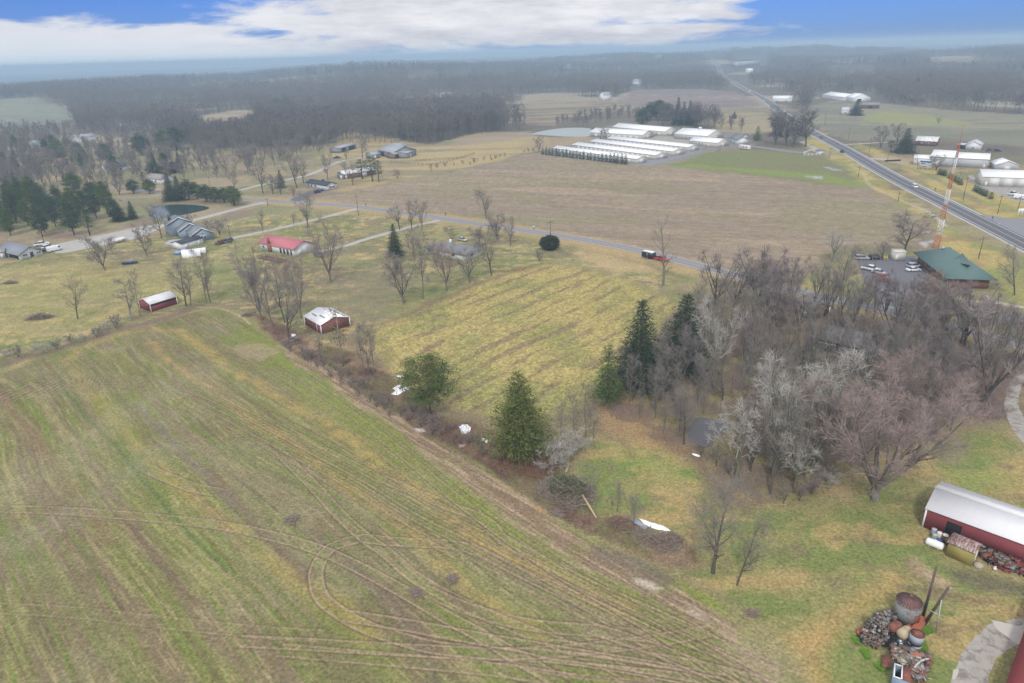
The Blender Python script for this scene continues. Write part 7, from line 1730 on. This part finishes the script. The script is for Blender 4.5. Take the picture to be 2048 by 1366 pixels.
# the right hand wood in its own parts
scatter([(-60, 300), (110, 298), (330, 305), (420, 335), (300, 350), (150, 370), (110, 395), (-60, 400)], 26, ['wpine0', 'wpine1', 'wpine2', 'spruce1'], (9, 15), 'dark evergreen among the far left houses and lanes', 'evergreens among the far left houses', 53, 8)
scatter([(-60, 300), (420, 305), (480, 350), (330, 380), (0, 400), (-60, 400)], 190, ['oak0', 'maple0', 'wood1'], (8, 13), 'thin bare woods between the houses on the far left', None, 51, 5, mass=True)
scatter([(-60, 262), (420, 258), (480, 300), (330, 296), (150, 272), (60, 305), (-60, 330)], 220, ['wood0', 'wood1'], (11, 15), 'bare woods in front of the far left field', None, 52, 6, mass=True)
scatter([(1380, 660), (1480, 625), (1640, 650), (1800, 690), (1980, 730), (1960, 790), (1830, 800), (1640, 800), (1480, 790), (1380, 760)], 56, ['mossy0', 'vase1', 'vase0', 'slim1', 'slim0', 'slim2'], (11, 17), 'bare reddish grey tree in the thick of the right hand wood', 'trees in the thick of the right hand wood', 31, 4.5, AV)
scatter([(1440, 800), (1700, 800), (1720, 870), (1640, 980), (1540, 990), (1450, 900)], 20, ['pale0', 'oak1', 'vase0', 'vase1', 'slim0', 'slim1', 'oak2'], (11, 17), 'bare tree of the dense front part of the right hand wood', 'trees in the front of the right hand wood', 32, 3.6, AV)
scatter([(1245, 800), (1290, 780), (1400, 780), (1420, 830), (1370, 900), (1290, 860)], 18, ['slim0', 'slim1', 'slim2', 'oak1'], (8, 13), 'slender grey tree at the left tip of the right hand wood', 'trees at the left tip of the right hand wood', 33, 3.2, AV)
scatter([(1800, 760), (1930, 770), (1950, 850), (1880, 890), (1790, 900), (1760, 840)], 10, ['maple2', 'maple1'], (9, 14), 'reddish bare tree behind the huge forked tree', 'reddish trees behind the huge forked tree', 34, 4, AV)
scatter([(1240, 775), (1300, 740), (1390, 745), (1390, 790), (1330, 810)], 4, ['slim0', 'slim1', 'maple0'], (10, 15), 'bare tree standing among the two dark spruces', 'bare trees among the two dark spruces', 35, 3, AV)
scatter([(1490, 575), (1590, 600), (1700, 622), (1760, 640), (1700, 645), (1580, 625), (1490, 600)], 12, ['vase0', 'vase1', 'maple1'], (12, 16), 'upright bare tree in the roadside strip above the wood', 'trees in the roadside strip above the wood', 36, 4.5, AV)
scatter([(1780, 655), (1900, 680), (2040, 708), (2040, 740), (1900, 715), (1780, 690)], 10, ['vase0', 'vase1', 'maple1'], (10, 16), 'bare tree along the road below the restaurant', 'trees along the road below the restaurant', 37, 4.5, AV)
scatter([(1712, 618), (1770, 626), (1890, 650), (1900, 672), (1780, 650), (1712, 634)], 9, ['vase0', 'vase1', 'maple1'], (11, 15), 'bare tree on the near side of the road in front of the restaurant car park', 'trees in front of the restaurant car park', 57, 3.5, AV)
scatter([(1380, 900), (1470, 960), (1560, 1010), (1620, 1000), (1700, 940), (1740, 900), (1650, 985), (1540, 1000)], 16, ['small1', 'shrubp', 'small0'], (3, 6), 'bare brown bush along the front edge of the right hand wood', 'bushes along the front edge of the wood', 38, 2.2, None, 'bare_bush')
scatter([(1600, 742), (1640, 738), (1790, 752), (1790, 790), (1700, 800), (1600, 780)], 12, ['vase0', 'slim0', 'mossy1', 'oak0'], (12, 16), 'bare tree screening the dark house inside the right hand wood', 'trees screening the house in the wood', 58, 3)
# left side settlement and woods that still read as single trees
scatter([(0, 300), (90, 295), (330, 300), (420, 310), (480, 350), (420, 360), (330, 380), (150, 395), (0, 400)], 60, ['maple0', 'oak0', 'oak1', 'maple2', 'small0'], (11, 17), 'bare tree among the houses and lanes on the far left', 'bare trees among the far left houses', 41, 7)
scatter([(-20, 350), (80, 345), (90, 375), (60, 400), (-20, 410)], 16, ['maple2', 'maple1'], (13, 18), 'reddish bare tree at the left edge behind the pine stand', 'reddish bare trees behind the pine stand', 42, 5, mass=True)
scatter([(370, 318), (470, 316), (560, 312), (640, 300), (700, 286), (860, 287), (960, 268), (1050, 262), (1050, 250), (900, 258), (700, 270), (600, 276), (400, 284)], 300, ['wood0', 'wood1', 'slim0'], (17, 23), 'tall bare trees in the front rank of the dark woods behind the barns', None, 43, 4.5, mass=True)
scatter([(560, 330), (480, 350), (470, 310), (560, 300), (620, 300), (640, 310)], 14, ['oak0', 'maple0', 'oak1'], (12, 18), 'bare tree in the loose grove left of the machine shed', 'loose grove left of the machine shed', 44, 7)
scatter([(1110, 256), (1180, 252), (1240, 240), (1340, 250), (1420, 255), (1500, 270), (1500, 262), (1420, 244), (1240, 228), (1120, 242)], 70, ['wood0', 'small0', 'maple0'], (8, 14), 'bare brushy belt of trees behind the storage sheds', None, 45, 5, mass=True)
scatter([(230, 660), (160, 690), (40, 722), (0, 728), (0, 716), (130, 684), (230, 640), (270, 628), (280, 640)], 18, ['small1', 'shrubp'], (1.6, 3.2), 'low brown bush along the left edge of the green field', 'low bushes along the left field edge', 46, 2.2, None, 'bare_bush')
scatter([(860, 338), (930, 332), (1000, 318), (1075, 303), (1080, 298), (1000, 312), (900, 330)], 22, ['small1', 'small0'], (2, 3.6), 'low brown bush in the hedge above the ploughed field', 'hedge above the ploughed field', 47, 3, None, 'bare_bush')
scatter([(560, 690), (640, 720), (720, 765), (800, 815), (900, 855), (1000, 905), (1000, 925), (900, 885), (780, 835), (640, 745)], 70, ['small1', 'small0', 'small1'], (1.3, 3.4), 'low bare bush in the cleared hedgerow', 'low bushes in the cleared hedgerow', 48, 1.6, None, 'bare_bush')

# ---- woods too many to count: one mesh each, whole small trees laid out over the land
def tiny_tree(seed, n=70, H=18, W=9, conif=False):
    rs = np.random.RandomState(seed); V = []
    m = n
    t = rs.rand(m); a = rs.rand(m) * 6.283
    if conif:
        z = H * (.08 + .92 * t); r = W * .5 * (1 - t) ** .8 * (.5 + .5 * rs.rand(m)); d = np.stack([np.cos(a), np.sin(a), -.3 + 0 * a], 1); l = 1.6; w = .9
    else:
        z = H * (.35 + .62 * t ** .8); r = W * .5 * np.sqrt(np.clip(1 - ((z / H - .6) / .45) ** 2, 0, 1)) * rs.rand(m) ** .5; d = np.stack([np.cos(a) * .5, np.sin(a) * .5, .9 + 0 * a], 1) + rs.randn(m, 3) * .25; l = 3.4; w = .16
    c = np.stack([r * np.cos(a), r * np.sin(a), z], 1)
    s = np.cross(d, rs.randn(m, 3)); s /= np.linalg.norm(s, axis=1)[:, None]; d /= np.linalg.norm(d, axis=1)[:, None]
    V = np.stack([c - s * w, c + s * w, c + d * l], 1)
    if not conif:
        tr = np.array([[(-.25, 0, 0), (.25, 0, 0), (0, 0, H * .75)], [(0, -.25, 0), (0, .25, 0), (0, 0, H * .75)]])
        V = np.concatenate([V, tr])
    return V.reshape(-1, 3)
CLEAR = [GV(p) for p in (UR1, FARB, LEFTF, TANF, TANM, TANR, PADD, SHEDYARD, PLOW, GREEN, [(1846, 117), (1870, 111), (1950, 110), (1970, 114), (1940, 119), (1880, 120)], [(1640, 262), (1700, 240), (2600, 270), (2600, 350), (1950, 300), (1850, 290), (1700, 290)],
                         [(1930, 198), (2400, 210), (2400, 236), (1930, 216)], [(1630, 185), (1750, 185), (1760, 222), (1620, 215)], [(1465, 128), (1530, 126), (1545, 150), (1465, 156)], [(1490, 172), (1590, 186), (1600, 212), (1540, 206), (1510, 190)],
                         [(380, 300), (700, 290), (860, 300), (1100, 262), (1560, 262), (1560, 460), (0, 460), (-400, 460), (-400, 300), (90, 292)], [(300, 285), (400, 290), (420, 305), (300, 305)], [(150, 268), (320, 262), (330, 296), (30, 300)], [(1560, 228), (2700, 240), (2700, 900), (1560, 470)])]
SEEN = [UR1, FARB, LEFTF, TANF, TANM, TANR, [(1846, 117), (1870, 111), (1950, 110), (1970, 114), (1940, 119), (1880, 120)], [(1630, 188), (1750, 188), (1760, 222), (1620, 215)], [(1472, 130), (1522, 130), (1522, 144), (1472, 146)], [(1654, 124), (1752, 124), (1752, 137), (1654, 139)], [(1262, 160), (1282, 160), (1282, 172), (1262, 172)], [(1125, 138), (1142, 138), (1142, 148), (1125, 148)]]
HWc = smooth_line(GV(HIGH_PX), 3)
def woods(name, label, n, d0, d1, tmpl, m, seed, hr, dens_noise=.0, only=None, az=(-44, 44), sink=0):
    rs = np.random.RandomState(seed)
    a = np.radians(az[0] + (az[1] - az[0]) * rs.rand(n)); d = np.sqrt(d0 ** 2 + (d1 ** 2 - d0 ** 2) * rs.rand(n))
    x, y = d * np.sin(a), d * np.cos(a); ok = np.ones(n, bool)
    for P in CLEAR: ok &= ~in_poly(x, y, P)
    zt = terrain(x, y)
    for k in (9.0, 17.0):
        u, v = proj(np.stack([x, y, zt + k], 1))
        for P in SEEN: ok &= ~in_poly(u, v, P)
    ok &= clearing(x, y) * (np.hypot(x, y) > 800) < .5
    ok &= seg_d(x, y, HWc) > 20 + 10 * (np.hypot(x, y) > 1200)
    if only is not None: ok &= in_poly(x, y, GV(only))
    if dens_noise: ok &= fbm(x / 90, y / 90, seed, 3) > dens_noise
    x, y = x[ok], y[ok]; n = len(x); z = terrain(x, y)
    out = []; 
    ids = rs.randint(0, len(tmpl), n); s = rs.uniform(hr[0], hr[1], n); r = rs.rand(n) * 6.283; ws = s * rs.uniform(.8, 1.35, n)
    for i, T in enumerate(tmpl):
        k = np.nonzero(ids == i)[0]; c, s_ = np.cos(r[k])[:, None], np.sin(r[k])[:, None]
        X = (T[None, :, 0] * c - T[None, :, 1] * s_) * ws[k, None] + x[k, None]; Y = (T[None, :, 0] * s_ + T[None, :, 1] * c) * ws[k, None] + y[k, None]; Z_ = T[None, :, 2] * s[k, None] + z[k, None] - sink
        out.append(np.stack([X, Y, Z_], -1).reshape(-1, 3))
    V = np.concatenate(out); F = np.arange(len(V)).reshape(-1, 3)
    o = mesh_np(name, V, F, m); tag(o, label, None, None, 'stuff')
Md1 = mat('far_wood_grey', (.15, .13, .12), .95, .5, .012, col2=(.05, .065, .045), c2=(.6, .72)); Md2 = mat('far_wood_brown', (.16, .13, .115), .95, .5, .009, col2=(.05, .065, .05), c2=(.58, .68)); Mdc = foliage('far_conifer', (.035, .055, .04), (.06, .08, .05))
t1 = [tiny_tree(i, 150, 19, 9) for i in range(5)]; t2 = [tiny_tree(10 + i, 60, 19, 10) * np.array((1, 1, 1)) for i in range(4)]; tc_ = [tiny_tree(20 + i, 110, 16, 7, True) for i in range(3)]
woods('woodland', 'dark bare woods behind the barns and fields', 9000, 430, 900, t1, Md1, 1, (.7, 1.15))
woods('woodland', 'bare woods across the middle distance', 20000, 900, 1700, t2, Md2, 2, (.7, 1.15))
t3 = [np.concatenate([tiny_tree(40 + i * 5 + k, 26, 19, 11) + np.array((dx, dy, 0)) for k, (dx, dy) in enumerate(((-9, -4), (6, -8), (2, 7)))]) for i in range(4)]
woods('woodland', 'hazy bare woods on the far ridges', 17000, 1700, 3400, t3, Md1, 3, (.7, 1.3))
t4 = [tiny_tree(60 + i, 60, 17, 60) * np.array((1, 1, 1)) for i in range(3)]
for T in t4:
    c = T.reshape(-1, 3, 3).mean(1, keepdims=True); T[:] = (c + (T.reshape(-1, 3, 3) - c) * np.array((9, 9, 1.6))).reshape(-1, 3)
woods('woodland', 'pale far woods fading into the haze', 9000, 3300, 9500, t4, Md1, 4, (.8, 1.4))
woods('conifer_groves', 'scattered dark conifers in the far woods', 1500, 500, 2600, tc_, Mdc, 5, (.7, 1.25), .50)
woods('conifer_groves', 'dark conifers at the right edge of the far fields', 260, 600, 1500, tc_, Mdc, 6, (.9, 1.4), 0, [(1480, 160), (2200, 165), (2200, 205), (1900, 203), (1560, 200), (1480, 185)])
# brushwood floor of the wood and the hedgerow
def undergrowth(name, label, poly, n, m, seed, hr=(.3, 1.3), w=.02, avoid=()):
    rs = np.random.RandomState(seed); P = GV(poly); x = rs.uniform(P[:, 0].min(), P[:, 0].max(), n * 3); y = rs.uniform(P[:, 1].min(), P[:, 1].max(), n * 3)
    ok = in_poly(x, y, P) & (fbm(x / 5, y / 5, seed, 3) > .45)
    for A in avoid: ok &= ~in_poly(x, y, A)
    x, y = x[ok][:n], y[ok][:n]; n = len(x)
    d = rs.randn(n, 3) * np.array((.6, .6, .3)) + np.array((0, 0, .8)); d /= np.linalg.norm(d, axis=1)[:, None]; l = rs.uniform(*hr, n)[:, None]
    s = np.cross(d, rs.randn(n, 3)); s /= np.linalg.norm(s, axis=1)[:, None]; c = np.stack([x, y, 0 * x], 1)
    V = np.stack([c - s * w, c + s * w, c + d * l], 1).reshape(-1, 3)
    o = mesh_np(name, V, np.arange(3 * n).reshape(-1, 3), m); tag(o, label, None, None, 'stuff')
undergrowth('undergrowth', 'brown twiggy undergrowth on the floor of the right hand wood', WOODR, 110000, M_twr, 7, (.5, 2.2), .02, AV)
undergrowth('brushwood', 'dead brush and torn roots in the cleared hedgerow', HEDGE, 70000, M_stickr, 8, (.25, 1.3), .024)
undergrowth('brushwood', 'dead stalks at the field edge', [(0, 725), (150, 685), (230, 655), (330, 630), (420, 606), (420, 600), (330, 618), (230, 640), (150, 676), (0, 712)], 9000, M_stick, 9, (.2, .9))
# ================================================================== HAZE
def build_haze():
    S = 13000.0
    o = MB().box(-S, S, -S, S, -62.0, 80.0).build('haze', None)
    m = bpy.data.materials.new('haze_air'); m.use_nodes = True
    nt = m.node_tree; nt.nodes.clear()
    out = nt.nodes.new('ShaderNodeOutputMaterial'); v = nt.nodes.new('ShaderNodeVolumePrincipled')
    v.inputs['Color'].default_value = HAZE_COL
    v.inputs['Density'].default_value = HAZE_D
    v.inputs['Anisotropy'].default_value = 0.0
    nt.links.new(v.outputs[0], out.inputs['Volume'])
    o.data.materials.append(m)
    tag(o, 'pale blue air fading the far woods', None, None, 'stuff')
HAZE_COL = (0.60, 0.82, 1.0, 1)
HAZE_D = 0.00036
build_haze()
